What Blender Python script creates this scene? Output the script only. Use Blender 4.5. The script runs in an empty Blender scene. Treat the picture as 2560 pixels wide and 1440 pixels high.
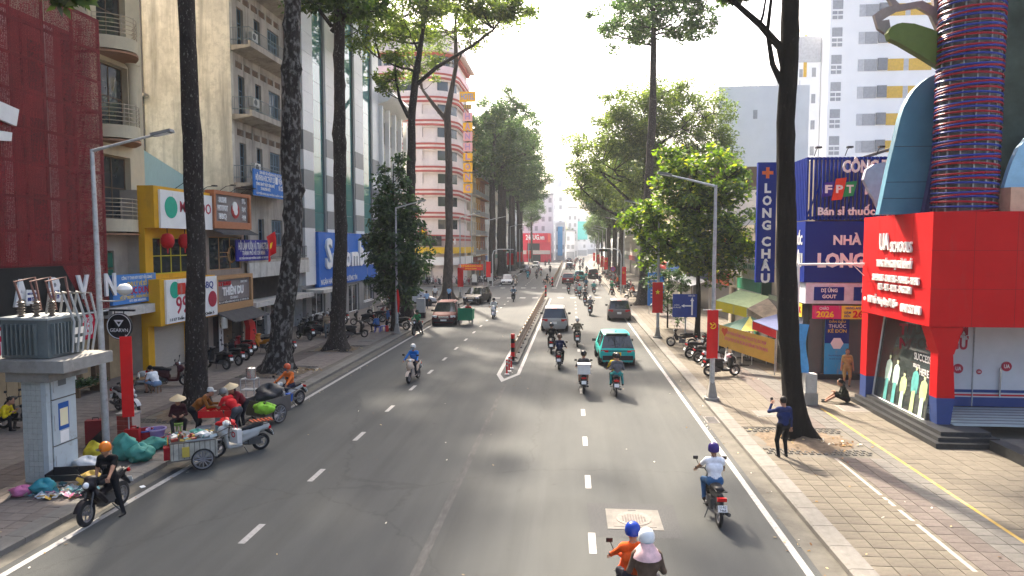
import bpy, math, random
import numpy as np
from mathutils import Vector as V, Matrix, Euler
R = math.radians
rnd = random.Random(7)
S = bpy.context.scene
COL = S.collection

# ---------------------------------------------------------------- camera, sky, sun, exposure
cd = bpy.data.cameras.new('camera'); cd.sensor_width = 36; cd.lens = 24.19; cd.clip_start = .1; cd.clip_end = 3000
cam = bpy.data.objects.new('camera', cd); COL.objects.link(cam)
cam.location = (0, 0, 6.2); cam.rotation_euler = (R(90-3.66), 0, R(4.91))
S.camera = cam
SUN_EL, SUN_AZ = 44., -21.          # azimuth clockwise from +Y (the street runs along +Y)
w = bpy.data.worlds.new('World'); S.world = w; w.use_nodes = True
nt = w.node_tree; bg = nt.nodes['Background']
sky = nt.nodes.new('ShaderNodeTexSky'); sky.sky_type = 'NISHITA'; sky.sun_disc = False
sky.sun_elevation = R(SUN_EL); sky.sun_rotation = R(SUN_AZ)
sky.air_density = .8; sky.dust_density = 8.0; sky.ozone_density = .6; sky.altitude = 0
nt.links.new(sky.outputs[0], bg.inputs[0]); bg.inputs[1].default_value = .15
sl = bpy.data.lights.new('sun', 'SUN'); sl.energy = 3.5; sl.angle = R(2.0); sl.color = (1, .87, .71)
so = bpy.data.objects.new('sun', sl); COL.objects.link(so)
sd = V((math.sin(R(SUN_AZ))*math.cos(R(SUN_EL)), math.cos(R(SUN_AZ))*math.cos(R(SUN_EL)), math.sin(R(SUN_EL))))
so.rotation_euler = sd.to_track_quat('Z', 'Y').to_euler()
vs = S.view_settings; vs.view_transform = 'Standard'; vs.look = 'None'; vs.gamma = 1; vs.use_curve_mapping = False
vs.exposure = 2.05
S.render.engine = 'CYCLES'; cy = S.cycles
cy.use_denoising = True; cy.max_bounces = 6; cy.diffuse_bounces = 3; cy.glossy_bounces = 3; cy.transmission_bounces = 4
cy.transparent_max_bounces = 8; cy.volume_bounces = 1; cy.caustics_reflective = False; cy.caustics_refractive = False
cy.use_adaptive_sampling = True; cy.adaptive_threshold = .015
cy.sample_clamp_indirect = 6

# ---------------------------------------------------------------- materials
MATS = {}
def N(nt, t, **k):
    n = nt.nodes.new(t)
    for a, b in k.items():
        if a in n.inputs: n.inputs[a].default_value = b
        else: setattr(n, a, b)
    return n
def noise(nt, scale, detail=4, rough=.6, stretch=None, coord='Object'):
    tc = nt.nodes.new('ShaderNodeTexCoord'); n = N(nt, 'ShaderNodeTexNoise', Scale=scale, Detail=detail, Roughness=rough)
    if stretch:
        mp = nt.nodes.new('ShaderNodeMapping'); mp.inputs['Scale'].default_value = stretch
        nt.links.new(tc.outputs[coord], mp.inputs[0]); nt.links.new(mp.outputs[0], n.inputs['Vector'])
    else: nt.links.new(tc.outputs[coord], n.inputs['Vector'])
    return n
def ramp(nt, src, a, b, ca, cb):
    r = nt.nodes.new('ShaderNodeValToRGB'); r.color_ramp.elements[0].position = a; r.color_ramp.elements[1].position = b
    r.color_ramp.elements[0].color = (*ca, 1); r.color_ramp.elements[1].color = (*cb, 1)
    nt.links.new(src, r.inputs[0]); return r
def mixc(nt, fac, a, b, mode='MIX'):
    m = nt.nodes.new('ShaderNodeMix'); m.data_type = 'RGBA'; m.blend_type = mode
    for s, v in ((m.inputs[0], fac), (m.inputs[6], a), (m.inputs[7], b)):
        if hasattr(v, 'links') or hasattr(v, 'is_output'): nt.links.new(v, s)
        elif isinstance(v, tuple): s.default_value = (*v, 1)
        else: s.default_value = v
    return m.outputs[2]
def mat(name, col, rough=.6, metal=0., var=.14, scale=3., bump=0., bscale=40., coat=0., rand=0., dirt=None, stretch=None, spec=.22, emit=0., alpha=1.):
    """plain coloured surface with procedural variation; dirt=(colour, amount, scale, stretch) adds stains"""
    if name in MATS: return MATS[name]
    m = bpy.data.materials.new(name); m.use_nodes = True; nt = m.node_tree; p = nt.nodes['Principled BSDF']
    p.inputs['Roughness'].default_value = rough; p.inputs['Metallic'].default_value = metal
    p.inputs['Coat Weight'].default_value = coat; p.inputs['Specular IOR Level'].default_value = spec
    c = tuple(col); lo = tuple(x*(1-var) for x in c); hi = tuple(min(1, x*(1+var)) for x in c)
    out = ramp(nt, noise(nt, scale, 5, .65, stretch).outputs[0], .3, .7, lo, hi).outputs[0]
    for dc, amt, ds, st in ([dirt] if dirt and not isinstance(dirt, list) else dirt or []):
        f = ramp(nt, noise(nt, ds, 6, .7, st).outputs[0], .62-.3*amt, .78, (0,)*3, (1,)*3)
        out = mixc(nt, f.outputs[0], out, dc)
    if rand:
        oi = nt.nodes.new('ShaderNodeObjectInfo'); hs = nt.nodes.new('ShaderNodeHueSaturation')
        mr = N(nt, 'ShaderNodeMapRange'); mr.inputs[3].default_value = 1-rand; mr.inputs[4].default_value = 1+rand
        nt.links.new(oi.outputs['Random'], mr.inputs[0]); nt.links.new(mr.outputs[0], hs.inputs['Value']); nt.links.new(out, hs.inputs['Color']); out = hs.outputs[0]
    nt.links.new(out, p.inputs['Base Color'])
    if bump:
        b = N(nt, 'ShaderNodeBump', Strength=bump, Distance=.02); nt.links.new(noise(nt, bscale, 6, .7, stretch).outputs[0], b.inputs['Height'])
        nt.links.new(b.outputs[0], p.inputs['Normal'])
    if emit:
        p.inputs['Emission Color'].default_value = (*c, 1); p.inputs['Emission Strength'].default_value = emit
    if alpha < 1: p.inputs['Alpha'].default_value = alpha
    MATS[name] = m; return m
def srgb(h):
    h = h.lstrip('#'); v = [int(h[i:i+2], 16)/255 for i in (0, 2, 4)]
    return tuple(x/12.92 if x <= .04045 else ((x+.055)/1.055)**2.4 for x in v)
def paint(h, rough=.45, coat=.12, var=.05):
    return mat('paint_'+h, srgb(h), rough, 0, var, 3, coat=coat, spec=.22)
def cloth(h): return mat('cloth_'+h, srgb(h), .9, 0, .22, 9, bump=.25, bscale=30, spec=.2)
def plast(h, rough=.45): return mat('plastic_'+h, srgb(h), rough, 0, .08, 5)
def sign(h): return mat('sign_'+h, srgb(h), .5, 0, .06, 1.2, dirt=((.35, .33, .3), .12, 2., (1, 1, .3)))

def leaf_mat(name, c1, c2, c3=None, tr=.45):
    m = bpy.data.materials.new(name); m.use_nodes = True; nt = m.node_tree; nt.nodes.remove(nt.nodes['Principled BSDF'])
    out = nt.nodes['Material Output']; g = nt.nodes.new('ShaderNodeNewGeometry')
    r = ramp(nt, g.outputs['Random Per Island'], 0, .9, c1, c2)
    if c3:
        e = r.color_ramp.elements.new(1.0); e.color = (*c3, 1)
    d = N(nt, 'ShaderNodeBsdfDiffuse'); t = N(nt, 'ShaderNodeBsdfTranslucent'); gl = N(nt, 'ShaderNodeBsdfGlossy', Roughness=.45)
    mx = N(nt, 'ShaderNodeMixShader', Fac=tr); mg = N(nt, 'ShaderNodeMixShader', Fac=.05); hs = N(nt, 'ShaderNodeHueSaturation', Value=2.1, Saturation=1.1)
    nt.links.new(r.outputs[0], d.inputs[0]); nt.links.new(r.outputs[0], hs.inputs['Color']); nt.links.new(hs.outputs[0], t.inputs[0])
    nt.links.new(d.outputs[0], mx.inputs[1]); nt.links.new(t.outputs[0], mx.inputs[2])
    nt.links.new(mx.outputs[0], mg.inputs[1]); nt.links.new(gl.outputs[0], mg.inputs[2]); nt.links.new(mg.outputs[0], out.inputs[0])
    return m
def bark_mat(name, base, patch, amt, ps=7, pst=(1.3, 1.3, .45)):
    m = bpy.data.materials.new(name); m.use_nodes = True; nt = m.node_tree; p = nt.nodes['Principled BSDF']; p.inputs['Roughness'].default_value = .95
    p.inputs['Specular IOR Level'].default_value = .15
    a = ramp(nt, noise(nt, 5, 6, .7, (1, 1, .35)).outputs[0], .3, .75, tuple(x*.55 for x in base), tuple(x*1.5 for x in base)).outputs[0]
    f = ramp(nt, noise(nt, ps, 5, .6, pst).outputs[0], .62-amt, .70-amt*.6, (0,)*3, (1,)*3)
    o = mixc(nt, f.outputs[0], a, patch); nt.links.new(o, p.inputs['Base Color'])
    b = N(nt, 'ShaderNodeBump', Strength=.9, Distance=.06); nt.links.new(noise(nt, 11, 7, .75, (1, 1, .3)).outputs[0], b.inputs['Height']); nt.links.new(b.outputs[0], p.inputs['Normal'])
    return m
def glass_mat(name, col, rough=.04, see=0.):
    m = mat(name, col, rough, 0, .1, .6, spec=.9)
    if see:
        nt = m.node_tree; p = nt.nodes['Principled BSDF']; t = N(nt, 'ShaderNodeBsdfTransparent'); t.inputs[0].default_value = (.86, .92, .9, 1)
        mx = N(nt, 'ShaderNodeMixShader', Fac=see); nt.links.new(p.outputs[0], mx.inputs[1]); nt.links.new(t.outputs[0], mx.inputs[2])
        nt.links.new(mx.outputs[0], nt.nodes['Material Output'].inputs[0])
    return m
def screen_mat(name, col, see):
    """woven metal screen: fine diamond holes, too small to model"""
    m = mat(name, col, .6, .1, .25, 1.2); nt = m.node_tree; p = nt.nodes['Principled BSDF']
    tc = nt.nodes.new('ShaderNodeTexCoord'); mp = nt.nodes.new('ShaderNodeMapping'); mp.inputs['Scale'].default_value = (1, 14, 22)
    vo = N(nt, 'ShaderNodeTexVoronoi', Scale=1.); vo.inputs['Randomness'].default_value = .2
    nt.links.new(tc.outputs['Object'], mp.inputs[0]); nt.links.new(mp.outputs[0], vo.inputs['Vector'])
    r = ramp(nt, vo.outputs['Distance'], see-.06, see+.06, (1,)*3, (0,)*3)
    t = N(nt, 'ShaderNodeBsdfTransparent'); mx = N(nt, 'ShaderNodeMixShader'); nt.links.new(r.outputs[0], mx.inputs[0])
    nt.links.new(p.outputs[0], mx.inputs[1]); nt.links.new(t.outputs[0], mx.inputs[2]); nt.links.new(mx.outputs[0], nt.nodes['Material Output'].inputs[0])
    return m
def asphalt_mat():
    m = bpy.data.materials.new('asphalt'); m.use_nodes = True; nt = m.node_tree; p = nt.nodes['Principled BSDF']; p.inputs['Roughness'].default_value = .85
    p.inputs['Specular IOR Level'].default_value = .25
    o = ramp(nt, noise(nt, 55, 5, .85).outputs[0], .3, .72, (.04, .0445, .0445), (.104, .110, .108)).outputs[0]
    for sc, st, a, b, lo, hi in ((.35, (1, .35, 1), .3, .72, (.76, .77, .79), (1.15, 1.12, 1.07)), (1.1, (1, .04, 1), .35, .7, (.84,)*3, (1.08,)*3), (.9, (1, .02, 1), .55, .75, (1,)*3, (.82, .82, .83)), (1.8, None, .68, .73, (1,)*3, (.74, .74, .76)), (7, None, .72, .76, (1,)*3, (.7, .7, .7)), (9, None, .25, .29, (1.25, 1.25, 1.22), (1,)*3)):
        o = mixc(nt, 1., o, ramp(nt, noise(nt, sc, 5, .6, st).outputs[0], a, b, lo, hi).outputs[0], 'MULTIPLY')
    tc = nt.nodes.new('ShaderNodeTexCoord'); wn = noise(nt, 1.5, 4, .7); va = N(nt, 'ShaderNodeVectorMath', operation='MULTIPLY_ADD'); va.inputs[1].default_value = (.9, .9, 0); nt.links.new(wn.outputs[1], va.inputs[0]); nt.links.new(tc.outputs['Object'], va.inputs[2])
    vo = N(nt, 'ShaderNodeTexVoronoi', Scale=.09, feature='DISTANCE_TO_EDGE'); nt.links.new(va.outputs[0], vo.inputs['Vector'])
    o = mixc(nt, 1., o, ramp(nt, vo.outputs['Distance'], .0006, .002, (.8, .8, .8), (1,)*3).outputs[0], 'MULTIPLY'); nt.links.new(o, p.inputs['Base Color'])
    bm = N(nt, 'ShaderNodeBump', Strength=.5, Distance=.012); nt.links.new(noise(nt, 90, 4, .85).outputs[0], bm.inputs['Height']); nt.links.new(bm.outputs[0], p.inputs['Normal'])
    return m

# ---------------------------------------------------------------- mesh helpers
class MB:
    def __init__(s): s.v = []; s.f = []; s.m = []
    def add(s, vs, fs, mi=0):
        o = len(s.v); s.v += [tuple(p) for p in vs]; s.f += [tuple(i+o for i in f) for f in fs]; s.m += [mi]*len(fs); return s
    def box(s, x0, x1, y0, y1, z0, z1, mi=0):
        return s.add([(x, y, z) for z in (z0, z1) for y in (y0, y1) for x in (x0, x1)],
                     [(0, 2, 3, 1), (4, 5, 7, 6), (0, 1, 5, 4), (2, 6, 7, 3), (0, 4, 6, 2), (1, 3, 7, 5)], mi)
    def cbox(s, c, d, rot=(0, 0, 0), mi=0, taper=1.):
        M = Euler(rot).to_matrix(); c = V(c); vs = []
        for z in (-1, 1):
            t = taper if z > 0 else 1
            for y in (-1, 1):
                for x in (-1, 1): vs.append(c+M @ V((x*d[0]/2*t, y*d[1]/2*t, z*d[2]/2)))
        return s.add(vs, [(0, 2, 3, 1), (4, 5, 7, 6), (0, 1, 5, 4), (2, 6, 7, 3), (0, 4, 6, 2), (1, 3, 7, 5)], mi)
    def tube(s, pts, r, n=6, mi=0, cap=True, sx=1.):
        pts = [V(p) for p in pts]; k = len(pts); rs = r if isinstance(r, (list, tuple)) else [r]*k
        o = len(s.v); up = None
        for i, p in enumerate(pts):
            d = (pts[min(i+1, k-1)]-pts[max(i-1, 0)]).normalized()
            if up is None: up = V((1, 0, 0)) if abs(d.x) < .9 else V((0, 1, 0))
            a = (up-d*up.dot(d)).normalized(); b = d.cross(a); up = a
            for j in range(n):
                t = 2*math.pi*j/n; s.v.append(tuple(p+(a*math.cos(t)*sx+b*math.sin(t))*rs[i]))
        for i in range(k-1):
            for j in range(n): s.f.append((o+i*n+j, o+i*n+(j+1) % n, o+(i+1)*n+(j+1) % n, o+(i+1)*n+j)); s.m.append(mi)
        if cap: s.f += [tuple(o+j for j in reversed(range(n))), tuple(o+(k-1)*n+j for j in range(n))]; s.m += [mi, mi]
        return s
    def cyl(s, p0, p1, r0, r1=None, n=12, mi=0): return s.tube([p0, p1], [r0, r0 if r1 is None else r1], n, mi)
    def lathe(s, prof, n=16, c=(0, 0, 0), mi=0, M=None, mis=None):
        o = len(s.v); c = V(c)
        for r, z in prof:
            for j in range(n):
                t = 2*math.pi*j/n; p = V((r*math.cos(t), r*math.sin(t), z)); s.v.append(tuple(c+(M @ p if M else p)))
        for i in range(len(prof)-1):
            for j in range(n): s.f.append((o+i*n+j, o+i*n+(j+1) % n, o+(i+1)*n+(j+1) % n, o+(i+1)*n+j)); s.m.append(mis[i] if mis else mi)
        return s
    def prism(s, poly, d0, d1, axis='y', mi=0):
        n = len(poly); f = {'y': lambda a, b, d: (a, d, b), 'x': lambda a, b, d: (d, a, b), 'z': lambda a, b, d: (a, b, d)}[axis]
        vs = [f(a, b, d0) for a, b in poly]+[f(a, b, d1) for a, b in poly]
        return s.add(vs, [tuple(reversed(range(n))), tuple(range(n, 2*n))]+[(i, (i+1) % n, n+(i+1) % n, n+i) for i in range(n)], mi)
    def mesh(s, name, mats, smooth=None):
        me = bpy.data.meshes.new(name); me.from_pydata(s.v, [], s.f)
        for m in mats if isinstance(mats, (list, tuple)) else [mats]: me.materials.append(m)
        if len(me.materials) > 1: me.polygons.foreach_set('material_index', s.m)
        fix_normals(me)
        if smooth is not None:
            me.polygons.foreach_set('use_smooth', [True]*len(me.polygons)); me.set_sharp_from_angle(angle=R(smooth))
        me.update(); return me
    def build(s, name, mats, parent=None, smooth=None, loc=None):
        return link(name, s.mesh(name, mats, smooth), parent, loc)
import bmesh
def fix_normals(me):
    b = bmesh.new(); b.from_mesh(me); bmesh.ops.recalc_face_normals(b, faces=b.faces); b.to_mesh(me); b.free()
def link(name, data, parent=None, loc=None, rot=None):
    o = bpy.data.objects.new(name, data); COL.objects.link(o)
    if loc is not None: o.location = loc
    if rot is not None: o.rotation_euler = rot
    if parent is not None:
        o.parent = parent
        r = parent
        while r.parent: r = r.parent
        if r.get('wp'): o.matrix_parent_inverse = Matrix.Translation(-V(r.location)) if r is parent else Matrix.Translation(V((0, 0, 0)))
    return o
def tag(o, label, cat, group=None):
    o['label'] = label; o['category'] = cat
    if group: o['group'] = group
    return o
def thing(name, label, cat, loc=(0, 0, 0), rz=0, group=None, wp=False):
    """an Empty at the base of a thing; wp: its parts are given in street coordinates"""
    o = bpy.data.objects.new(name, None); COL.objects.link(o); o.location = loc; o.rotation_euler = (0, 0, rz); o.empty_display_size = .2
    if wp: o['wp'] = 1
    return tag(o, label, cat, group)
def struct(o, kind='structure'): o['kind'] = kind; return o
CH = {}
def kids(o):
    return [c for c in COL.objects if c.parent == o] if o.name not in CH else CH[o.name]
def proto_done(o):
    ch = [c for c in COL.objects if c.parent == o]; CH[o.name] = ch
    for c in ch: CH[c.name] = [d for d in COL.objects if d.parent == c]
    return o
def copy_tree(o, loc=None, rot=None, label=None, group=None, parent=None, scale=None):
    c = o.copy(); COL.objects.link(c); c.parent = parent; CH[c.name] = []
    if loc is not None: c.location = loc
    if rot is not None: c.rotation_euler = rot
    if scale is not None: c.scale = scale
    if label: c['label'] = label
    if group: c['group'] = group
    for k in CH.get(o.name, ()): CH[c.name].append(copy_tree(k, parent=c))
    return c
def setmat(o, i, m):
    o.material_slots[i].link = 'OBJECT'; o.material_slots[i].material = m
FIT = []
ROT = {'R': (R(90), 0, R(90)), 'L': (R(90), 0, R(-90)), 'C': (R(90), 0, 0), 'U': (0, 0, 0)}
def text(parent, body, loc, size, m, face='C', w=None, ext=.008, bold=.012, rot=None, align='CENTER', name='lettering', spacing=1.):
    body = body.replace('Đ', '\u00d0')
    c = bpy.data.curves.new(name, 'FONT'); c.body = body; c.size = size*1.38; c.align_x = align; c.align_y = 'CENTER'; c.extrude = ext
    c.offset = bold*size; c.resolution_u = 2; c.materials.append(m); c.space_character = spacing
    o = link(name, c, parent, loc, rot or ROT[face]); FIT.append((o, w)); return o
def fit_text():
    """turn every text into a plain mesh, stretched to its width on the sign"""
    bpy.context.view_layer.update(); dg = bpy.context.evaluated_depsgraph_get()
    for o, w in FIT:
        me = bpy.data.meshes.new_from_object(o.evaluated_get(dg)); d = max((v.co.x for v in me.vertices), default=0)-min((v.co.x for v in me.vertices), default=0)
        n = bpy.data.objects.new('lettering', me); COL.objects.link(n); n.location = o.location; n.rotation_euler = o.rotation_euler
        n.parent = o.parent; n.matrix_parent_inverse = o.matrix_parent_inverse
        if w and d > 1e-4: n.scale.x = w/d
        bpy.data.objects.remove(o)
# ---------------------------------------------------------------- common materials
ASPH = asphalt_mat()
CONC = mat('concrete', (.27, .262, .24), .9, var=.2, scale=2., bump=.3, bscale=30, dirt=((.17, .16, .14), .3, 1.5, None))
KERB = mat('kerb_concrete', (.17, .163, .147), .9, var=.18, scale=3, bump=.4, bscale=25, rand=.1, dirt=((.13, .12, .105), .4, 2.0, None))
GUT = mat('gutter_concrete', (.12, .113, .096), .95, var=.25, scale=2., bump=.3, dirt=((.13, .12, .1), .4, 1.2, (1, .2, 1)))
JOINT = mat('joint_dirt', (.13, .12, .1), .95)
WLINE = mat('road_paint', (.36, .355, .34), .7, var=.12, scale=6, dirt=((.17, .17, .165), .6, 9., None))
YLINE = mat('yellow_paint', (.4, .27, .06), .8, var=.2, scale=5, dirt=((.36, .32, .25), .45, 3., None))
TILE_B = mat('tile_beige', (.135, .119, .093), .9, var=.16, scale=5, bump=.5, bscale=60, rand=.1, dirt=((.1, .088, .072), .4, .9, None))
TILE_P = mat('tile_pink', (.118, .1, .089), .9, var=.16, scale=5, bump=.5, bscale=60, rand=.12, dirt=((.13, .11, .1), .35, 1.1, None))
TILE_G = mat('tile_grey', (.13, .124, .112), .9, var=.16, scale=5, bump=.4, bscale=60, rand=.1, dirt=((.13, .12, .11), .35, 1.1, None))
TILE_L = mat('tile_left', (.175, .152, .133), .9, var=.18, scale=4, bump=.4, bscale=50, rand=.13, dirt=((.18, .16, .14), .35, 1.1, None))
STEEL = mat('galvanised', (.42, .44, .45), .5, .35, var=.2, scale=8, dirt=((.25, .23, .2), .2, 6, None))
DARK = mat('dark_metal', (.03, .03, .032), .5, .2)
BLACK = mat('black_plastic', (.018, .018, .02), .45)
RUBBER = mat('tyre_rubber', (.02, .02, .021), .85)
CHROME = mat('bright_metal', (.6, .6, .6), .25, .9)
WHITE = mat('white_paint', (.78, .78, .76), .5, var=.06)
LET = mat('letter_white', (.8, .8, .79), .45, var=.03)
LETR = mat('letter_red', (.55, .02, .03), .45); LETK = mat('letter_black', (.02, .02, .02), .5); LETY = mat('letter_yellow', (.8, .55, .05), .5); LETN = mat('letter_navy', (.03, .05, .25), .5)
GLASS = glass_mat('window_glass', (.035, .042, .045)); GLASSG = glass_mat('green_glass', (.09, .22, .21), .03)
GLASSV = glass_mat('shop_glass', (.05, .06, .06), .03, .55)
REDB = mat('banner_red', (.62, .012, .014), .7, var=.08); STARY = mat('banner_yellow', (.85, .6, .02), .6)
SOIL = mat('soil', (.15, .115, .08), 1., var=.4, scale=5, bump=.8, bscale=20)
RUST = mat('rusty_roof', (.14, .13, .12), .9, var=.3)

# ---------------------------------------------------------------- ground, road, pavements
g = MB(); g.add([(-900, -60, -.06), (900, -60, -.06), (900, 1500, -.06), (-900, 1500, -.06)], [(0, 1, 2, 3)])
struct(g.build('ground', mat('city_ground', (.2, .19, .18), .95, scale=.05)))
road = MB()
road.add([(-11.2, -20, 0), (5.1, -20, 0), (5.1, 78, 0), (5.1, 99, 0), (5.1, 226, 0), (22, 560, 0), (6, 560, 0), (-11.2, 226, 0), (-11.2, 99, 0), (-60, 99, 0), (-60, 79.5, 0), (-11.2, 79.5, 0)],
         [(0, 1, 2, 11), (11, 2, 3, 8), (8, 3, 4, 7), (7, 4, 5, 6), (10, 11, 8, 9)])
road = struct(road.build('road', ASPH))
def strip(name, x0, x1, y0, y1, m, z=.004, parent=road):
    return MB().add([(x0, y0, z), (x1, y0, z), (x1, y1, z), (x0, y1, z)], [(0, 1, 2, 3)]).build(name, m, parent)
def patch(name, pts, m, z, parent=road): return MB().add([(x, y, z) for x, y in pts], [tuple(range(len(pts)))]).build(name, m, parent)
# gutters and edge lines
strip('gutter', -11.25, -10.85, -20, 78, GUT, .004); strip('gutter', 4.72, 5.2, -20, 226, GUT, .004)
strip('edge_line', -10.66, -10.5, -20, 77.3, WLINE, .008); strip('edge_line', 4.42, 4.57, -20, 76, WLINE, .008)
strip('edge_line', -10.66, -10.5, 101, 226, WLINE, .008); strip('edge_line', 4.42, 4.57, 101, 226, WLINE, .008)
dash = MB().add([(-.075, -.5, 0), (.075, -.5, 0), (.075, .5, 0), (-.075, .5, 0)], [(0, 1, 2, 3)]).mesh('lane_dash', WLINE)
for i in range(18):
    link('lane_dash', dash, road, (-6.78, 10.1+3.755*i, .008)); link('lane_dash', dash, road, (.47, 10.3+3.71*i, .008))
for i in range(30):
    link('lane_dash', dash, road, (-6.78, 103+4*i, .008)); link('lane_dash', dash, road, (.9, 103+4*i, .008))
zeb = MB().add([(-.34, -.6, 0), (.34, -.6, 0), (.34, .6, 0), (-.34, .6, 0)], [(0, 1, 2, 3)]).mesh('crossing_bar', WLINE)
for i in range(10):
    x = -9.9+1.45*i
    if not -4 < x < -2.2: link('crossing_bar', zeb, road, (x, 78.2+.2*i, .009))
    link('crossing_bar', zeb, road, (x+.3, 96.5+.1*i, .009))
# repaired asphalt strips and a darker lane
strip('asphalt_patch', -2.98, -2.8, -20, 30.3, mat('asphalt_patch', (.088, .088, .084), .9, var=.35, scale=8, stretch=(1, .2, 1), dirt=((.07, .072, .072), .7, 2, None)), .003)
PAT = mat('asphalt_dark', (.066, .068, .069), .9, var=.3, scale=30)
patch('asphalt_patch', [(.45, 14.35), (2.4, 14.35), (2.45, 16.3), (.4, 16.25)], PAT, .003)
# pavements
def pavement(name, pts, parent=None):
    m = MB().prism(pts, -.05, .10, 'z'); return struct(m.build(name, JOINT))
pvR = pavement('pavement_right', [(5.4, -20), (60, -20), (60, 226), (5.4, 226)])
pvL = pavement('pavement_left', [(-11.45, -20), (-11.45, 76.3), (-13.2, 79.4), (-60, 79.4), (-60, -20)])
pvF = pavement('pavement_far_left', [(-11.45, 103), (-13.5, 99.1), (-60, 99.1), (-60, 226), (-11.45, 226)])
kst = MB().prism([(0, .0), (0, .13), (.06, .15), (.46, .155), (.46, 0)], -.492, .492, 'y').mesh('kerb_stone', KERB)
for i in range(82):
    y = 8.5+i
    if y < 76.5: link('kerb_stone', kst, pvL, (-11.25, y, -.01), (0, 0, R(180)))
    link('kerb_stone', kst, pvR, (5.2, y, -.01))
b = MB()
for i in range(130):
    b.box(5.2, 5.66, 90.6+i, 91.58+i, 0, .145)
    if i > 10: b.box(-11.71, -11.25, 92.6+i, 93.58+i, 0, .145)
struct(b.build('kerb_run', KERB, pvR), 'stuff')
tl = MB().prism([(-.192, -.192), (.192, -.192), (.192, .192), (-.192, .192)], 0, .022, 'z')
tl.add([(-.1, -.1, .026), (.1, -.1, .026), (.1, .1, .026), (-.1, .1, .026), (-.17, -.17, .0225), (.17, -.17, .0225), (.17, .17, .0225), (-.17, .17, .0225)], [(0, 1, 2, 3), (4, 5, 1, 0), (5, 6, 2, 1), (6, 7, 3, 2), (7, 4, 0, 3)])
tms = {k: tl.mesh('paving_tile', m) for k, m in dict(b=TILE_B, p=TILE_P, g=TILE_G, l=TILE_L).items()}
def kindR(x): return 'b' if x < 7.5 else 'p' if x < 8.55 else 'g' if x < 9.1 else 'b'
def hole(x, y, hs): return any(a < x < b and c < y < d for a, b, c, d in hs)
HR = [(5.7, 8.75, 20.2, 23.2), (6.2, 8.2, 67.6, 71.5)]
HL = [(-14.9, -12.3, 21.9, 25.2), (-15.3, -12.3, 29.8, 33.2), (-14.9, -12.2, 37.2, 40.2), (-14.7, -12.7, 55, 58), (-14.6, -12.2, 72.5, 75.5)]
def tiles(pv, x0, nx, y0, ny, kf, hs, par):
    for j in range(ny):
        for i in range(nx):
            x = x0+.4*i; y = y0+.4*j
            if hole(x, y, hs): continue
            link('paving_tile', tms[kf(x)], pv, (x, y, .098+rnd.uniform(-.002, .003)), (rnd.uniform(-.006, .006), rnd.uniform(-.006, .006), 0))
def tile_rest(name, pv, x0, x1, y0, y1, kf, hs, skip, stepy=.4):
    bs = {}
    nx = int((x1-x0)/.4); ny = int((y1-y0)/stepy)
    for j in range(ny):
        for i in range(nx):
            x = x0+.4*i+.2; y = y0+stepy*j+stepy/2
            if hole(x, y, hs) or hole(x, y, skip): continue
            z = .119+rnd.uniform(-.003, .004); k = kf(x)
            bs.setdefault(k, MB()).box(x-.193, x+.193, y-stepy/2+.007, y+stepy/2-.007, .095, z)
    for k, b in bs.items(): struct(b.build(name, dict(b=TILE_B, p=TILE_P, g=TILE_G, l=TILE_L)[k], pv), 'stuff')
tiles(pvR, 5.87, 12, 10.6, 25, kindR, HR, None)
tile_rest('paving_field', pvR, 5.67, 13.3, 10.4, 50, kindR, HR, [(5.6, 10.45, 10.3, 20.45)])
tile_rest('paving_field', pvR, 5.67, 13.3, 50, 100, kindR, HR, [], 1.)
kl = lambda x: 'p' if -15.4 < x < -14.2 else 'l'
tiles(pvL, -15.5, 10, 13.2, 30, kl, HL, None)
tile_rest('paving_field', pvL, -20.9, -11.7, 11, 50, kl, HL, [(-15.71, -11.69, 12.95, 25.05)])
tile_rest('paving_field', pvL, -20.9, -13.2, 50, 78, kl, HL, [], 1.)
tile_rest('paving_field', pvF, -20.9, -11.7, 100, 150, kl, [], [], 1.)
strip('pavement_line', 7.47, 7.56, 10, 19.9, mat('faded_white', (.34, .31, .27), .9, var=.2, scale=8), .1265, pvR)
strip('pavement_line', 9.2, 9.29, 10, 26, YLINE, .1265, pvR)
for hs, pv in ((HR, pvR), (HL, pvL)):
    for a, b_, c, d in hs:
        # soil mound with grass-grid concrete blocks round it
        s = MB(); n = 16
        for i in range(n+1):
            for j in range(n+1):
                x = a+(b_-a)*i/n; y = c+(d-c)*j/n; r = math.hypot((x-(a+b_)/2)/(b_-a), (y-(c+d)/2)/(d-c))
                s.v.append((x, y, .085+max(0, .17*(1-r*2.1))+rnd.uniform(-.012, .02)))
        for i in range(n):
            for j in range(n): s.f.append((i*(n+1)+j, (i+1)*(n+1)+j, (i+1)*(n+1)+j+1, i*(n+1)+j+1)); s.m.append(0)
        s.build('soil_bed', SOIL, pv, 80)
        if c < 50:
            bl = MB()
            for q in range(40):
                for e in range(3):
                    for sy in (c+.13+e*.2, d-.13-e*.2):
                        x = a+.1+q*.2+(.1 if e % 2 else 0)
                        if x > b_-.05: continue
                        for ang in (45, -45): bl.cbox((x, sy, .117), (.16, .03, .02), (0, 0, R(ang)))
            struct(bl.build('grid_paver', TILE_G, pv), 'stuff')
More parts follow.
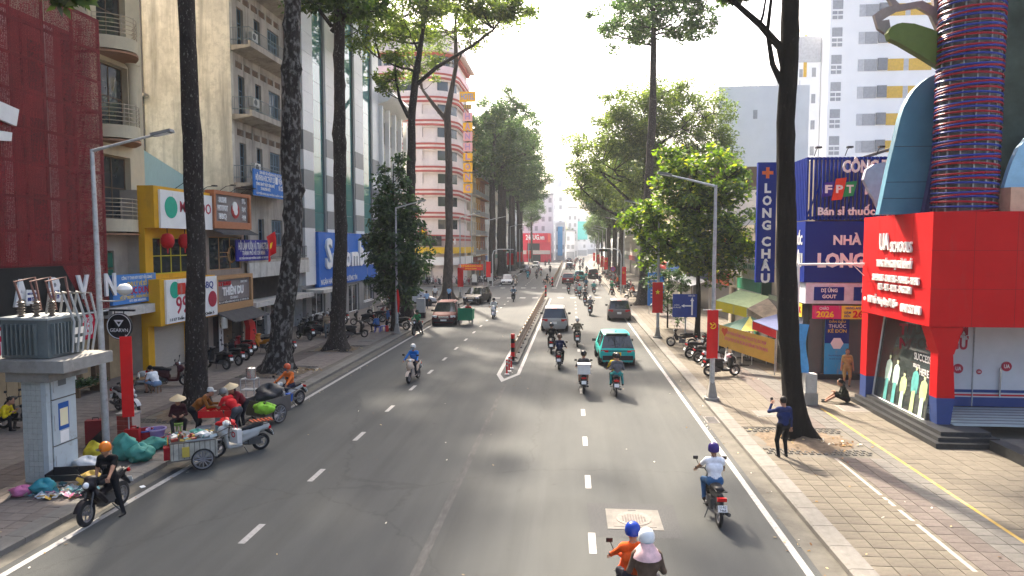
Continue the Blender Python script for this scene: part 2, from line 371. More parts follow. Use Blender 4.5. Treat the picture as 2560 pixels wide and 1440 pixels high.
# cover plates in road and pavements
def cover(x0, x1, y0, y1, label, z=.006, m=None, disc=True):
    t = thing('manhole_cover', label, 'manhole cover', ((x0+x1)/2, (y0+y1)/2, z), wp=True); cx, cy_ = (x0+x1)/2, (y0+y1)/2
    MB().box(x0, x1, y0, y1, z-.03, z+.006).build('frame', m or KERB, t)
    MB().box(x0+.14, x1-.14, y0+.14, y1-.14, z, z+.012).build('plate', mat('iron_plate', (.16, .15, .135), .7, .2, var=.2, scale=10), t)
    if disc:
        d = MB().cyl((cx, cy_, z+.01), (cx, cy_, z+.02), min(x1-x0, y1-y0)*.34, n=28)
        for i in range(-5, 6):
            for j in range(-5, 6):
                if i*i+j*j < 24: d.box(cx+i*.06-.02, cx+i*.06+.02, cy_+j*.06-.02, cy_+j*.06+.02, z+.018, z+.027)
        d.build('tread_disc', mat('iron_disc', (.19, .172, .155), .7, .2, var=.25, scale=12), t)
    MB().box(cx-.09, cx+.09, y1-.1, y1-.05, z+.007, z+.0085).build('slot', BLACK, t)
cover(.83, 2.04, 14.75, 15.9, 'square concrete manhole cover with round tread plate in the near right lane')
cover(6.6, 7.8, 24.6, 25.5, 'pale concrete cover plate in pavement beside the near lamp post', .12, None, False)
cover(9.9, 11.2, 25.6, 26.6, 'dark cover plate on pavement beside the seated woman', .12, mat('cover_dark', (.2, .18, .16), .8), False)
cover(-13.3, -12.2, 41.6, 42.5, 'left one of two cover plates beside the third trunk on shaded pavement', .12, None, False)
cover(-11.9+.1, -11.72+.9, 41.2, 42.3, 'cover plate at the shaded kerb ramp in front of small dark tree', .12, None, False) if False else None
t = thing('drain_grate', 'black iron drain grate in kerb below near right lamp post', 'drain', (5.0, 24.4, 0), wp=True)
MB().box(4.74, 5.18, 24.0, 24.9, .005, .016).build('frame', mat('iron_grey', (.2, .19, .18), .7), t)
for i in range(8): MB().box(4.78, 5.14, 24.05+i*.105, 24.11+i*.105, .016, .02).build('slot', BLACK, t)
# median: island, outline, fence, posts
med = MB().prism([(-3.2, 35.2), (-2.95, 35.0), (-2.7, 35.2), (-2.55, 78.2), (-3.25, 78.2)], 0, .14, 'z'); med = struct(med.build('median_kerb', KERB))
ml = [(-3.5, 32.2), (-3.1, 30.45), (-2.4, 32.3), (-2.2, 78), (-2.35, 78), (-2.56, 32.5), (-3.05, 31.2), (-3.32, 32.3), (-3.45, 78), (-3.62, 78)]
MB().add([(x, y, .0085) for x, y in ml], [(0, 1, 8-1, 8-0-0), (1, 2, 5, 6), (2, 3, 4, 5), (0, 8, 9), (1, 6, 7)][1:3]).build('median_line', WLINE, road)
MB().add([(x, y, .0085) for x, y in [(-3.1, 30.45), (-3.05, 31.2), (-3.32, 32.3), (-3.5, 32.2)]], [(0, 1, 2, 3)]).build('median_line', WLINE, road)
MB().add([(x, y, .0085) for x, y in [(-3.5, 32.2), (-3.32, 32.3), (-3.42, 78), (-3.6, 78)]], [(0, 1, 2, 3)]).build('median_line', WLINE, road)
struct(MB().box(-2.95, -2.45, 100, 226, 0, .14).build('median_kerb', KERB)); strip('median_line', -2.2, -2.05, 100, 226, WLINE, .0085)
FEN = mat('fence_paint', (.42, .33, .25), .6, var=.15, scale=4, dirt=((.25, .2, .17), .3, 4, None)); FEC = plast('b58a45'); FTOP = plast('e0d6c4')
def fence(x0, x1, ya, yb, z0, pitch, label, h=.86):
    t = thing('median_fence', label, 'fence', (x0, ya, z0), wp=True); n = int((yb-ya)/pitch)
    for i in range(n):
        y0 = ya+i*pitch; y1 = y0+pitch; f0 = i/n; f1 = (i+1)/n; xa = x0+(x1-x0)*f0; xb = x0+(x1-x0)*f1
        MB().cyl((xa, y0, z0), (xa, y0, z0+h+.05), .035, n=8).build('post', FEN, t)
        MB().lathe([(.05, 0), (.05, .03), (.03, .06), (0, .065)], 8, (xa, y0, z0+h+.05)).build('post_cap', FEC, t)
        MB().cbox((xa, y0, z0+.03), (.3, .12, .07), mi=0, taper=.5).build('foot', BLACK, t)
        p = MB()
        for zz in (.12, .45, h): p.cyl((xa, y0, z0+zz), (xb, y1, z0+zz), .022, n=6)
        k = int(pitch/.125)
        for j in range(1, k): f = j/k; p.cyl((xa+(xb-xa)*f, y0+(y1-y0)*f, z0+.1), (xa+(xb-xa)*f, y0+(y1-y0)*f, z0+h), .011, n=4)
        p.build('railing_panel', FEN, t)
fence(-2.93, -2.9, 36.2, 77.6, .13, 1.8, 'tan metal fence along the near half of the median')
fence(-2.7, -2.7, 101.5, 224, .13, 4.9, 'tan metal fence along the far median beyond the crossing')
PR = plast('c4161c'); PK = plast('141414')
def marker(x, y, z0, label):
    t = thing('median_marker', label, 'marker post', (x, y, z0), wp=True)
    for i in range(6): MB().cyl((x, y, z0+i*.235), (x, y, z0+i*.235+.234), .105, n=14).build('band', PK if i % 2 == 0 and i < 5 else PR, t, 40)
    MB().lathe([(.2, 0), (.2, .03), (.12, .06)], 14, (x, y, z0)).build('foot', PK, t)
marker(-3.0, 35.4, .13, 'red and black banded post at the near end of the median')
marker(-2.9, 79.2, 0, 'banded post where the near median ends at the crossing')
marker(-2.7, 99.8, 0, 'banded post where the far median begins beyond crossing')
for i, (x, y) in enumerate(((-3.02, 32.3), (-2.98, 33.1), (-2.95, 33.9))):
    t = thing('delineator', ['short red flexible post, first of three before median', 'short red flexible post, middle of three before median', 'short red flexible post, last of three before median'][i], 'marker post', (x, y, 0), wp=True)
    MB().cyl((x, y, .02), (x, y, .72), .04, n=10).build('post', PR, t, 40); MB().lathe([(.12, 0), (.1, .03), (.04, .05)], 12, (x, y, .009)).build('foot', plast('d8cfc8'), t)
    for zz in (.4, .58): MB().cyl((x, y, zz), (x, y, zz+.06), .042, n=10).build('reflector', WLINE, t)
# ---------------------------------------------------------------- building helpers
def fbox(m, face, c, a0, a1, z0, z1, d0, d1, mi=0):
    """box on a facade: a along the wall, d0..d1 outwards from the wall plane"""
    if face == 'R': return m.box(c+d0, c+d1, a0, a1, z0, z1, mi)
    if face == 'L': return m.box(c-d1, c-d0, a0, a1, z0, z1, mi)
    return m.box(a0, a1, c-d1, c-d0, z0, z1, mi)
def fb(parent, name, face, c, a0, a1, z0, z1, d0, d1, m):
    return fbox(MB(), face, c, a0, a1, z0, z1, d0, d1).build(name, m, parent)
def wall(parent, face, c, a0, a1, z0, z1, holes, m, th=.3, name='wall'):
    A = sorted({a0, a1, *[x for h in holes for x in h[:2] if a0 < x < a1]}); Z = sorted({z0, z1, *[x for h in holes for x in h[2:4] if z0 < x < z1]})
    b = MB()
    for z, zz in zip(Z, Z[1:]):
        run = None
        for a, aa in zip(A, A[1:]):
            ca, cz = (a+aa)/2, (z+zz)/2; hol = any(h[0] < ca < h[1] and h[2] < cz < h[3] for h in holes)
            if not hol: run = (run[0], aa) if run else (a, aa)
            if hol and run: fbox(b, face, c, run[0], run[1], z, zz, -th, 0); run = None
        if run: fbox(b, face, c, run[0], run[1], z, zz, -th, 0)
    return b.build(name, m, parent)
WC = {}
RZ = {'R': R(90), 'L': R(-90), 'C': 0}
def fpos(face, c, a, z, d): return (c+d, a, z) if face == 'R' else (c-d, a, z) if face == 'L' else (a, c-d, z)
def window(parent, face, c, a0, a1, z0, z1, nx=2, nz=1, rec=.16, fm=None, gm=None, fw=.05, name='window', sill=False, grille=False):
    fm = fm or WHITE; gm = gm or GLASS; w_ = round(a1-a0, 2); h = round(z1-z0, 2); k = (w_, h, nx, nz, fm.name, gm.name, fw, sill, grille)
    if k not in WC:
        b = MB(); W = w_/2
        b.box(-W, -W+fw, -.03, .04, 0, h).box(W-fw, W, -.03, .04, 0, h).box(-W+fw, W-fw, -.03, .04, 0, fw).box(-W+fw, W-fw, -.03, .04, h-fw, h)
        for i in range(1, nx): x = -W+w_*i/nx; b.box(x-fw/2, x+fw/2, -.025, .035, fw, h-fw)
        for i in range(1, nz): z = h*i/nz; b.box(-W+fw, W-fw, -.02, .03, z-fw/2, z+fw/2)
        if sill: b.box(-W-.06, W+.06, -.3, .0, -.08, -.002)
        if grille:
            for i in range(1, int(w_/.13)): b.box(-W+i*.13-.01, -W+i*.13+.01, -.12, -.1, .02, h-.02)
            for z in (.1, h*.5, h-.1): b.box(-W, W, -.125, -.1, z-.012, z+.012)
        WC[k] = (b.mesh('window', fm), MB().box(-W+.01, W-.01, .0, .02, .01, h-.01).mesh('pane', gm))
    f, p = WC[k]; o = link(name, f, parent, fpos(face, c, (a0+a1)/2, z0, -rec), (0, 0, RZ[face])); link('pane', p, o); return o
def railing(parent, face, c, a0, a1, z0, d, h=.95, m=None, sp=.14, horiz=False, ends=True, name='railing'):
    b = MB(); P = lambda a, dd, z: fpos(face, c, a, z, dd)
    path = [P(a0, 0, 0), P(a0, d, 0), P(a1, d, 0), P(a1, 0, 0)] if ends else [P(a0, d, 0), P(a1, d, 0)]
    for p, q in zip(path, path[1:]):
        p = V(p); q = V(q); L = (q-p).length
        for zz in ([h, .1] if not horiz else [h*i/5 for i in range(1, 6)]): b.cyl(p+V((0, 0, z0+zz)), q+V((0, 0, z0+zz)), .022, n=5)
        n = max(1, int(L/(sp if not horiz else 1.1)))
        for i in range(n+1): x = p.lerp(q, i/n); b.cyl(x+V((0, 0, z0)), x+V((0, 0, z0+h)), .011 if not horiz else .02, n=4)
    return b.build(name, m or DARK, parent)
def aircon(parent, face, c, a, z):
    o = fb(parent, 'air_conditioner', face, c, a-.4, a+.4, z, z+.55, .05, .35, plast('c9c7c0')); MB().cyl(fpos(face, c, a-.1, z+.28, .351), fpos(face, c, a-.1, z+.28, .36), .2, n=14).build('fan_grille', DARK, o); return o
def board(parent, face, c, a0, a1, z0, z1, m, d0=.0, d1=.08, name='sign_board'): return fb(parent, name, face, c, a0, a1, z0, z1, d0, d1, m)
def ft(parent, body, face, c, a, z, size, m, w=None, d=.09, **k): return text(parent, body, fpos(face, c, a, z, d), size, m, face, w, **k)
def spot(parent, face, c, a, z, L=.8):
    b = MB().tube([fpos(face, c, a, z, 0), fpos(face, c, a, z+.25, L*.5), fpos(face, c, a, z+.3, L)], .018, 5); p = fpos(face, c, a, z+.3, L); b.cbox(p, (.22, .22, .07)); return b.build('flood_lamp', DARK, parent)

# ---------------------------------------------------------------- LEFT: computer shop behind a red screen
XS = -19.5
t = thing('screened_building', 'shop building wrapped in a dark red metal mesh screen', 'building', (-24, 20, 0), wp=True)
CRM_ = mat('rear_plaster', (.5, .46, .38), .85); REDW = mat('red_wall', (.30, .05, .05), .8, var=.3, scale=2.5, stretch=(1, 6, .25)); REDF = mat('red_steel', (.16, .02, .022), .6)
MB().box(-33, -21.3, 10, 28.4, 3.3, 15.2).build('wall', REDW, t)
PIL = mat('pale_pilaster', (.55, .36, .33), .8, var=.2); DRK = mat('dark_opening', (.03, .02, .02), .7)
for i in range(16): MB().box(-21.29, -21.15, 11.1+i*1.1, 11.1+i*1.1+(.35, .22, .5)[i % 3], 5.5, 15).build('pilaster', (PIL, REDW, PIL, DRK)[i % 4], t)
for j in range(3):
    for i in range(5): MB().box(-21.29, -21.2, 13+i*3.1, 14.6+i*3.1, 6.3+j*3, 8.2+j*3).build('opening', DRK, t)
SCR = screen_mat('red_mesh_screen', (.22, .02, .025), .54)
for i in range(5):
    for j in range(4): MB().box(XS-.01, XS, 12.3+i*3.05, 12.3+i*3.05+3.0, 5.38+j*2.52 if j else 5.4, 5.38+j*2.52+2.49).build('screen_panel', SCR, t)
MB().box(XS-.01, XS, 24.9, 27.5, 3.5, 5.36).build('screen_panel', SCR, t)
for j in range(4): MB().box(-20.9, XS-.02, 27.49, 27.5, 5.38+j*2.52, 5.38+j*2.52+2.49).build('screen_panel', SCR, t)
for i in range(11): MB().box(XS-.16, XS-.08, 12.3+i*1.525-.04, 12.3+i*1.525+.04, 4.9, 15.45).build('frame_post', REDF, t)
for j in range(9): MB().box(XS-.16, XS-.06, 11, 27.5, 5.4+j*1.25-.05, 5.4+j*1.25+.05).build('frame_rail', REDF, t)
for j in range(4): MB().box(-20.9, XS-.1, 27.35, 27.45, 6.6+j*2.5, 6.7+j*2.5).build('frame_rail', REDF, t)
MB().box(-33, -24.5, 10, 28.3, 15.21, 25).build('rear_block', CRM_, t)
BOX = mat('black_board', (.012, .014, .016), .5)
MB().prism([(11, 3.45), (26.1, 3.45), (24.8, 5.36), (11, 5.36)], -19.7, -19.42, 'x').build('fascia', BOX, t)
for ch, y, z in (('A', 22.7, 4.42), ('R', 24.32, 4.42), ('V', 25.8, 4.44), ('N', 27.45, 4.44), ('E', 21.2, 4.4), ('G', 19.7, 4.4)):
    text(t, ch, (-19.38, y, z), .92, LET, 'R', ext=.04, bold=.05, w=.68)
MB().prism([(21, 11.2), (22.9, 10.9), (22.75, 10.3), (21, 10.6)], -19.42, -19.3, 'x').build('emblem', WHITE, t)
MB().prism([(21, 10.0), (22.55, 10.05), (22.5, 9.75), (22.0, 9.7), (21.7, 9.0), (21, 9.0)], -19.42, -19.3, 'x').build('emblem', WHITE, t)
MB().box(-20.9, -19.5, 10, 28.3, 3.2, 3.4).build('canopy', DARK, t)
MB().cyl((-19.35, 10, 3.42), (-19.35, 28.6, 3.42), .04, n=6).build('canopy_pipe', STEEL, t)
BRN = mat('brown_frame', (.13, .085, .05), .7, var=.25); TAN = mat('tan_shutter', (.42, .31, .18), .7, var=.12)
wall(t, 'R', -20.6, 10, 28.4, 0, 3.2, [(16, 20.5, 0, 2.6), (21.2, 24.6, 0, 2.6), (25.2, 28.0, 0, 2.7)], BRN)
MB().box(-22, -20.9, 10, 28.4, .1, 3.3).build('inner_wall', mat('dim_wall', (.2, .17, .14), .9), t)
for a, b_ in ((16, 20.5), (21.2, 24.6)):
    for k in range(6): MB().box(-20.84, -20.78, a+(b_-a)*k/6+.02, a+(b_-a)*(k+1)/6-.02, .12, 2.55).build('shutter_leaf', TAN, t)
for k in range(5): MB().box(-20.86-.03*(k % 2), -20.78-.03*(k % 2), 25.25+k*.55, 25.25+k*.55+.5, .12, 2.65).build('shutter_leaf', BRN if k % 2 else TAN, t)
PNK = sign('c5123c')
for a0, a1, z0, z1, s1, s2 in ((19.0, 22.9, 2.05, 3.35, 'NHÀ CHO THUÊ CHÍNH CHỦ', '0968 540 179'), (24.35, 26.55, 2.35, 3.35, 'NHÀ CHO THUÊ CHÍNH CHỦ', '0961 892 450')):
    o = tag(MB().box(-19.52, -19.48, a0, a1, z0, z1).build('rental_banner', PNK), 'pink rental banner with white phone number '+('under the letter V' if a0 > 24 else 'behind the transformer, farther to the left'), 'banner')
    text(o, s1, (-19.47, (a0+a1)/2, z1-.22), .2, LET, 'R', w=(a1-a0)*.88); text(o, s2, (-19.47, (a0+a1)/2, z0+(z1-z0)*.4), .5, LET, 'R', w=(a1-a0)*.86, bold=.03)
for y, z, nm in ((23.05, 4.3, 'A'), (24.1, 4.3, 'R')):
    o = tag(MB().cbox((-19.25, y, z), (.02, .55, .5), (R(-6), 0, 0)).build('paper_notice', WHITE), 'white paper rental notice stuck on the letter '+nm, 'notice')
    text(o, 'NHÀ CHO THUÊ', (-19.235, y, z+.12), .07, LETN, 'R', w=.45); text(o, '0909 752 229', (-19.235, y, z-.08), .14, LETN, 'R', w=.46)
t = thing('round_sign', 'round black hanging sign with white ring and triangle logo', 'sign', (-19.0, 27.2, 3.0), wp=True)
MB().cyl((-18.9, 27.3, 2.75), (-18.9, 27.22, 2.75), .56, n=32).build('disc', BOX, t, 40)
MB().lathe([(.5, 0), (.53, -.01), (.53, .01), (.5, 0)], 32, (-18.9, 27.205, 2.75), M=Euler((R(90), 0, 0)).to_matrix()).build('ring', LET, t)
MB().add([(-19.12, 27.2, 3.02), (-18.68, 27.2, 3.02), (-18.9, 27.2, 2.72), (-19.0, 27.2, 2.95), (-18.8, 27.2, 2.95), (-18.9, 27.2, 2.82)], [(0, 1, 4, 3), (1, 2, 5, 4), (2, 0, 3, 5)]).build('logo', LET, t)
text(t, 'GEARVN', (-18.9, 27.2, 2.58), .15, LET, 'C', w=.8, ext=.004); MB().box(-20, -18.2, 27.22, 27.3, 3.38, 3.46).build('bracket', DARK, t)
for x in (-19.1, -18.7): MB().cyl((x, 27.26, 3.2), (x, 27.26, 3.4), .02, n=5).build('hanger', DARK, t)

t = thing('unseen_shade_block', 'plain unseen block added beyond the left edge to shade the road', 'building', (-27, -3, 0), wp=True)  # unseen block, added to cast shade over the left lanes
wall(t, 'R', -20.6, -16, 9.8, 0, 23, [(-14+k*4, -12+k*4, 5+f*3.6, 7+f*3.6) for k in range(6) for f in range(5)], CRM_); MB().box(-33, -20.95, -16, 9.8, 0, 22.9).build('inner_wall', CRM_, t)
for k in range(6):
    for f in range(5): window(t, 'R', -20.6, -14+k*4, -12+k*4, 5+f*3.6, 7+f*3.6)
# ---------------------------------------------------------------- LEFT: cream house with rounded balconies
CRM = mat('cream_plaster', (.60, .53, .38), .85, var=.08, scale=1.5, bump=.15, dirt=((.42, .37, .27), .25, 1., (1, 1, .2)))
BEI = mat('beige_plaster', (.40, .35, .29), .9, var=.1, scale=2, dirt=((.27, .24, .2), .25, 1.2, (1, 1, .25)))
t = thing('balcony_house', 'tall cream house with rounded balconies beside the red mesh', 'building', (-26, 30, 0), wp=True)
X1 = -20.6; zs = [7.3, 11.4, 15.2, 19.2]
wall(t, 'R', X1, 28.4, 31.9, 6.6, 24, [(28.9, 30.9, z+.05, z+2.9) for z in zs], CRM, .3)
MB().box(-32, X1-.3, 28.45, 31.85, 3, 24).build('inner_wall', CRM, t)
MB().box(-32, X1-.02, 31.86, 32.0, 6.6, 24).build('side_wall', CRM, t)
for z in zs:
    big = z in (11.4, 15.2, 19.2); pr = [(28.4, 0)]+[(28.4+2.7*i/14, .15+(1.15 if big else .8)*math.sin(math.pi*(i/14)**.75)) for i in range(15)]+[(31.1, 0)]
    sl_ = MB().prism([(X1+d, a) for a, d in pr], z-.55, z, 'z').build('balcony_slab', CRM, t, 40)
    MB().prism([(X1+d*1.03, a) for a, d in pr], z-.7, z-.62, 'z').build('balcony_moulding', mat('tan_band', (.36, .2, .12), .8), t)
    b = MB()
    for zz in (.18, .36, .54, .72, .9): b.tube([(X1+d*.97, a, z+zz) for a, d in pr[1:-1]], .02, 5)
    for i in range(1, 16, 3): b.cyl((X1+pr[i][1]*.97, pr[i][0], z), (X1+pr[i][1]*.97, pr[i][0], z+.95), .022, n=5)
    b.build('balcony_rail', mat('rail_tan', (.45, .38, .28), .6), t)
    window(t, 'R', X1, 28.95, 30.85, z+.06, z+2.85, 2, 2, .28, BRN)
MB().lathe([(.3, 15.0-.7), (.3, 14.35), (.19, 14.2), (.19, 11.6), (.24, 11.4)][::-1], 16, (-19.95, 30.3, 0)).build('column', CRM, t, 40)
MB().box(X1-.2, X1+.12, 31.3, 31.95, 3.4, 6.6).build('pier', BEI, t)
wall(t, 'R', X1, 28.4, 32.0, 3.3, 6.6, [(28.7, 29.5, 3.6, 5.9)], BEI)
GRN = mat('green_shutter', (.02, .14, .09), .6)
for k in range(3): MB().box(X1-.12, X1-.06, 28.72, 29.48, 3.65+k*.75, 4.3+k*.75).build('shutter', GRN, t)
wall(t, 'R', -20.5, 28.4, 32, 0, 3.3, [(28.8, 31.4, 0, 2.6)], BRN)
MB().box(-20.75, -20.7, 28.8, 31.4, .1, 2.6).build('roller_door', TAN, t)
# blue lottery sign
t = tag(MB().box(-19.75, -19.6, 27.9, 31.0, 3.55, 4.85).build('lottery_sign', sign('4d86c8')), 'light blue lottery agent sign with yellow and red lettering', 'sign')
for s, z, h, m, w_ in (('CÔNG TY TNHH MTV XSKT HẬU GIANG', 4.68, .14, LET, 2.2), ('ĐẠI LÝ VÉ SỐ', 4.4, .2, LETY, 1.4), ('NGỌC DUNG', 4.1, .3, LETR, 2.1), ('VÉ SỐ TRÚNG - PHÂN PHỐI SỈ & LẺ', 3.82, .14, LETY, 2.5), ('ĐT: 028 38363355', 3.66, .1, LET, 1.2)):
    text(t, s, (-19.595, 29.6, z), h, m, 'R', w=w_, ext=.004, bold=.03)
o = tag(MB().box(-20.5, -19.3, 27.4, 31.3, 3.05, 3.45).build('concrete_ledge', mat('ledge', (.55, .53, .49), .9, dirt=((.3, .28, .25), .3, 2, None))), 'stained white concrete ledge under the blue lottery sign', 'ledge')
# ---------------------------------------------------------------- LEFT: yellow grill shop
YEL = mat('yellow_paint_wall', (.68, .36, .018), .65, var=.07, scale=2, dirt=((.5, .27, .03), .2, 1.4, (1, 1, .3)))
XY = -19.2
t = thing('yellow_shop', 'bright yellow two storey grill shop with white sign boxes', 'shop', (-22, 33, 0), wp=True)
wall(t, 'R', XY-.5, 30.4, 35.4, 0, 8.9, [(31.0, 35.2, 4.75, 6.5), (30.9, 33.6, 0, 2.35)], YEL)
MB().box(-27, XY-.8, 30.45, 35.35, 0, 8.7).build('inner_wall', BEI, t)
MB().box(XY-.5, XY, 30.4, 35.4, 6.95, 8.9).build('upper_box', YEL, t); MB().box(XY-.5, XY+.15, 30.4, 35.4, 2.35, 4.55).build('lower_box', YEL, t)
WB = sign('e9e9e6'); TEAL = plast('1fa88a')
board(t, 'R', XY, 30.75, 35.4, 6.95, 8.75, WB, 0, .1); board(t, 'R', XY+.15, 30.75, 35.4, 2.42, 4.5, WB, 0, .1)
window(t, 'R', XY-.5, 31.0, 35.2, 4.75, 6.5, 5, 2, .15, plast('c2b32c'), GLASS)
MB().box(XY-.68, XY-.63, 30.9, 33.6, .1, 2.35).build('roller_door', mat('roller_cream', (.47, .42, .35), .7, stretch=(1, 1, 30)), t)
for i in range(15): MB().box(XY-.63, XY-.615, 30.9, 33.6, .15+i*.15, .155+i*.15+.1).build('roller_slat', mat('roller_cream', (1, 1, 1)), t)
MB().box(XY-.5, XY-.1, 33.6, 34.4, 0, 2.35).build('pier', YEL, t); MB().box(XY-.5, XY-.3, 34.4, 35.4, 0, 2.35).build('painted_recess', DARK, t)  # last box: dark slab whose colour stands in for a recess's shade
for z, y in ((7.95, 31.6), (4.0, 31.45)):
    d = .105 if z > 5 else .255
    MB().cyl((XY+d, y, z), (XY+d+.012, y, z), .52 if z > 5 else .4, n=28).build('logo_disc', TEAL, t)
LRC = mat('letter_crimson', (.42, .03, .06), .5)
ft(t, 'MINGOO', 'R', XY, 33.8, 8.0, .55, LRC, 2.9, .11); ft(t, 'BUFFET BBQ', 'R', XY+.15, 33.5, 4.05, .36, LETN, 3.0, .11)
ft(t, '99K', 'R', XY+.15, 32.4, 3.2, .85, LRC, 1.8, .11); ft(t, '1117 Trần Hưng Đạo, P.5, Quận 5', 'R', XY+.15, 33.0, 2.58, .14, LETK, 4.0, .11)
board(t, 'R', XY+.25, 31.65, 32.35, 3.75, 4.3, sign('c8321e'), .0, .02, 'sticker'); MB().cyl((XY+.255, 34.9, 3.3), (XY+.27, 34.9, 3.3), .42, n=20).build('logo_disc', LRC, t)
spot(t, 'R', XY, 32.2, 8.9); spot(t, 'R', XY, 34.4, 8.9)
for i, y in enumerate((31.55, 33.05)):
    l = thing('paper_lantern', ['red paper lantern hanging on yellow shop, clear of the trunk', 'red paper lantern half hidden by the first trunk'][i], 'lantern', (XY+.05, y, 6.35), wp=True)
    MB().lathe([(.08, -.36), (.22, -.3), (.31, -.1), (.31, .1), (.22, .3), (.08, .36)], 14, (XY-.1, y, 6.35)).build('shade', mat('lantern_red', (.5, .015, .02), .6), l, 50)
    MB().cyl((XY-.1, y, 6.7), (XY-.1, y, 6.95), .02, n=5).build('cord', DARK, l); MB().cyl((XY-.1, y, 5.75), (XY-.1, y, 6.0), .03, .05, n=6).build('tassel', LETR, l)
o = tag(MB().prism([(30.2, 8.95), (40.3, 8.95), (40.3, 9.2), (30.2, 11.8)], -30, -21.6, 'x').build('tin_roof', mat('teal_tin', (.36, .52, .49), .6, var=.1, scale=2, stretch=(1, 12, 1))), 'pale teal tin roof rising behind the yellow shop', 'roof')
# ---------------------------------------------------------------- LEFT: sushi restaurant
t = thing('sushi_restaurant', 'brown framed sushi restaurant with grey sign panels', 'restaurant', (-22, 37.5, 0), wp=True)
ORG = mat('terracotta_frame', (.42, .16, .075), .6, var=.08); ORW = mat('wood_frame', (.42, .24, .11), .6, var=.12, stretch=(1, 1, 6)); GRY = mat('grey_panel', (.22, .19, .18), .6)
wall(t, 'R', XY-.3, 35.4, 39.7, 0, 9.1, [(35.7, 39.4, 4.75, 6.6), (35.9, 39.3, 0, 2.2)], mat('greige', (.28, .23, .19), .85))
MB().box(-26, XY-.6, 35.45, 39.65, 0, 9).build('inner_wall', mat('dim_wall', (.2, .17, .14), .9), t)
for z0, z1, fm in ((7.05, 9.1, ORG), (2.5, 4.45, ORW)):
    b = MB(); fbox(b, 'R', XY, 35.45, 39.7, z0, z0+.38, -.3, .2); fbox(b, 'R', XY, 35.45, 39.7, z1-.2, z1, -.3, .2); fbox(b, 'R', XY, 35.45, 35.65, z0+.38, z1-.2, -.3, .2); fbox(b, 'R', XY, 39.5, 39.7, z0+.38, z1-.2, -.3, .2)
    b.build('sign_frame', fm, t); fb(t, 'sign_panel', 'R', XY, 35.65, 39.5, z0+.38, z1-.2, -.3, .06, GRY)
for s, z in (('SUSHI', 8.6), ('HOTPOT', 8.15), ('BBQ', 7.7)): ft(t, s, 'R', XY, 36.5, z, .3, LET, 1.1 if s == 'HOTPOT' else .8, .1, ext=.03, bold=.04)
MB().cyl((XY+.06, 38.0, 8.1), (XY+.1, 38.0, 8.1), .45, n=20).build('logo_disc', mat('logo_red', (.4, .03, .03), .5), t); MB().cyl((XY+.06, 37.93, 8.3), (XY+.11, 37.93, 8.3), .3, n=16).build('logo_disc', LET, t); MB().cyl((XY+.1, 38.0, 8.05), (XY+.115, 38.0, 8.05), .22, n=16).build('logo_disc', LET, t)
for i, s in enumerate(('すし', 'なべ', 'やき')): ft(t, s, 'R', XY, 38.95, 8.65-.48*i, .26, LET, .42, .1, ext=.03, bold=.03)
ft(t, 'SKY SUSHI', 'R', XY, 36.5, 4.0, .22, LETR, 1.5, .08, ext=.02, bold=.04); ft(t, 'SINCE 2013', 'R', XY, 38.8, 4.02, .13, LET, .8, .08)
ft(t, 'THIÊN DU', 'R', XY, 37.5, 3.55, .46, LET, 2.4, .08, ext=.03, bold=.05); ft(t, 'Chi nhánh 5', 'R', XY, 37.6, 3.18, .16, LET, .9, .08)
fb(t, 'address_strip', 'R', XY, 35.7, 39.45, 2.9, 3.05, .06, .08, BOX); ft(t, 'ĐC: 1119 TRẦN HƯNG ĐẠO P5 Q5 - ĐT: 0909 951 254', 'R', XY, 37.6, 2.97, .1, LET, 3.5, .085)
window(t, 'R', XY-.3, 35.7, 39.4, 4.75, 6.6, 3, 1, .12, ORW, GLASS)
o = MB().lathe([(.42, -.03), (.5, -.03), (.5, .03), (.42, .03)], 8, (XY-.36, 38.3, 5.6), M=Euler((0, R(90), 0)).to_matrix())
for dz in (-.12, .12): o.box(XY-.38, XY-.34, 37.0, 37.9, 5.6+dz-.02, 5.6+dz+.02).box(XY-.38, XY-.34, 38.7, 39.4, 5.6+dz-.02, 5.6+dz+.02)
o.build('octagon_lattice', ORW, t)
AWN = mat('awning_slate', (.09, .09, .095), .7, var=.2)
for z, d, L in ((6.95, .55, 4.2), (2.45, 1.1, 4.2)):
    for k in range(28):
        y = 35.5+k*L/28; MB().prism([(XY+.1, z), (XY+.1+d, z-d*.42), (XY+.1+d, z-d*.42+.05), (XY+.1, z+.07)], y, y+L/28*.62, 'y').build('awning_rib', AWN, t)
    MB().prism([(XY+.1, z-.02), (XY+.1+d, z-d*.42-.02), (XY+.1+d, z-d*.42), (XY+.1, z)], 35.5, 35.5+L, 'y').build('awning_sheet', mat('awning_grey', (.2, .2, .2), .7), t)
for s, a, b_, m in ((0, 35.9, 36.7, DARK), (0, 36.7, 37.2, WHITE), (0, 37.2, 38.2, BRN), (0, 38.2, 39.3, DARK)): fb(t, 'entrance_panel', 'R', XY-.5, a+.02, b_-.02, .1, 2.2, 0, .1, m)
for i in range(5): ft(t, 'XUIJI'[i], 'R', XY-.5, 36.95, 1.9-.34*i, .22, LETK, None, .115)
spot(t, 'R', XY, 36.4, 9.1); spot(t, 'R', XY, 37.6, 9.1); spot(t, 'R', XY, 38.8, 9.1)
for y in (35.6, 39.75):
    o = tag(MB().lathe([(.02, -.32), (.17, -.3), (.17, .28), (.02, .32)], 12, (XY+.5, y, 1.95)).build('white_lantern', plast('d5d0c4'), None, 50), 'white cylinder lantern under the striped awning, '+('beside the first trunk' if y < 37 else 'at its far end'), 'lantern')
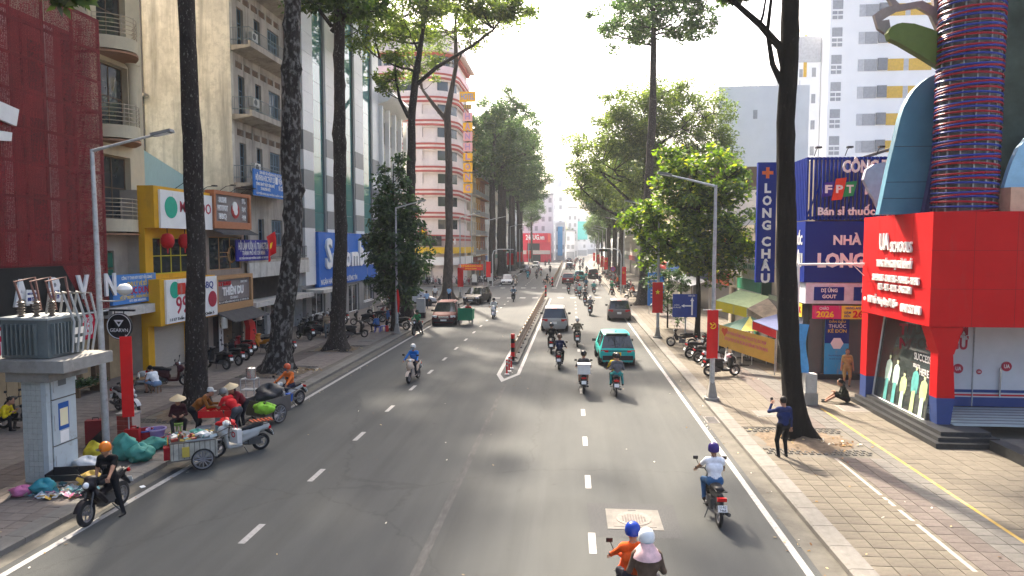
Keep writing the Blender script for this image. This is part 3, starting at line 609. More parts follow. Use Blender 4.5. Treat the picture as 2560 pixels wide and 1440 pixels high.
o = tag(MB().prism([(38.0, 2.2), (39.0, 1.6), (39.4, .2), (38.3, .2), (38.4, 1.4)], -18.9, -18.6, 'x').build('red_drape', mat('red_cloth', (.6, .02, .02), .7)), 'bright red drape hanging at the sushi restaurant entrance', 'drape')
# ---------------------------------------------------------------- LEFT: tall stained apartment block
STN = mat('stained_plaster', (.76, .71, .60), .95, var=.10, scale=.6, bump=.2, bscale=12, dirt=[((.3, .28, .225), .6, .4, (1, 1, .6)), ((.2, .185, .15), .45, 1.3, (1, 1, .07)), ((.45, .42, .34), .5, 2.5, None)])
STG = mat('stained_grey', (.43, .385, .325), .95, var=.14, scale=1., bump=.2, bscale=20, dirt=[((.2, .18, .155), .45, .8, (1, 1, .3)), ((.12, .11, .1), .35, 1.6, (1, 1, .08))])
t = thing('apartment_block', 'tall stained beige apartment block with open balconies', 'building', (-27, 44, 0), wp=True)
X2 = -20.4; Y0, Y1 = 40.4, 49.2
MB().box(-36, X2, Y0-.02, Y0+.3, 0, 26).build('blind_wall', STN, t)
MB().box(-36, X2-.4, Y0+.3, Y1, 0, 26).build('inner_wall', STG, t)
MB().box(-26.1, -25.9, Y0-.1, Y0-.02, 9, 26).build('downpipe', mat('pipe_stain', (.16, .15, .14), .9), t); MB().box(-26.8, -25.6, Y0-.5, Y0-.02, 15.1, 15.25).build('ledge', STG, t)
fl = [9.9, 14.0, 18.1, 22.2]; BLU = mat('blue_door', (.09, .15, .2), .6)
holes = []
for z in fl+[5.3]:
    h = 2.55; holes += [(41.3, 42.15, z, z+h), (43.6, 44.45, z, z+h), (45.6, 47.4, z+.75, z+h)]
    if z > 6:
        for k in range(6): holes.append((41.0+k*1.12, 41.85+k*1.12, z+2.95, z+3.35))
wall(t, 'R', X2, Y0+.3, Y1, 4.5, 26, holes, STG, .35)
for z in fl+[5.3]:
    window(t, 'R', X2, 41.3, 42.15, z, z+2.55, 2, 3, .2, BLU, name='door'); window(t, 'R', X2, 43.6, 44.45, z, z+2.55, 2, 3, .2, BLU, name='door')
    window(t, 'R', X2, 45.6, 47.4, z+.75, z+2.55, 4, 2, .2, mat('blue_window', (.2, .28, .34), .6), grille=True)
    if z > 6:
        MB().prism([(X2, z-.3), (X2+1.25, z-.1), (X2+1.25, z+.02), (X2, z+.02)], Y0+.05, 47.9, 'y').build('balcony_slab', STG, t)
        MB().box(X2+1.1, X2+1.25, Y0+.05, 47.9, z+.021, z+.25).build('balcony_upstand', STG, t)
        railing(t, 'R', X2, Y0+.1, 47.8, z+.25, 1.18, .8, mat('rail_teal', (.2, .24, .24), .6))
        for k in range(6):
            for q in range(5): fb(t, 'vent_bar', 'R', X2, 41.0+k*1.12, 41.85+k*1.12, z+2.97+q*.08, z+3.0+q*.08, -.2, -.05, mat('vent_brick', (.33, .24, .18), .9))
for z in fl:
    aircon(t, 'R', X2, 43.0, z+.9); aircon(t, 'R', X2, 48.6, z+1.6)
for y in (48.0, 48.25): MB().cyl((X2+.12, y, 4.5), (X2+.12, y, 26), .05, n=6).build('drain_pipe', mat('pipe_brown', (.2, .13, .1), .8), t)
MB().prism([(X2, 5.05), (X2+1.15, 5.05), (X2+1.15, 5.2), (X2, 5.25)], 39.7, 49.2, 'y').build('balcony_slab', STG, t); MB().box(X2+1.05, X2+1.2, 39.75, 49.2, 4.15, 5.05).build('balcony_front', mat('white_ledge', (.58, .56, .51), .9, dirt=((.3, .28, .24), .35, 2, (1, 1, .2))), t)
railing(t, 'R', X2, 43.0, 49, 5.25, 1.1, .8)
MB().box(X2-.1, X2+1.5, 39.9, 49.3, 2.35, 2.65).build('canopy', mat('ledge', (1, 1, 1)), t)
wall(t, 'R', X2, Y0, Y1, 0, 2.35, [(42.2, 44.6, 0, 2.3), (45.2, 48.4, .4, 2.3)], mat('white_wall', (.6, .6, .58), .8)); window(t, 'R', X2, 42.2, 44.6, .1, 2.3, 2, 2, .2, STEEL); window(t, 'R', X2, 45.2, 48.4, .4, 2.3, 3, 1, .2, STEEL)
MB().box(X2-.3, X2-.01, 41, 49.2, 2.65, 4.2).build('painted_recess', mat('recess_shade', (.05, .045, .04), .95), t)  # near-black slab: shade under the balcony put into its colour
s1 = tag(MB().box(XY+.05, XY+.12, 40.3, 45.6, 9.15, 10.75).build('blue_sign', sign('1769b8')), 'bright blue irrigation society sign with white lettering on balcony', 'sign')
for s, z, h, w_, y in (('LIÊN HIỆP CÁC HỘI KHOA HỌC VÀ KỸ THUẬT', 10.58, .17, 3.6, 42.9), ('HỘI KHOA HỌC THỦY LỢI', 10.25, .34, 2.7, 41.9), ('VIỆN TƯ VẤN', 10.25, .34, 1.6, 44.6), ('TRUNG TÂM KỸ THUẬT CÔNG NGHỆ', 9.87, .18, 2.6, 41.9), ('TÀI NGUYÊN NƯỚC', 9.6, .18, 1.4, 41.9), ('VÀ CÔNG NGHỆ', 9.8, .3, 1.6, 44.6), ('1125 TRẦN HƯNG ĐẠO PHƯỜNG 5 QUẬN 5 - ĐT 0838382222', 9.3, .12, 4.6, 42.9)): text(s1, s, (XY+.13, y, z), h, LET, 'R', w=w_, ext=.004, bold=.03)
MB().box(XY+.12, XY+.13, 43.35, 43.7, 10.05, 10.5).build('logo', LET, s1)
s2 = tag(MB().box(XY-.1, XY-.02, 38.2, 42.6, 5.2, 6.45).build('navy_sign', sign('1c1f8c')), 'navy garden and farm association sign behind the red flag', 'sign')
for s, z, h, w_ in (('HỘI LÀM VƯỜN VÀ TRANG TRẠI', 6.05, .42, 3.9), ('THÀNH PHỐ HỒ CHÍ MINH', 5.65, .26, 3.0), ('1125 TRẦN HƯNG ĐẠO PHƯỜNG 5 QUẬN 5 - ĐT 3838 2222', 5.35, .12, 3.8)): text(s2, s, (XY-.01, 40.4, z), h, LET, 'R', w=w_, ext=.004, bold=.03)
# flag
t = thing('national_flag', 'red flag with yellow star hanging limp from balcony pole', 'flag', (-18.9, 41.9, 6), wp=True)
MB().cyl((-19.4, 41.6, 5.5), (-18.6, 42.2, 7.1), .025, n=6).build('pole', STEEL, t)
fm_ = MB(); n = 8
for i in range(n+1):
    for j in range(n+1): f = i/n; q = j/n; fm_.v.append((-18.65-.15*q+.12*math.sin(q*7+f*2)*f, 42.15-.9*q*(1-.2*f)+.1*math.sin(f*5), 7.0-.35*q-1.35*f-.25*q*f))
for i in range(n):
    for j in range(n): k = i*(n+1)+j; fm_.f.append((k, k+1, k+n+2, k+n+1)); fm_.m.append(1 if i in (3, 4) and j in (3, 4) else 0)
fm_.build('cloth', [REDB, STARY], t, 80)
# ---------------------------------------------------------------- LEFT: bank tower
t = thing('bank_tower', 'white panelled bank tower with tall green glass strips and blue sign', 'building', (-26, 59, 0), wp=True)
PW = mat('bank_panel', (.68, .69, .69), .35, var=.04, rand=.03); PG = mat('bank_panel_grey', (.2, .21, .22), .35, var=.06, rand=.04); X3 = -19.5
MB().box(-34, X3-.35, 49.25, 69.2, 0, 30.6).build('core', mat('bank_core', (.5, .5, .5), .6), t)
H = 1.43; P = [(49.25, 51.3, 0), (54.0, 56.6, 1), (61.4, 63.9, 0), (67.0, 69.2, 1)]
for a, b_, q in P:
    for k in range(-3, 17):
        z = 7.4+k*H; m = PG if (0 <= k < 5 and (k % 2 == 0) and z < 14.7) else PW
        if q and 0 <= k < 3: m = PG if k % 2 == 0 else PW
        MB().box(X3-.34, X3, a+.008, b_-.008, z+.008, z+H-.008).build('facade_panel', m, t)
for k in range(-3, 17):
    z = 7.4+k*H; m = PG if (0 <= k < 5 and k % 2 == 0) else PW
    MB().box(-21.6, X3-.36, 49.13, 49.24, z+.008, z+H-.008).build('facade_panel', m, t)
for a, b_ in ((51.3, 54.0), (56.6, 61.4), (63.9, 67.0)):
    for k in range(0, 16):
        z = 7.2+k*H; MB().box(X3-.3, X3-.2, a+.02, b_-.32, z+.01, z+H-.01).build('glass_pane', GLASSG, t)
    MB().box(X3-.34, X3-.05, b_-.3, b_, 7.2, 30).build('mullion', PG, t)
    MB().box(X3-.34, X3-.18, a, b_-.3, 7.16, 7.2).build('mullion', PG, t)
for k in range(5): MB().box(X3-.1, X3+.4, 61.5, 67, 26.5+k*.4, 26.6+k*.4).build('crown_fin', PG, t)
board(t, 'R', X3, 51.35, 67.2, 2.85, 7.12, sign('1f63b8'), -.1, .22)
yy = 52.6
for ch, wd in zip('Sacombank', (1.35, 1.25, 1.15, 1.3, 2.0, 1.3, 1.25, 1.2, 1.2)):
    text(t, ch, (X3+.3, yy, 5.05 if ch not in 'Sbk' else 5.3), 2.35 if ch in 'Sbk' else 1.75, LET, 'R', wd, ext=.1, bold=.04, align='LEFT'); yy += wd+.28
ft(t, 'NGÂN HÀNG SÀI GÒN THƯƠNG TÍN', 'R', X3, 56.2, 3.2, .42, LET, 9, .24)
ST2 = mat('bank_stone', (.24, .24, .23), .5, var=.1)
wall(t, 'R', X3, 49.25, 69.2, 0, 2.85, [(50.3, 53.2, .75, 2.6), (54.4, 57.6, .75, 2.6), (59, 62, .1, 2.6), (63.4, 66.8, .75, 2.6)], ST2)
for a, b_, z in ((50.3, 53.2, .75), (54.4, 57.6, .75), (59, 62, .1), (63.4, 66.8, .75)): window(t, 'R', X3, a, b_, z, 2.6, 2, 1, .2, WHITE, GLASS, .08, sill=z > .5)
MB().box(X3-.1, X3+1.3, 49.3, 53.4, 2.55, 2.8).build('canopy', mat('ledge', (1, 1, 1)), t)
# ---------------------------------------------------------------- LEFT: cream low block with green louvres
t = thing('louvre_block', 'cream block with curved eave and green louvres before the hotel', 'building', (-24, 74, 0), wp=True)
hol = [(70.2+k*2.6, 71.9+k*2.6, z, z+2.3) for k in range(4) for z in (12.4, 16.6)]
wall(t, 'R', -19.6, 69.25, 79, 0, 21, hol+[(70, 78, .2, 3)], mat('ivory', (.66, .62, .53), .8, dirt=((.45, .42, .35), .2, 1, (1, 1, .2))))
for h in hol: window(t, 'R', -19.6, *h, 2, 2, .2)
for k in range(5): MB().box(-19.6, -19.15, 69.5+k*2.6-.2, 69.5+k*2.6+.2, 11.5, 20.2).build('fin', WHITE, t)
MB().box(-32, -19.95, 69.3, 78.9, 0, 20.8).build('inner_wall', mat('ivory', (1, 1, 1)), t)
MB().prism([(-19.7, 20.3), (-18.6, 20.6), (-18.0, 21.2), (-18.2, 21.6), (-19.7, 21.8)], 69.25, 79.2, 'y').build('eave', WHITE, t, 50)
for k in range(8): MB().prism([(-19.6, 9.2+k*.42), (-18.2, 8.95+k*.42), (-18.2, 9.05+k*.42), (-19.6, 9.4+k*.42)], 70, 76.5-k*.3, 'y').build('louvre', GRN, t)
for k in range(4): MB().box(-19.55, -19.45, 71+k*1.9, 72.8+k*1.9, 4.2, 8.6).build('glass_pane', GLASSG, t)
window(t, 'R', -19.6, 70, 78, .2, 3, 5, 1, .2, STEEL)
# ---------------------------------------------------------------- LEFT: rounded pink hotel beyond the junction
t = thing('rounded_hotel', 'pink and white rounded hotel with red bands beyond the junction', 'hotel', (-25, 110, 0), wp=True)
HP = mat('hotel_pink', (.72, .55, .57), .8, var=.05); HW = mat('hotel_white', (.68, .6, .57), .8, var=.06, dirt=((.5, .47, .44), .2, 1, (1, 1, .2))); HR_ = mat('hotel_red', (.40, .10, .085), .8, var=.1); HT = mat('hotel_tile', (.45, .36, .33), .8, var=.3, scale=12)
def plan(off=0, yb=118):
    r = 4.2; cx, cy_ = -21.6, 107.2; pts = [(-30.5-off, 103-off)]+[(cx+(r+off)*math.sin(R(a)), cy_-(r+off)*math.cos(R(a))) for a in range(0, 91, 10)]+[(cx+r+off, yb), (-30.5-off, yb)]
    return pts
MB().prism(plan(-.5), 0, 38, 'z').build('core', HW, t)
F0 = 6.7; FH = 3.45
for k in range(8):
    z = F0+FH*k; top = k == 7
    MB().prism(plan(.12), z, z+.3, 'z').build('red_band', HR_, t); MB().prism(plan(.05), z+.3, z+.62, 'z').build('band_gap', HW, t); MB().prism(plan(.15), z+.62, z+.9, 'z').build('red_band', HR_, t)
    if top:
        MB().prism(plan(0), z+.9, z+2.0, 'z').build('parapet', HP, t)
        for a in range(5, 90, 10): 
            x, y = -21.6+4.0*math.sin(R(a)), 107.2-4.0*math.cos(R(a)); o = MB().cbox((x, y, z+2.75), (.62, .08, 1.4), (0, 0, R(a))).build('window', GLASS, t)
        for k2 in range(5): window(t, 'C', 103.3, -29.8+k2*1.5, -28.5+k2*1.5, z+2.05, z+3.4, 2, 1, .1)
        MB().prism(plan(.1), z+3.45, z+3.9, 'z').build('red_band', HR_, t); MB().prism(plan(.9), z+3.9, z+4.2, 'z').build('eave', HW, t)
    else:
        MB().prism(plan(-.05), z+.9, z+1.75, 'z').build('parapet', HW, t, 30)
        for a0, a1 in ((-30.5, -29.3), (-27.9, -26.9), (-23.3, -22.4)): fb(t, 'pier', 'C', 103.0, a0, a1, z+.9, z+FH, -.5, .0, HT if a0 < -25 else HW)
        window(t, 'C', 103.3, -26.7, -23.5, z+1.3, z+3.25, 4, 1, .12, DARK, grille=True); window(t, 'C', 103.3, -29.2, -28.0, z+1.3, z+3.25, 2, 1, .12, DARK)
        for a in (35, 70):
            x, y = -21.6+3.75*math.sin(R(a)), 107.2-3.75*math.cos(R(a)); o = MB().cbox((x, y, z+2.35), (1.7, .1, 1.8), (0, 0, R(a))).build('window', GLASS, t)
        MB().prism(plan(-.1), z+FH-.25, z+FH, 'z').build('lintel', HW, t)
MB().box(-30.4, -21.4, 102.7, 103.0, 3.2, 4.3).build('white_fascia', WHITE, t); MB().prism(plan(.5), 3.0, 4.2, 'z').build('white_fascia', WHITE, t, 30)
MB().prism(plan(.6), 4.75, 5.7, 'z').build('yellow_fascia', mat('fascia_yellow', (.7, .45, .03), .6), t, 30); MB().prism(plan(.1), 5.7, 7.4, 'z').build('tile_band', HT, t)
fb(t, 'sign_board', 'C', 102.8, -26.5, -19.5, 5.9, 7.4, .0, .15, BOX); text(t, 'HOTEL', (-25.4, 102.55, 6.5), .95, LET, 'C', w=4.2, bold=.03); text(t, 'HẠNH', (-18.9, 104.0, 6.5), .9, LET, 'C', w=2.6, bold=.03)
MB().lathe([(.0, 0), (.75, 0), (.75, .12), (0, .12)], 20, (-22.3, 102.6, 8.0), M=Euler((R(90), 0, 0)).to_matrix()).build('logo_disc', mat('logo_red', (.4, .03, .03), .5), t); MB().box(-22.4, -22.2, 102.42, 102.46, 7.5, 8.5).box(-22.8, -21.8, 102.42, 102.46, 7.9, 8.1).build('logo_cross', STARY, t)
for k in range(5): window(t, 'C', 102.9, -30+k*1.8, -28.4+k*1.8, .2, 2.9, 2, 1, .05, STEEL)
t = thing('hotel_blade_sign', 'tall column of yellow and pink letter boxes on the hotel corner', 'sign', (-16, 104.5, 14), wp=True)
SY = sign('e0a526'); SP = sign('d9a09c'); LPU = mat('letter_mauve', (.4, .25, .42), .5)
MB().box(-16.9, -14.5, 104.3, 104.6, 27.6, 29.1).build('letter_box', SY, t); text(t, 'HOTEL', (-15.7, 104.28, 28.3), .9, mat('letter_blue', (.15, .25, .5), .5), 'C', w=2.0)
MB().box(-16.3, -15.1, 104.3, 104.6, 26.5, 27.2).build('letter_box', mat('box_brown', (.25, .16, .1), .6), t); text(t, '1115', (-15.7, 104.28, 26.85), .5, LETY, 'C', w=1.0)
z = 26.0
for i, ch in enumerate('HẠNHLONG'):
    hh = (1.25, 1.2, 1.3, 1.3, 1.2, 1.35, 1.3, 1.4)[i]; MB().box(-16.4, -15.0, 104.3, 104.6, z-hh, z).build('letter_box', SY if i in (1, 4, 5, 6, 7) else SP, t); text(t, ch, (-15.7, 104.28, z-hh/2), .9, LPU, 'C', w=.75, bold=.04); z -= hh+.25
for x in (-16.2, -15.2): MB().cyl((x, 104.65, 3), (x, 104.65, 28), .05, n=6).build('frame_pole', STEEL, t)
# ---------------------------------------------------------------- RIGHT: language school
XU = 11.15; YU = 22.4
t = thing('language_school', 'red language school with overhanging sign box and black steps', 'school', (14, 25, 0), wp=True)
RD = mat('school_red', (.52, .004, .007), .6, var=.05, scale=1.2, spec=.12, dirt=((.45, .03, .025), .2, 1.5, (1, 3, .2))); NV = mat('school_navy', (.03, .06, .2), .5, var=.1); STB = mat('black_granite', (.03, .032, .034), .35, var=.3, scale=10)
MB().box(XU, 19, YU, 27.45, 3.62, 7.2).build('sign_box', RD, t)
for s, z, h, y, w_, al in (('UA', 6.25, .62, 25.6, .72, 0), ('SCHOOLS', 6.08, .36, 24.35, 1.5, 0), ('TRUNG TÂM NGOẠI NGỮ LIÊN MỸ', 5.5, .26, 24.85, 2.6, 0), ('SUPERKIDS - STARTERS - MOVERS - FLYERS', 4.98, .24, 24.75, 3.4, 0), ('KET - PET - IELTS - ENGCOM', 4.66, .24, 24.75, 2.4, 0), ('1090 Trần Hưng Đạo, P7, Q5', 4.15, .26, 25.7, 2.2, 0), ('0848 252 890', 4.05, .28, 23.55, 1.35, 0)):
    ft(t, s, 'L', XU, y, z, h, LET, w_, .04, ext=.03, bold=.012)
for y in (26.95, 24.4): MB().lathe([(0, 0), (.07, .0), (.07, .05), (0, .05)], 10, (XU-.07, y, 4.15), M=Euler((0, R(-90), 0)).to_matrix()).build('pin_icon', LET, t)
for y in (23.65, 24.9, 26.15): MB().box(XU-.003, XU, y-.006, y+.006, 3.63, 7.19).build('panel_seam', mat('seam_red', (.25, .003, .005), .7), t)
for z in (4.8, 6.0): MB().box(XU-.003, XU, YU, 27.44, z-.006, z+.006).build('panel_seam', mat('seam_red', (1, 1, 1)), t); MB().box(XU+.01, 19, YU-.003, YU, z-.006, z+.006).build('panel_seam', mat('seam_red', (1, 1, 1)), t)
for x in (12.4, 13.65, 14.9): MB().box(x-.006, x+.006, YU-.003, YU, 3.63, 7.19).build('panel_seam', mat('seam_red', (1, 1, 1)), t)
# far and near columns
def taper(a, b, y0, y1, m, name='column'):
    return MB().add([(a[0], y0, a[2]), (a[1], y0, a[2]), (a[1], y1, a[2]), (a[0], y1, a[2]), (b[0], y0, b[2]), (b[1], y0, b[2]), (b[1], y1, b[2]), (b[0], y1, b[2])], [(3, 2, 1, 0), (4, 5, 6, 7), (0, 1, 5, 4), (1, 2, 6, 5), (2, 3, 7, 6), (3, 0, 4, 7)]).build(name, m, t)
taper((XU+.02, 12.05, .1), (XU+.02, 12.2, 1.2), 26.9, 27.43, NV, 'column_base'); taper((XU+.02, 12.2, 1.2), (XU+.02, 12.6, 3.6), 26.9, 27.43, RD)
taper((11.55, 11.95, .5), (11.5, 12.05, 1.35), 22.5, 22.95, NV, 'column_base'); taper((11.5, 12.05, 1.35), (11.5, 11.95, 2.75), 22.5, 22.95, RD); taper((11.5, 11.95, 2.75), (XU+.05, 12.2, 3.6), 22.45, 23.0, RD, 'column_head')
# slanted display window
def slant(f, z): return 11.45+.35*(z-.5)/3.1+f
gl_ = MB().add([(slant(0, .5), 23.05, .5), (slant(0, .5), 26.85, .5), (slant(0, 3.6), 26.85, 3.6), (slant(0, 3.6), 23.05, 3.6), (slant(.02, .5), 23.05, .5), (slant(.02, .5), 26.85, .5), (slant(.02, 3.6), 26.85, 3.6), (slant(.02, 3.6), 23.05, 3.6)], [(0, 1, 2, 3), (7, 6, 5, 4), (0, 4, 5, 1), (1, 5, 6, 2), (2, 6, 7, 3), (3, 7, 4, 0)]).build('display_glass', glass_mat('display_glass', (.07, .085, .08), .03, .35), t)
fr = MB(); fr.tube([(slant(-.03, .5), 23.05, .5), (slant(-.03, .5), 26.85, .5), (slant(-.03, 3.58), 26.85, 3.58)], .035, 4); fr.build('window_frame', plast('cfd2d2'), t)
PRN = [mat('print_mint', (.55, .72, .62), .5, var=.25, scale=3), mat('print_teal', (.12, .42, .40), .5, var=.35, scale=3), mat('print_lime', (.55, .68, .32), .5, var=.25, scale=4)]
SK = mat('print_skin', (.62, .66, .42), .5)
for k, (y, z0, h, mi) in enumerate(((25.95, .55, 1.75, 0), (25.35, .55, 1.65, 0), (24.75, .52, 1.3, 2), (24.0, .52, 1.7, 1), (23.4, .52, 1.45, 2))):
    q = lambda yy, zz: (slant(-.012, zz), yy, zz)
    pts = [(-.10, 0), (.11, 0), (.13, .42), (.19, .40), (.23, .62), (.19, .78), (.06, .835), (-.06, .835), (-.2, .77), (-.24, .6), (-.19, .38), (-.13, .43)]
    MB().add([q(y+a, z0+b*h) for a, b in pts], [tuple(range(len(pts)))]).build('poster_figure', PRN[mi], t)
    MB().add([q(y+(-.13, .12, .11, -.1)[i], z0+h*(0, 0, .42, .45)[i]) for i in range(4)], [(0, 1, 2, 3)]).build('poster_legs', PRN[(mi+1) % 3], t).location.x = -.004
    MB().add([q(y+.075*math.cos(i*.63), z0+h*.9+.105*math.sin(i*.63)) for i in range(10)], [tuple(range(10))]).build('poster_face', SK, t)
    MB().add([q(y+.085*math.cos(i*.4), z0+h*.925+.10*math.sin(i*.4)) for i in range(9)], [tuple(range(9))]).build('poster_hair', LETK, t).location.x = -.004
for s, z, h, y, w_, m in (('SUCCESS', 2.4, .24, 23.75, 1.1, LET), ('starts', 2.12, .18, 24.05, .45, LET), ('HERE', 1.95, .24, 23.5, .6, LET), ('SAI', 2.85, .3, 23.4, .5, LETR)): text(t, s, (slant(-.02, z), y, z), h, m, 'L', w=w_, ext=.002, bold=.03)
# platform and steps
for i, (dx, z) in enumerate(((10.85, .27), (11.02, .39), (11.2, .51))): MB().box(dx, 12.9-.12*i, 21.15+.22*i, 27.5, .1, z).build('step', STB, t)
MB().box(12.35, 12.75, 10, 21.14, .1, .42).build('plinth_edge', STB, t); MB().box(12.76, 20, 10, 21.5, .1, .36).build('forecourt', TILE_G, t)
FLR = mat('forecourt_tile', (.42, .5, .5), .35, var=.1)
for k in range(7): MB().box(12.0, 20, 22.35+k*.38, 22.35+k*.38+.3, .515, .53).build('floor_tile', FLR, t); MB().box(12.0, 20, 22.66+k*.38, 22.66+k*.38+.06, .513, .532).build('floor_strip', STB, t)
# recessed glazed front with prints
FRO = mat('frosted', (.58, .6, .62), .3, var=.08, scale=.8)
MB().box(12.1, 20, 25.1, 25.2, .53, 3.6).build('glazed_wall', FRO, t)
for x in (14.0, 15.9, 17.8): MB().box(x-.015, x+.015, 25.06, 25.1, .53, 3.6).build('mullion', STEEL, t)
MB().box(14.85, 14.9, 25.0, 25.05, .9, 1.9).build('door_handle', CHROME, t)
for z0, z1, m in ((.53, .85, NV), (1.02, 1.12, NV), (.9, .96, LETR)): MB().box(12.1, 20, 25.075, 25.098, z0, z1).build('print_stripe', m, t)
text(t, 'TRUNG TÂM', (12.65, 25.09, 3.2), .38, LRC, 'C', w=2.3, bold=.05, ext=.004); text(t, 'NGOẠI NGỮ', (12.65, 25.09, 2.7), .38, LRC, 'C', w=2.3, bold=.05, ext=.004)
for x, z, r in ((13.5, 1.85, .17), (14.2, 1.75, .09), (15.1, 1.95, .17), (15.95, 1.8, .12)):
    MB().cyl((x, 25.09, z), (x, 25.07, z), r, n=20).build('round_print', LRC, t); text(t, 'UA', (x, 25.065, z), r*.8, LET, 'C', w=r*1.1, ext=.002)
MB().box(12.2, 19.5, 26.9, 27.4, .5, 3.6).build('inner_wall', mat('dim_wall', (.2, .17, .14), .9), t)
# sculpted leaves, coil pillar
def leaf(name, pts, y, th, m): return MB().prism(pts, y-th, y, 'y').build(name, m, t, 30)
LB = mat('panel_blue', (.075, .22, .31), .45, var=.1, scale=1.5); LP_ = mat('panel_purple', (.05, .05, .16), .5); LL = mat('panel_lilac', (.36, .33, .42), .5); LG = mat('panel_olive', (.12, .17, .035), .5, var=.12); LT = mat('panel_taupe', (.33, .28, .26), .6)
BL = [(10.51, 7.21), (10.6, 7.72), (10.78, 8.82), (11.1, 10.45), (11.2, 10.8), (11.36, 11.15), (11.53, 11.42), (11.74, 11.63), (11.95, 11.79), (12.16, 11.89), (12.51, 11.91), (12.41, 10.43), (12.27, 8.81), (12.02, 7.21)]
leaf('leaf_panel', BL, 25, .3, LB); leaf('leaf_panel', [(11.83, 7.21), (12.07, 8.76), (12.23, 10.5), (12.31, 11.82), (12.6, 11.81), (12.78, 7.21)], 24.65, .25, LP_)
for z, x0, x1 in ((8.3, 10.68, 12.2), (9.5, 10.92, 12.33), (7.75, 10.6, 12.1)): MB().box(x0+.03, x1-.03, 24.69, 24.702, z, z+.015).build('panel_seam', BLACK, t)
leaf('leaf_panel', [(10.61, 8.55), (10.7, 8.91), (10.97, 9.1), (11.32, 9.17), (11.56, 9.09), (11.53, 8.54), (11.44, 7.81), (11.25, 7.3), (11.01, 7.82), (10.79, 8.18)], 26.5, .2, LL)
leaf('leaf_panel', [(10.27, 13.09), (10.33, 13.22), (10.39, 13.29), (10.54, 13.36), (10.7, 13.39), (11.08, 13.35), (11.6, 13.17), (12.2, 12.9), (12.25, 11.72), (11.43, 12.26), (10.66, 12.73), (10.34, 12.89)], 24.2, .3, LG)
leaf('sculpted_figure', [(10.03, 13.84), (10.28, 14.03), (10.6, 14.12), (10.46, 14.36), (10.19, 14.89), (10.44, 14.88), (10.65, 14.35), (10.85, 14.15), (11.55, 14.26), (11.94, 14.05), (11.82, 14.71), (12.11, 14.7), (12.3, 13.13), (12.1, 13.2), (11.82, 13.8), (11.43, 14.04), (10.8, 13.95), (10.48, 13.77), (10.29, 13.64), (10.52, 13.67), (10.58, 13.37), (10.44, 13.2), (10.17, 13.38)], 24.6, .15, LT)
leaf('leaf_panel', [(13.53, 7.97), (13.65, 8.47), (13.75, 8.8), (13.89, 9.16), (14.1, 9.45), (14.34, 9.71), (15.11, 9.9), (16.5, 9.9), (16.5, 7.96)], 23.2, .2, mat('panel_sky', (.28, .5, .66), .5)); MB().box(13.5, 18, 22.6, 23.3, 7.21, 7.95).build('peach_block', mat('peach', (.58, .36, .25), .7), t)
MB().cyl((12.72, 23.7, 7.2), (12.72, 23.7, 17), .78, n=24).build('pillar_core', mat('pillar_mesh', (.16, .15, .15), .5, .3, var=.5, scale=6), t, 40)
for k in range(14):
    a = 2*math.pi*k/14; MB().box(-.02, .02, -.02, .02, 7.2, 17).build('pillar_rod', STEEL, t, loc=(12.72+.84*math.cos(a), 23.7+.84*math.sin(a), 0))
ringpts = [(.92*math.cos(2*math.pi*i/28), .92*math.sin(2*math.pi*i/28), .05*math.sin(2*math.pi*i/28+1.)) for i in range(29)]
rm = [MB().tube(ringpts, .036, 5).mesh('coil_ring', plast(c, .35), 60) for c in ('a01a2c', '2c3f98')]
for k in range(82): link('coil_ring', rm[k % 2], t, (12.72, 23.7, 7.28+k*.117), (rnd.uniform(-.02, .02), rnd.uniform(-.02, .02), k*1.3))
MB().box(13.8, 20, 24.2, 27.4, 7.2, 17).build('rear_block', mat('moss_wall', (.05, .07, .055), .9, var=.4, scale=1.5), t)
for k in range(6): MB().cyl((13.75, 24.0, 8.2+k*1.1), (13.75, 24.19, 8.3+k*1.1), .03, n=5).build('bracket', STEEL, t)
MB().cyl((13.72, 24.05, 7.2), (13.72, 24.05, 17), .07, n=8).build('drain_pipe', STEEL, t)
# ---------------------------------------------------------------- RIGHT: blue pharmacy on the corner
t = thing('blue_pharmacy', 'corner pharmacy with navy sign boards and a lattice billboard on top', 'pharmacy', (14, 34, 0), wp=True)
NB = mat('pharmacy_navy', (.006, .024, .22), .6, var=.06, scale=1, spec=.08); YC = 31.5; XC = 10.3; LW = mat('pale_blue_white', (.62, .66, .72), .6)
MB().box(XC+.6, 20, YC+.6, 38.5, 0, 10).build('core', mat('dim_wall', (.2, .17, .14), .9), t)
MB().box(XC, 19, YC, YC+.25, 4.5, 7.2).build('sign_board', NB, t); MB().box(XC, XC+.25, YC+.26, 33.3, 4.5, 7.2).build('sign_board', NB, t)
text(t, 'NHÀ THUỐC', (13.1, YC-.02, 6.35), .42, LET, 'C', w=3.2, bold=.04, ext=.02); text(t, 'LONG CHÂU', (13.0, YC-.02, 5.45), .6, LET, 'C', w=4.3, bold=.06, ext=.02)
text(t, 'THUỐC', (XC-.02, 32.5, 6.35), .42, LET, 'L', w=1.4, bold=.04); text(t, 'CHÂU', (XC-.02, 32.5, 5.45), .6, LET, 'L', w=1.5, bold=.05)
MB().box(XC+.1, 19, YC+.05, YC+.6, 3.55, 4.48).build('fascia', LW, t); MB().box(XC+.1, XC+.6, YC+.62, 33.3, 3.55, 4.48).build('fascia', LW, t)
for x, a, b_ in ((11.4, 'DỊ ỨNG', 'GOUT'), (13.1, 'HÔ HẤP', 'TIÊU HÓA')):
    MB().box(x-.64, x+.64, YC, YC+.04, 3.7, 4.3).build('sign_board', NB, t); text(t, a, (x, YC-.01, 4.14), .16, LET, 'C', w=.7, bold=.04); text(t, b_, (x, YC-.01, 3.87), .16, LET, 'C', w=.6, bold=.04)
PK2 = sign('d0206a'); YB = sign('f0d848')
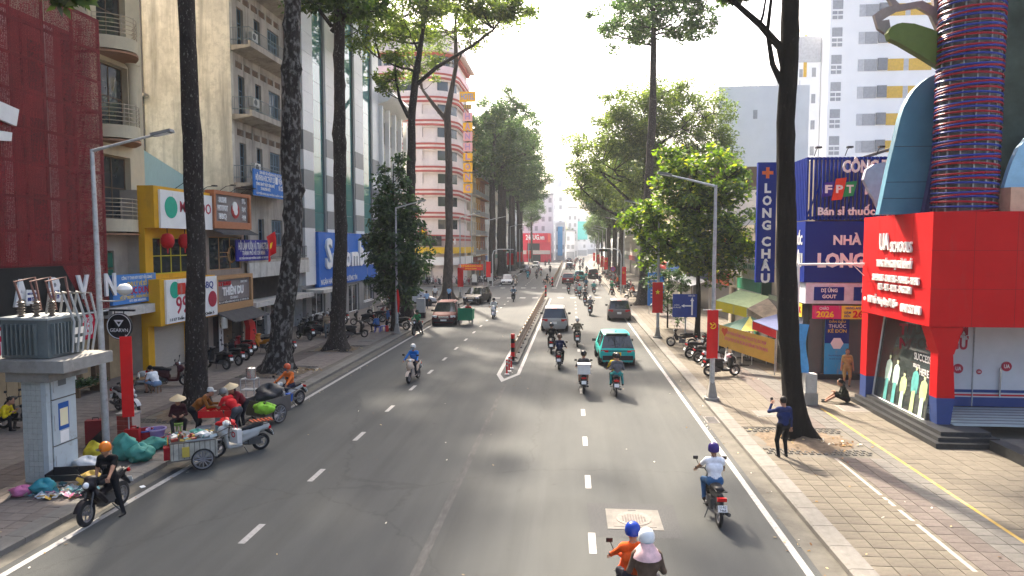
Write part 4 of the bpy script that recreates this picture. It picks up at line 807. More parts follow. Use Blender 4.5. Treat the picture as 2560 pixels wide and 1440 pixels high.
MB().box(10.7, 11.95, YC, YC+.03, 2.88, 3.47).build('promo_board', PK2, t); MB().box(11.96, 13.6, YC, YC+.03, 2.88, 3.47).build('promo_board', YB, t); MB().box(XC+.1, XC+.12, 32, 33.3, 2.9, 3.5).build('promo_board', YB, t)
text(t, 'CHÀO', (11.2, YC-.01, 3.34), .13, LET, 'C', w=.4); text(t, '2026', (11.25, YC-.01, 3.07), .26, STARY, 'C', w=.75, bold=.04); text(t, 'HÀNG ANH, MỸ', (12.6, YC-.01, 3.36), .11, LETN, 'C', w=.95); text(t, 'GIẢM', (12.2, YC-.01, 3.16), .1, LETN, 'C', w=.3); text(t, 'ĐẾN', (12.2, YC-.01, 3.0), .1, LETN, 'C', w=.25); text(t, '26%', (12.8, YC-.01, 3.08), .3, LETR, 'C', w=.75, bold=.05); text(t, '-26%', (XC+.09, 32.65, 3.2), .3, LETR, 'L', w=1.1)
for x0, x1, m in ((10.75, 11.35, glass_mat('dim_glass', (.1, .11, .11), .05)), (12.45, 14.5, glass_mat('dim_glass', (1, 1, 1)))): MB().box(x0, x1, YC+.5, YC+.55, .35, 2.85).build('glass_pane', m, t)
MB().box(11.38, 12.42, YC+.3, YC+.34, .15, 2.85).build('poster', sign('3fa3d6'), t); MB().box(11.38, 12.42, YC+.29, YC+.3, 1.75, 2.85).build('poster_head', NB, t)
for s, z, h, w_, m in (('DẪN ĐẦU', 2.72, .1, .7, LETY), ('THUỐC', 2.52, .16, .75, LET), ('KÊ ĐƠN', 2.3, .16, .8, LETY), ('THẾ HỆ MỚI', 1.7, .1, .5, LETN), ('Vững chất lượng tiên phong', 1.2, .06, .7, LETN), ('nhà thuốc cho mọi nhà', 1.05, .06, .65, LETN)): text(t, s, (11.9, YC+.28, z), h, m, 'C', w=w_, ext=.002)
MB().lathe([(0, 0), (.28, 0), (.28, .02), (0, .02)], 6, (11.9, YC+.285, 1.75), M=Euler((R(90), 0, 0)).to_matrix()).build('hexagon', LET, t)
MB().box(10.5, 19, YC+.2, YC+.9, .1, .35).build('step', STB, t); MB().box(XC+.3, XC+.5, YC+.9, 38, .1, 3.5).build('glass_pane', glass_mat('dim_glass', (1, 1, 1)), t)
text(t, 'LONG CHÂU', (XC+.28, 33.6, 1.5), .3, LET, 'L', w=2.2)
# lattice billboard: slats on a frame
NSL = mat('slat_navy', (.008, .03, .24), .6, spec=.08)
MB().box(XC, 19, YC+.1, YC+.16, 7.3, 7.42).build('billboard_rail', NSL, t); MB().box(XC, 19, YC+.1, YC+.16, 9.9, 10.0).build('billboard_rail', NSL, t)
for k in range(30): MB().box(XC+k*.17, XC+k*.17+.085, YC, YC+.08, 7.25, 10.0).build('billboard_slat', NSL, t)
for k in range(8): MB().box(XC, XC+.07, YC+.2+k*.22, YC+.3+k*.22, 7.25, 10.0).build('billboard_slat', NSL, t)
for k in range(3): MB().cyl((10.4+k*1.6, YC+.3, 7.3), (11.6+k*1.6, YC+.9, 10), .04, n=5).build('billboard_brace', NSL, t)
MB().prism([(YC+.9, 9.3), (38, 10.2), (38, 7.3), (YC+.9, 7.3)], XC+.8, 18, 'x').build('pink_wall', mat('salmon_wall', (.5, .3, .26), .8), t)
text(t, 'CÔNG TY CỔ PHẦN', (14.1, YC-.03, 9.55), .52, LET, 'C', w=4.6, bold=.05, ext=.02); text(t, 'Bán sỉ thuốc nội ngoại', (13.0, YC-.03, 7.62), .34, LET, 'C', w=4.4, bold=.04, ext=.02)
for ch, x, c in (('F', 11.2, '3a2f8f'), ('P', 11.66, 'd8452a'), ('T', 12.12, '1f9a5a')):
    MB().prism([(x-.28, 8.25), (x+.16, 8.3), (x+.3, 8.95), (x-.14, 8.9)] if ch != 'P' else [(x-.3, 8.1), (x+.14, 8.15), (x+.32, 9.1), (x-.12, 9.05)], YC-.06, YC-.01, 'y').build('logo_tile', plast(c), t); text(t, ch, (x, YC-.08, 8.58), .34, LET, 'C', w=.3, bold=.05)
text(t, 'RETAIL', (13.7, YC-.03, 8.6), .52, LET, 'C', w=1.9, bold=.05)
MB().prism([(12.3, 9.75), (15, 10.65), (15, 10.75), (12.3, 9.9)], YC+.5, YC+2, 'y').build('corrugated_roof', RUST, t)
for k in range(3): spot(t, 'C', YC, 10.6+k*1.3, 10.05, .5)
t = thing('blade_sign', 'tall navy vertical pharmacy sign with white letters and orange cross', 'sign', (9.8, 36, 4.3), wp=True)
MB().box(9.36, 10.28, 35.9, 36.15, 4.25, 10.3).build('sign_board', NB, t)
OC = mat('cross_orange', (.75, .15, .04), .5); MB().box(9.75, 9.91, 35.87, 35.9, 9.5, 10.05).box(9.56, 9.74, 35.87, 35.9, 9.69, 9.86).box(9.92, 10.1, 35.87, 35.9, 9.69, 9.86).build('cross', OC, t)
for i, ch in enumerate('LONGCHÂU'): text(t, ch, (9.83, 35.88, 8.98-.62*i-(.2 if i > 3 else 0)), .46, LET, 'C', w=.45 if ch != 'L' else .32, bold=.06)
for z in (5, 9.6): MB().box(10.28, 10.9, 36, 36.08, z, z+.08).build('bracket', STEEL, t)
# ---------------------------------------------------------------- RIGHT: towers behind
TW = mat('tower_white', (.9, .9, .89), .7, var=.03, scale=.4); TGY = mat('tower_grey', (.36, .37, .39), .6); TY = mat('tower_yellow', (.68, .42, .05), .6); TLG = mat('tower_pale', (.5, .51, .53), .6)
t = thing('apartment_tower', 'white high-rise with yellow and grey window panels', 'tower', (46, 112, 0), wp=True)
MB().box(38.7, 62, 110, 130, 0, 52).build('wall', TW, t); MB().box(33.6, 38.6, 113, 130, 0, 38.5).build('wing', TW, t); MB().box(30.6, 33.5, 118, 134, 0, 35).build('wing', TW, t)
for k in range(10):
    z = 12+k*4.05
    fb(t, 'panel', 'C', 110, 43.0, 43.85, z, z+1.75, 0, .06, TLG); fb(t, 'panel', 'C', 110, 43.9, 45.75, z, z+1.75, 0, .06, TGY); fb(t, 'window', 'C', 110, 45.85, 47.2, z+.1, z+1.85, 0, .3, mat('tower_glass', (.2, .21, .23), .2))
    fb(t, 'panel', 'C', 110, 47.3, 49.6, z, z+1.75, 0, .06, TY); fb(t, 'panel', 'C', 110, 49.65, 50.3, z, z+1.75, 0, .05, TLG); fb(t, 'panel', 'C', 110, 50.35, 53.6, z, z+1.75, 0, .06, TY)
    o = fb(t, 'stair_window', 'C', 110, 39.1, 40.6, z-.3, z+2.5, 0, .05, TGY); fb(o, 'frame', 'C', 110, 39.1, 40.6, z+.9, z+1.15, .05, .09, TW); fb(o, 'frame', 'C', 110, 39.8, 39.9, z-.3, z+.9, .05, .09, TW); fb(o, 'frame', 'C', 110, 39.1, 40.6, z+.2, z+.4, .05, .09, TW)
    if z < 37:
        fb(t, 'window', 'C', 113, 37.3, 37.9, z, z+1.4, 0, .04, TGY)
        for x in (34.2, 35.4): fb(t, 'window', 'C', 113, x, x+.5, z, z+1.2, 0, .04, TGY)
        fb(t, 'panel', 'C', 113, 36.0, 36.5, z, z+2.4, 0, .05, TY)
fb(t, 'cornice', 'C', 113, 33.6, 38.6, 34.5, 38.5, 0, .06, TLG)
t = thing('blind_wall_block', 'pale grey blind walled block beside the white high-rise', 'building', (24, 92, 0), wp=True)
MB().box(18.4, 29.5, 90, 104, 0, 26).build('wall', mat('pale_grey_wall', (.74, .76, .77), .85, var=.04, scale=.5), t); fb(t, 'window', 'C', 90, 22.7, 23.2, 21.9, 23, 0, .05, TGY)
for k in range(14): MB().cyl((18.6+k*.75, 90.2, 26), (18.6+k*.75, 90.2, 26.6), .03, n=4).build('rebar', STEEL, t)
# ---------------------------------------------------------------- generic street houses
def house(side, y0, y1, h, col, label, floors=None, bays=None, xf=None, shop=None, name='shophouse', group=None, awn=None, cat='house', trim=None, rec=.25, gl=None):
    c = xf if xf is not None else (-17.3 if side == 'R' else 12.3); L = y1-y0; w = mat('wall_'+col, srgb(col), .85, var=.1, scale=.8, dirt=(tuple(x*.55 for x in srgb(col)), .3, .8, (1, 1, .25)))
    t = thing(name, label, cat, (c+(-5 if side == 'R' else 5), (y0+y1)/2, 0), wp=True, group=group)
    fh = 3.5; nf = floors or max(1, int((h-3.8)/fh)); nb = bays or max(1, int(L/2.6)); holes = [(y0+.35, y1-.35, 0, 2.9)]
    for f in range(nf):
        for b in range(nb):
            a = y0+L*(b+.5)/nb; ww = min(1.9, L/nb*.62)/2; z = 4.1+f*fh; holes.append((a-ww, a+ww, z+.5, z+2.6))
    wall(t, side, c, y0, y1, 0, h, holes, w)
    if side == 'R': MB().box(c-9, c-.3, y0, y1, 0, h-.05).build('body', w, t)
    else: MB().box(c+.3, c+9, y0, y1, 0, h-.05).build('body', w, t)
    for q_, hh in enumerate(holes[1:]):
        window(t, side, c, *hh, 2, 2, rec-.05, trim or WHITE, gl or GLASS, .07)
        if q_ % 3 == 1: aircon(t, side, c, hh[1]+.5, hh[2]+.3)
    MB().box(*((c-.26, c-.2) if side == 'R' else (c+.2, c+.26)), y0+.35, y1-.35, .1, 2.9).build('shop_front', glass_mat('shop_dark', (.06, .055, .05), .3), t)
    for f in range(nf):
        z = 4.1+f*fh
        if (f+int(y0)) % 2 == 0 or nb < 3:
            fb(t, 'balcony_slab', side, c, y0+.1, y1-.1, z, z+.16, 0, .9, w); railing(t, side, c, y0+.15, y1-.15, z+.16, .85, .85, trim or STEEL, .2)
    fb(t, 'fascia', side, c, y0+.1, y1-.1, 2.95, 3.85, 0, .16, sign(shop[0]) if shop else w)
    if shop and len(shop) > 1: ft(t, shop[1], side, c, (y0+y1)/2, 3.4, .5, LET if len(shop) < 3 else shop[2], L*.7, .18)
    if awn:
        dx = 1.6 if side == 'R' else -1.6; MB().prism([(c, 2.9), (c+dx, 2.4), (c+dx, 2.45), (c, 2.98)], y0+.2, y1-.2, 'y').build('awning', mat('awn_'+awn, srgb(awn), .8), t)
    fb(t, 'parapet', side, c, y0, y1, h, h+.5, -.2, .08, w); return t
# left row beyond the hotel
YS = 118.3
for L, h, col, shop, label in ((6.5, 21.5, 'cfc4ae', ('7a1f2a',), 'cream narrow house with boxy balconies next to the hotel'), (6, 27, 'b8894a', ('8a3a34', 'KARAOKE'), 'ochre house with wooden louvre top past the hotel'), (7, 23, '9a6a50', ('6e3a34',), 'brown clad house third past the hotel'),
        (8, 25, 'd5d5d0', ('2f5fa0',), 'white tall house fourth past the hotel'), (9, 18, 'c9c2b2', ('a03a30',), 'beige house fifth past the hotel'), (10, 22, 'dedbd2', ('3a7a6a',), 'pale house sixth past the hotel'), (10, 17, 'c5c9c8', ('a8303a',), 'grey white house seventh past the hotel'),
        (12, 20, 'd8d2c4', ('3458a0',), 'ivory house eighth past the hotel'), (14, 16, 'd2d4d0', ('b0322c',), 'low pale house ninth past the hotel'), (18, 19, 'cfd2d2', ('55788a',), 'broad pale house before the red phone shop')):
    house('R', YS, YS+L-.15, h, col, label, shop=shop, group='houses along the far left kerb'); YS += L
# phone shop closing the view
t = thing('phone_shop', 'red phone shop with white lettering closing the street view', 'shop', (-13, 240, 0), wp=True)
UG = mat('shop_red', (.55, .03, .06), .6); 
MB().box(-18.6, -7.2, 237, 250, 0, 9.9).build('wall', UG, t); fb(t, 'sign_board', 'C', 237, -18.6, -8.2, 6.8, 9.8, .0, .3, sign('cf1f3c')); text(t, '24hUG.vn', (-12.4, 236.65, 8.4), 1.7, LET, 'C', w=6.4, bold=.05); fb(t, 'sign_side', 'C', 237, -8.0, -7.2, 6.8, 9.8, 0, .25, sign('e25a4a'))
fb(t, 'window', 'C', 237, -15, -10.8, 4.0, 6.4, 0, .1, GLASS); fb(t, 'balcony_front', 'C', 237, -16.5, -7.2, 2.7, 4.0, .0, .9, mat('tan_tile', (.5, .42, .38), .8)); fb(t, 'door', 'C', 237, -14.5, -10.5, .1, 2.5, 0, .1, GLASS); fb(t, 'pier', 'C', 237, -9.9, -8.4, 0, 2.6, 0, .6, UG)
# far blocks
FARW = mat('far_white', (.66, .67, .68), .8, var=.06, scale=.2); FARG = mat('far_grey', (.35, .36, .37), .8); FART = mat('far_turquoise', (.12, .55, .5), .8); FARB = mat('far_blue', (.08, .3, .55), .6)
FB_ = [(-19, -6.5, 252, 24.5, 'white block with grey windows above the red phone shop', 0), (-9.2, -3.2, 300, 31, 'pale tall tower block far down the street', 1), (-6.0, -2.3, 262, 14.5, 'narrow white house with a blue banner down its front', 2), (-1.9, 3.0, 330, 24, 'grey white block beside the turquoise netted one, far off', 0), (2.2, 8.5, 365, 21, 'block wrapped in turquoise netting far down the street', 3), (-2.2, 1.6, 285, 12, 'low white house far off past the blue banner', 0), (7.5, 14, 420, 17, 'small pale block at the very end of the street', 0), (26, 38, 430, 22, 'hazy block behind the far right trees', 0), (14, 24, 520, 28, 'hazy tower at the vanishing point', 1)]
for x0, x1, y, h, label, k in FB_:
    t = thing('far_block', label, 'building', ((x0+x1)/2, y, 0), wp=True, group='hazy blocks closing the street')
    MB().box(x0, x1, y, y+14, 0, h).build('wall', FARW, t); n = max(2, int((x1-x0)/2.4)); nf = int((h-4)/3.4)
    for f in range(nf):
        for b in range(n):
            if rnd.random() < .75: a = x0+(x1-x0)*(b+.5)/n; fb(t, 'window', 'C', y, a-.55, a+.55, 4.2+f*3.4, 5.9+f*3.4, 0, .06, FARG)
    fb(t, 'cornice', 'C', y, x0, x1, h-.6, h, 0, .4, FARG if k == 0 else FARW)
    if k == 2: fb(t, 'banner', 'C', y, x0+.9, x0+2.7, 1.8, 12.8, .1, .3, FARB)
    if k == 3: fb(t, 'netting', 'C', y, x0, x1, 8.5, h-3, .1, .5, FART)
    if k == 1: fb(t, 'crown', 'C', y+3, x0+1, x1-1, h, h+3.4, 0, -4, FARW)
    fb(t, 'shop_front', 'C', y, x0+.3, x1-.3, .2, 3, 0, .08, FARG)
# right row
YS = 39.2
for L, h, col, shop, label, awn in ((8.3, 7.5, '2f6f52', ('0e5a3a',), 'low green pharmacy house behind the market awnings', None), (7, 7, 'a99d8c', None, 'low weathered house with orange beam behind parked motorbikes', None), (8, 7.6, 'c9bfae', ('c0522a',), 'pale house with orange gable behind small green tree', None), (9, 11, 'c8c0b4', ('20344f',), 'cream house right of the brown SUV', 'd8d8d4'), (8, 14, '5a4a3c', ('1a1410', 'COFFEE', LETY), 'dark coffee house behind the thin tall trunk', 'cfd0d0'), (10, 13, 'c4bba8', ('2a50a0',), 'buff house beyond the coffee house', None), (10, 17, 'd9c9a4', ('a83030',), 'yellowish tall house on right side mid street', None), (10, 12, 'cfc8bc', ('306080',), 'low buff house before the far right trees', None), (12, 16, 'd4d0c4', ('b03a30',), 'ivory house beside far right trees', None), (12, 14, 'cbc9c2', ('38506a',), 'grey ivory house far along the right row', None), (14, 18, 'd6d2ca', ('9a4038',), 'pale tall house far along the right row', None), (16, 13, 'cfcfca', ('4a6a58',), 'low pale house far along the right row', None), (20, 16, 'd2d2ce', ('6a7a88',), 'last pale house on the right before the bend', None)):
    house('L', YS, YS+L-.15, h, col, label, shop=shop, awn=awn, group='houses along the right pavement'); YS += L
for k in range(4): house('L', 232+k*26, 256+k*26, 15+3*(k % 2), ('d2d2ce', 'cfc9bd', 'c9cccc', 'd6d3cc')[k], ['pale house first past the bend', 'buff house second past the bend', 'grey house third past the bend', 'ivory house fourth past the bend'][k], xf=14+k*1.4, shop=('7a8a90',), group='houses past the bend')
# orange gable and green signs of the low shops
o = tag(MB().prism([(52.5, 4.6), (58.5, 4.6), (55.5, 8.2)], 11.6, 12.2, 'x').build('orange_gable', mat('orange_wall', (.6, .16, .05), .8)), 'bright orange gable board behind the small green tree', 'gable')
t = thing('green_pharmacy_sign', 'white and green pharmacy board with small framed icons', 'sign', (11.2, 44, 3), wp=True)
MB().box(11.1, 11.25, 41.3, 47, 2.75, 5.0).build('sign_board', sign('d6dccf'), t); MB().box(11.05, 11.1, 41.3, 47, 3.3, 4.0).build('green_band', mat('sign_green', (.03, .25, .13), .5), t); MB().box(11.05, 11.1, 41.3, 47, 2.75, 3.15).build('dark_band', mat('sign_dark_green', (.01, .06, .03), .5), t)
text(t, 'NHÀ THUỐC', (11.08, 44.1, 4.75), .3, mat('sign_green', (1, 1, 1)), 'L', w=3); text(t, 'AN KHANG', (11.08, 44.0, 4.3), .55, mat('letter_cream', (.62, .58, .4), .5), 'L', w=4, bold=.04)
for k in range(4): MB().box(11.03, 11.05, 41.9+k*1.2, 42.6+k*1.2, 2.82, 3.08).build('icon', sign('d6dccf'), t)
MB().box(11.1, 12.4, 41.1, 41.29, 2.3, 7.4).build('side_panel', mat('sign_dark_green', (1, 1, 1)), t)
t = thing('cross_sign', 'white light box with green cross above the green pharmacy', 'sign', (10.6, 46.6, 4), wp=True)
MB().box(10.2, 11.3, 46.4, 46.6, 4.6, 5.75).build('box', sign('dfe3dc'), t); GC = mat('cross_green', (.05, .5, .18), .5); MB().box(10.65, 10.85, 46.37, 46.4, 4.8, 5.5).box(10.4, 10.64, 46.37, 46.4, 5.05, 5.25).box(10.86, 11.1, 46.37, 46.4, 5.05, 5.25).build('cross', GC, t); MB().cyl((10.75, 46.5, 3.5), (10.75, 46.5, 4.6), .04, n=6).build('pole', STEEL, t)
# market awnings
def awning(name, label, p, m, edge=None, th=.04):
    t = thing(name, label, 'awning', (p[0][0], p[0][1], 0), wp=True)
    vs = [tuple(q) for q in p]+[(x, y, z-th) for x, y, z in p]; MB().add(vs, [(0, 1, 2, 3), (7, 6, 5, 4), (0, 4, 5, 1), (1, 5, 6, 2), (2, 6, 7, 3), (3, 7, 4, 0)]).build('canvas', m, t)
    if edge:
        (i, j), em, d = edge; a, b_ = V(p[i]), V(p[j]); MB().add([a, b_, b_-V((0, 0, d)), a-V((0, 0, d))], [(0, 1, 2, 3)]).build('valance', em, t)
    for i in (0, 1): MB().cyl((p[i][0], p[i][1], .1), (p[i][0], p[i][1], p[i][2]-th), .025, n=6).build('pole', STEEL, t)
awning('lime_awning', 'lime green market awning with a yellow front flap', [(8.2, 39.9, 3.0), (9.6, 38.0, 2.75), (11.2, 39.5, 3.25), (9.9, 41.5, 3.5)], mat('lime_canvas', (.5, .58, .3), .8), ((0, 1), sign('d8c23c'), .55))
awning('brown_awning', 'old brown tarpaulin awning between lime and navy awnings', [(9.3, 37.2, 2.8), (9.9, 35.6, 2.35), (11.6, 36.4, 3.1), (10.8, 38.3, 3.35)], mat('brown_tarp', (.24, .19, .14), .9, var=.4, scale=2, bump=.8, bscale=6), ((0, 1), mat('brown_tarp', (1, 1, 1)), .6))
awning('navy_awning', 'navy awning with red printed valance beside pharmacy trunk', [(9.1, 35.3, 2.35), (9.8, 33.6, 2.1), (11.4, 34.4, 2.6), (10.9, 36.0, 2.75)], mat('navy_canvas', (.1, .12, .24), .8), ((0, 1), sign('a81828'), .42))
t = thing('market_umbrella', 'green and yellow market umbrella below the awnings', 'umbrella', (9.3, 36.6, .1), wp=True)
uc = MB(); n = 12
for j in range(n):
    a0 = 2*math.pi*j/n; a1 = 2*math.pi*(j+1)/n; uc.add([(9.3, 36.6, 2.45), (9.3+1.5*math.cos(a0), 36.6+1.5*math.sin(a0), 1.85), (9.3+1.5*math.cos(a1), 36.6+1.5*math.sin(a1), 1.85)], [(0, 1, 2)], 1 if j in (3, 4, 8) else 0)
uc.build('canopy', [mat('umb_green', (.06, .12, .09), .8), mat('umb_yellow', (.5, .45, .1), .8)], t); MB().cyl((9.3, 36.6, .1), (9.3, 36.6, 2.45), .025, n=6).build('pole', STEEL, t); MB().lathe([(.25, 0), (.25, .08), (.03, .12)], 12, (9.3, 36.6, .12)).build('foot', DARK, t)
t = thing('yellow_banner', 'orange yellow street banner with pink lettering and red heart', 'banner', (8.5, 34, .1), wp=True)
bm = MB().add([(7.25, 34.4, 2.25), (9.45, 32.6, 1.78), (9.45, 32.6, .62), (7.25, 34.4, 1.22)], [(0, 1, 2, 3)]); bm.build('cloth', mat('banner_gold', (.66, .38, .07), .7, var=.1), t)
ang = math.atan2(-1.8, 2.2); mid = V((8.35, 33.5, 0)); nrm = V((-1.8, -2.2, 0)).normalized()*.012
LPK = mat('letter_pink', (.65, .12, .2), .5)
for s, z, h, w_ in (('HÃY PHẢN ĐỐI MỌI HÌNH THỨC KÌ THỊ, XÚC PHẠM', 1.72, .16, 2.0), ('ĐE DỌA PHỤ NỮ VÀ TRẺ EM GÁI TRÊN MÔI TRƯỜNG MẠNG', 1.42, .16, 2.2)):
    o = text(t, s, mid+nrm+V((0, 0, z)), h, LPK, 'C', w=w_, ext=.002, bold=.02); M3 = Matrix.Rotation(ang, 3, 'Z') @ Matrix.Rotation(R(10), 3, 'Y') @ Matrix.Rotation(R(90), 3, 'X'); o.rotation_euler = M3.to_euler()
hp = V((7.5, 34.2, 1.95))+nrm; MB().add([hp+V((dx*.77, -dx*.63, dz)) for dx, dz in ((0, -.25), (.17, .02), (.13, .15), (.05, .16), (0, .09), (-.05, .16), (-.13, .15), (-.17, .02))], [tuple(range(8))]).build('heart', mat('heart_red', (.6, .1, .04), .6), t)
for x, y in ((7.25, 34.4), (9.45, 32.6)): MB().cyl((x, y, .1), (x, y, 2.3 if x < 8 else 1.8), .025, n=6).build('pole', STEEL, t)
for x, y in ((8.55, 35.0), (9.2, 37.3)):
    o = thing('stand_foot', 'black cross foot on a white stick, '+('nearer one' if y < 36 else 'farther one')+' behind yellow banner', 'stand', (x, y, .1), wp=True); MB().cyl((x, y, .14), (x, y, 1.3), .025, n=6).build('stick', WHITE, o); MB().box(x-.35, x+.35, y-.05, y+.05, .12, .18).box(x-.05, x+.05, y-.35, y+.35, .181, .24).build('foot', BLACK, o)
# ---------------------------------------------------------------- trees
def fast_mesh(name, co, quads, m, smooth=False):
    me = bpy.data.meshes.new(name); k = len(quads); me.vertices.add(len(co)); me.vertices.foreach_set('co', np.asarray(co, np.float32).ravel())
    me.loops.add(4*k); me.loops.foreach_set('vertex_index', np.asarray(quads, np.int32).ravel()); me.polygons.add(k); me.polygons.foreach_set('loop_start', np.arange(0, 4*k, 4, dtype=np.int32))
    for x in m if isinstance(m, (list, tuple)) else [m]: me.materials.append(x)
    if smooth: me.polygons.foreach_set('use_smooth', np.ones(k, bool))
    me.update(calc_edges=True); return me
def leaf_mesh(C, rad, per, size, m, seed, flat=.7, aspect=.5, droop=.25):
    """every clump centre gets `per` small folded leaves scattered through its volume"""
    g = np.random.default_rng(seed); C = np.repeat(np.asarray(C), per, 0); rad = np.repeat(np.asarray(rad), per); n = len(C)
    d = g.normal(size=(n, 3)); d /= np.linalg.norm(d, axis=1)[:, None]; d *= (g.random(n)**.45*rad)[:, None]; d[:, 2] *= flat; P = C+d
    ax = g.normal(size=(n, 3)); ax[:, 2] = ax[:, 2]*.5-droop; ax /= np.linalg.norm(ax, axis=1)[:, None]
    s = g.normal(size=(n, 3)); s[:, 2] *= .45; s -= ax*(s*ax).sum(1)[:, None]; s /= np.linalg.norm(s, axis=1)[:, None]; nm = np.cross(ax, s)
    L = (size*g.uniform(.65, 1.3, n))[:, None]; W = L*aspect
    v = np.stack([P, P+ax*L*.45+s*W*.5+nm*L*.06, P+ax*L, P+ax*L*.45-s*W*.5+nm*L*.06], 1).reshape(-1, 3)
    return fast_mesh('crown', v, np.arange(4*n).reshape(-1, 4), m)
def trunk_mb(mb, pts, n=18, flare=1., knob=.12, seed=1, step=.4, h0=.5):
    g = random.Random(seed); P = [V(p[:3]) for p in pts]; r = [p[3] for p in pts]; L = [0]
    for a, b in zip(P, P[1:]): L.append(L[-1]+(b-a).length)
    k = int(L[-1]/step)+1; ph = [g.uniform(0, 6.28) for _ in range(6)]; kn = [(g.uniform(0, 6.28), g.uniform(1.5, L[-1]), g.uniform(.5, 1.)) for _ in range(int(L[-1]*1.1))]
    o = len(mb.v)
    for i in range(k+1):
        s = L[-1]*(i/k); s = s if i > 6 else L[-1]*(i/k); j = max(q for q in range(len(L)) if L[q] <= s+1e-6); j = min(j, len(P)-2); f = (s-L[j])/(L[j+1]-L[j]); f2 = f*f*(3-2*f)
        c = P[j].lerp(P[j+1], f); rr = r[j]+(r[j+1]-r[j])*f
        for q in range(n):
            t = 2*math.pi*q/n; fl = flare*math.exp(-s/h0)*(.55+.3*math.cos(3*t+ph[0])+.25*math.cos(5*t+ph[1])); w = 1+.06*math.sin(2*t+s*.8+ph[2])+.05*math.sin(5*t-s*1.7+ph[3])+g.uniform(-.03, .03)
            for a, z, q2 in kn:
                dz = s-z
                if abs(dz) < .5: da = (t-a+math.pi) % (2*math.pi)-math.pi; w += knob*q2*2.2*math.exp(-(da/.45)**2-(dz/.22)**2)
            R_ = rr*(w+fl); mb.v.append((c.x+R_*math.cos(t), c.y+R_*math.sin(t), c.z))
    for i in range(k):
        for q in range(n): mb.f.append((o+i*n+q, o+i*n+(q+1) % n, o+(i+1)*n+(q+1) % n, o+(i+1)*n+q)); mb.m.append(0)
def curve3(a, b, lift, k=7, jit=0., g=rnd):
    a, b = V(a), V(b); c = a.lerp(b, .5)+V((0, 0, lift)); out = []
    for i in range(k+1):
        f = i/k; p = a*(1-f)**2+c*2*f*(1-f)+b*f*f
        if 0 < i < k: p += V((g.uniform(-jit, jit), g.uniform(-jit, jit), g.uniform(-jit, jit)))
        out.append(p)
    return out
BARK1 = bark_mat('bark_dark', (.032, .027, .024), (.17, .16, .15), .04, 15, (1, 1, .5)); BARK2 = bark_mat('bark_patchy', (.03, .026, .023), (.17, .165, .155), .13, 5, (1.2, 1.2, .7)); BARK3 = bark_mat('bark_brown', (.085, .066, .055), (.16, .135, .12), .02); BARK4 = bark_mat('bark_black', (.009, .0075, .006), (.03, .025, .02), .0)
def make_tree(label, base, pts, crown, bark, leafm, nclump=120, per=110, size=.3, clr=1.1, limbs=8, seed=1, extra=(), flare=1., knob=.1, group=None, name='street_tree', flat=.7, attach=.55, limb_r=.5, aspect=.5, droop=.25, twig=.03, hollow=.35):
    """pts: trunk polyline (dx, dy, z, r) from the base; crown: list of (centre, radii) ellipsoids, in base coordinates"""
    g = random.Random(seed); t = thing(name, label, 'tree', base, group=group); b = MB(); trunk_mb(b, pts, flare=flare, knob=knob, seed=seed)
    top = V(pts[-1][:3]); ht = top.z; lines = [[V(p[:3]) for p in pts if p[2] > ht*attach*.9]]; C = []; Rr = []
    tot = sum(r[0]*r[1]*r[2] for _, r in crown)
    for (c, r) in crown:
        c = V(c); n = max(3, int(nclump*r[0]*r[1]*r[2]/tot)); nl = max(1, round(limbs*n/nclump)); ang = g.uniform(0, 6.28)
        for k in range(nl):
            a = ang+k*2.4; e = g.uniform(-.5, .75); tip = c+V((math.cos(a)*r[0]*.72*math.sqrt(max(.1, 1-e*e)), math.sin(a)*r[1]*.72*math.sqrt(max(.1, 1-e*e)), e*r[2]*.8))
            z0 = max(ht*attach, min(ht*.97, tip.z-abs(g.uniform(.5, 1.)*(tip-c).length*.7)-.3)); f = None
            for p, q in zip(pts, pts[1:]):
                if p[2] <= z0 <= q[2]: f = (z0-p[2])/(q[2]-p[2]); st = V(p[:3]).lerp(V(q[:3]), f); sr = p[3]+(q[3]-p[3])*f; break
            if f is None: st = top; sr = pts[-1][3]
            cv = curve3(st, tip, -(tip-st).length*.08*g.uniform(.2, 1.6), 8, .12*min(1, (tip-st).length/4), g); r0 = sr*limb_r*g.uniform(.7, 1.)
            b.tube(cv, [r0*(1-.85*i/8)+.02 for i in range(9)], 7); lines.append(cv)
        for k in range(n):
            while True:
                d = V((g.uniform(-1, 1), g.uniform(-1, 1), g.uniform(-1, 1)))
                if hollow < d.length < 1 and d.z > -.85: break
            p = c+V((d.x*r[0], d.y*r[1], d.z*r[2])); p += V((g.gauss(0, .25), g.gauss(0, .25), g.gauss(0, .2))); C.append(p); Rr.append(clr*g.uniform(.55, 1.3))
    for cv in extra:                                           # hand placed limbs with their own clumps
        p = [V(q[:3]) for q in cv['path']]; rr = cv['r']; k = len(p); b.tube(p, [rr*(1-.8*i/(k-1))+.02 for i in range(k)], 8); lines.append(p)
        for c in cv.get('clumps', ()): C.append(V(c[:3])); Rr.append(c[3])
    for c in C:                                                # a twig from every clump to its nearest limb
        best = min((q for l in lines for q in l), key=lambda q: (q-c).length+max(0, q.z-c.z)*1.2)
        if (best-c).length < 7: b.tube(curve3(best, c, -.1*(best-c).length, 3, .05, g), [twig*1.6, twig*1.3, twig, twig*.5], 4)
    b.build('trunk', bark, t, 60); link('crown', leaf_mesh([tuple(c) for c in C], Rr, per, size, leafm, seed, flat, aspect, droop), t)
    return t
LF1 = leaf_mat('leaf_mid', (.02, .045, .010), (.075, .12, .025), (.16, .20, .045), .45); LF2 = leaf_mat('leaf_olive', (.034, .06, .012), (.12, .165, .032), (.23, .27, .06), .5)
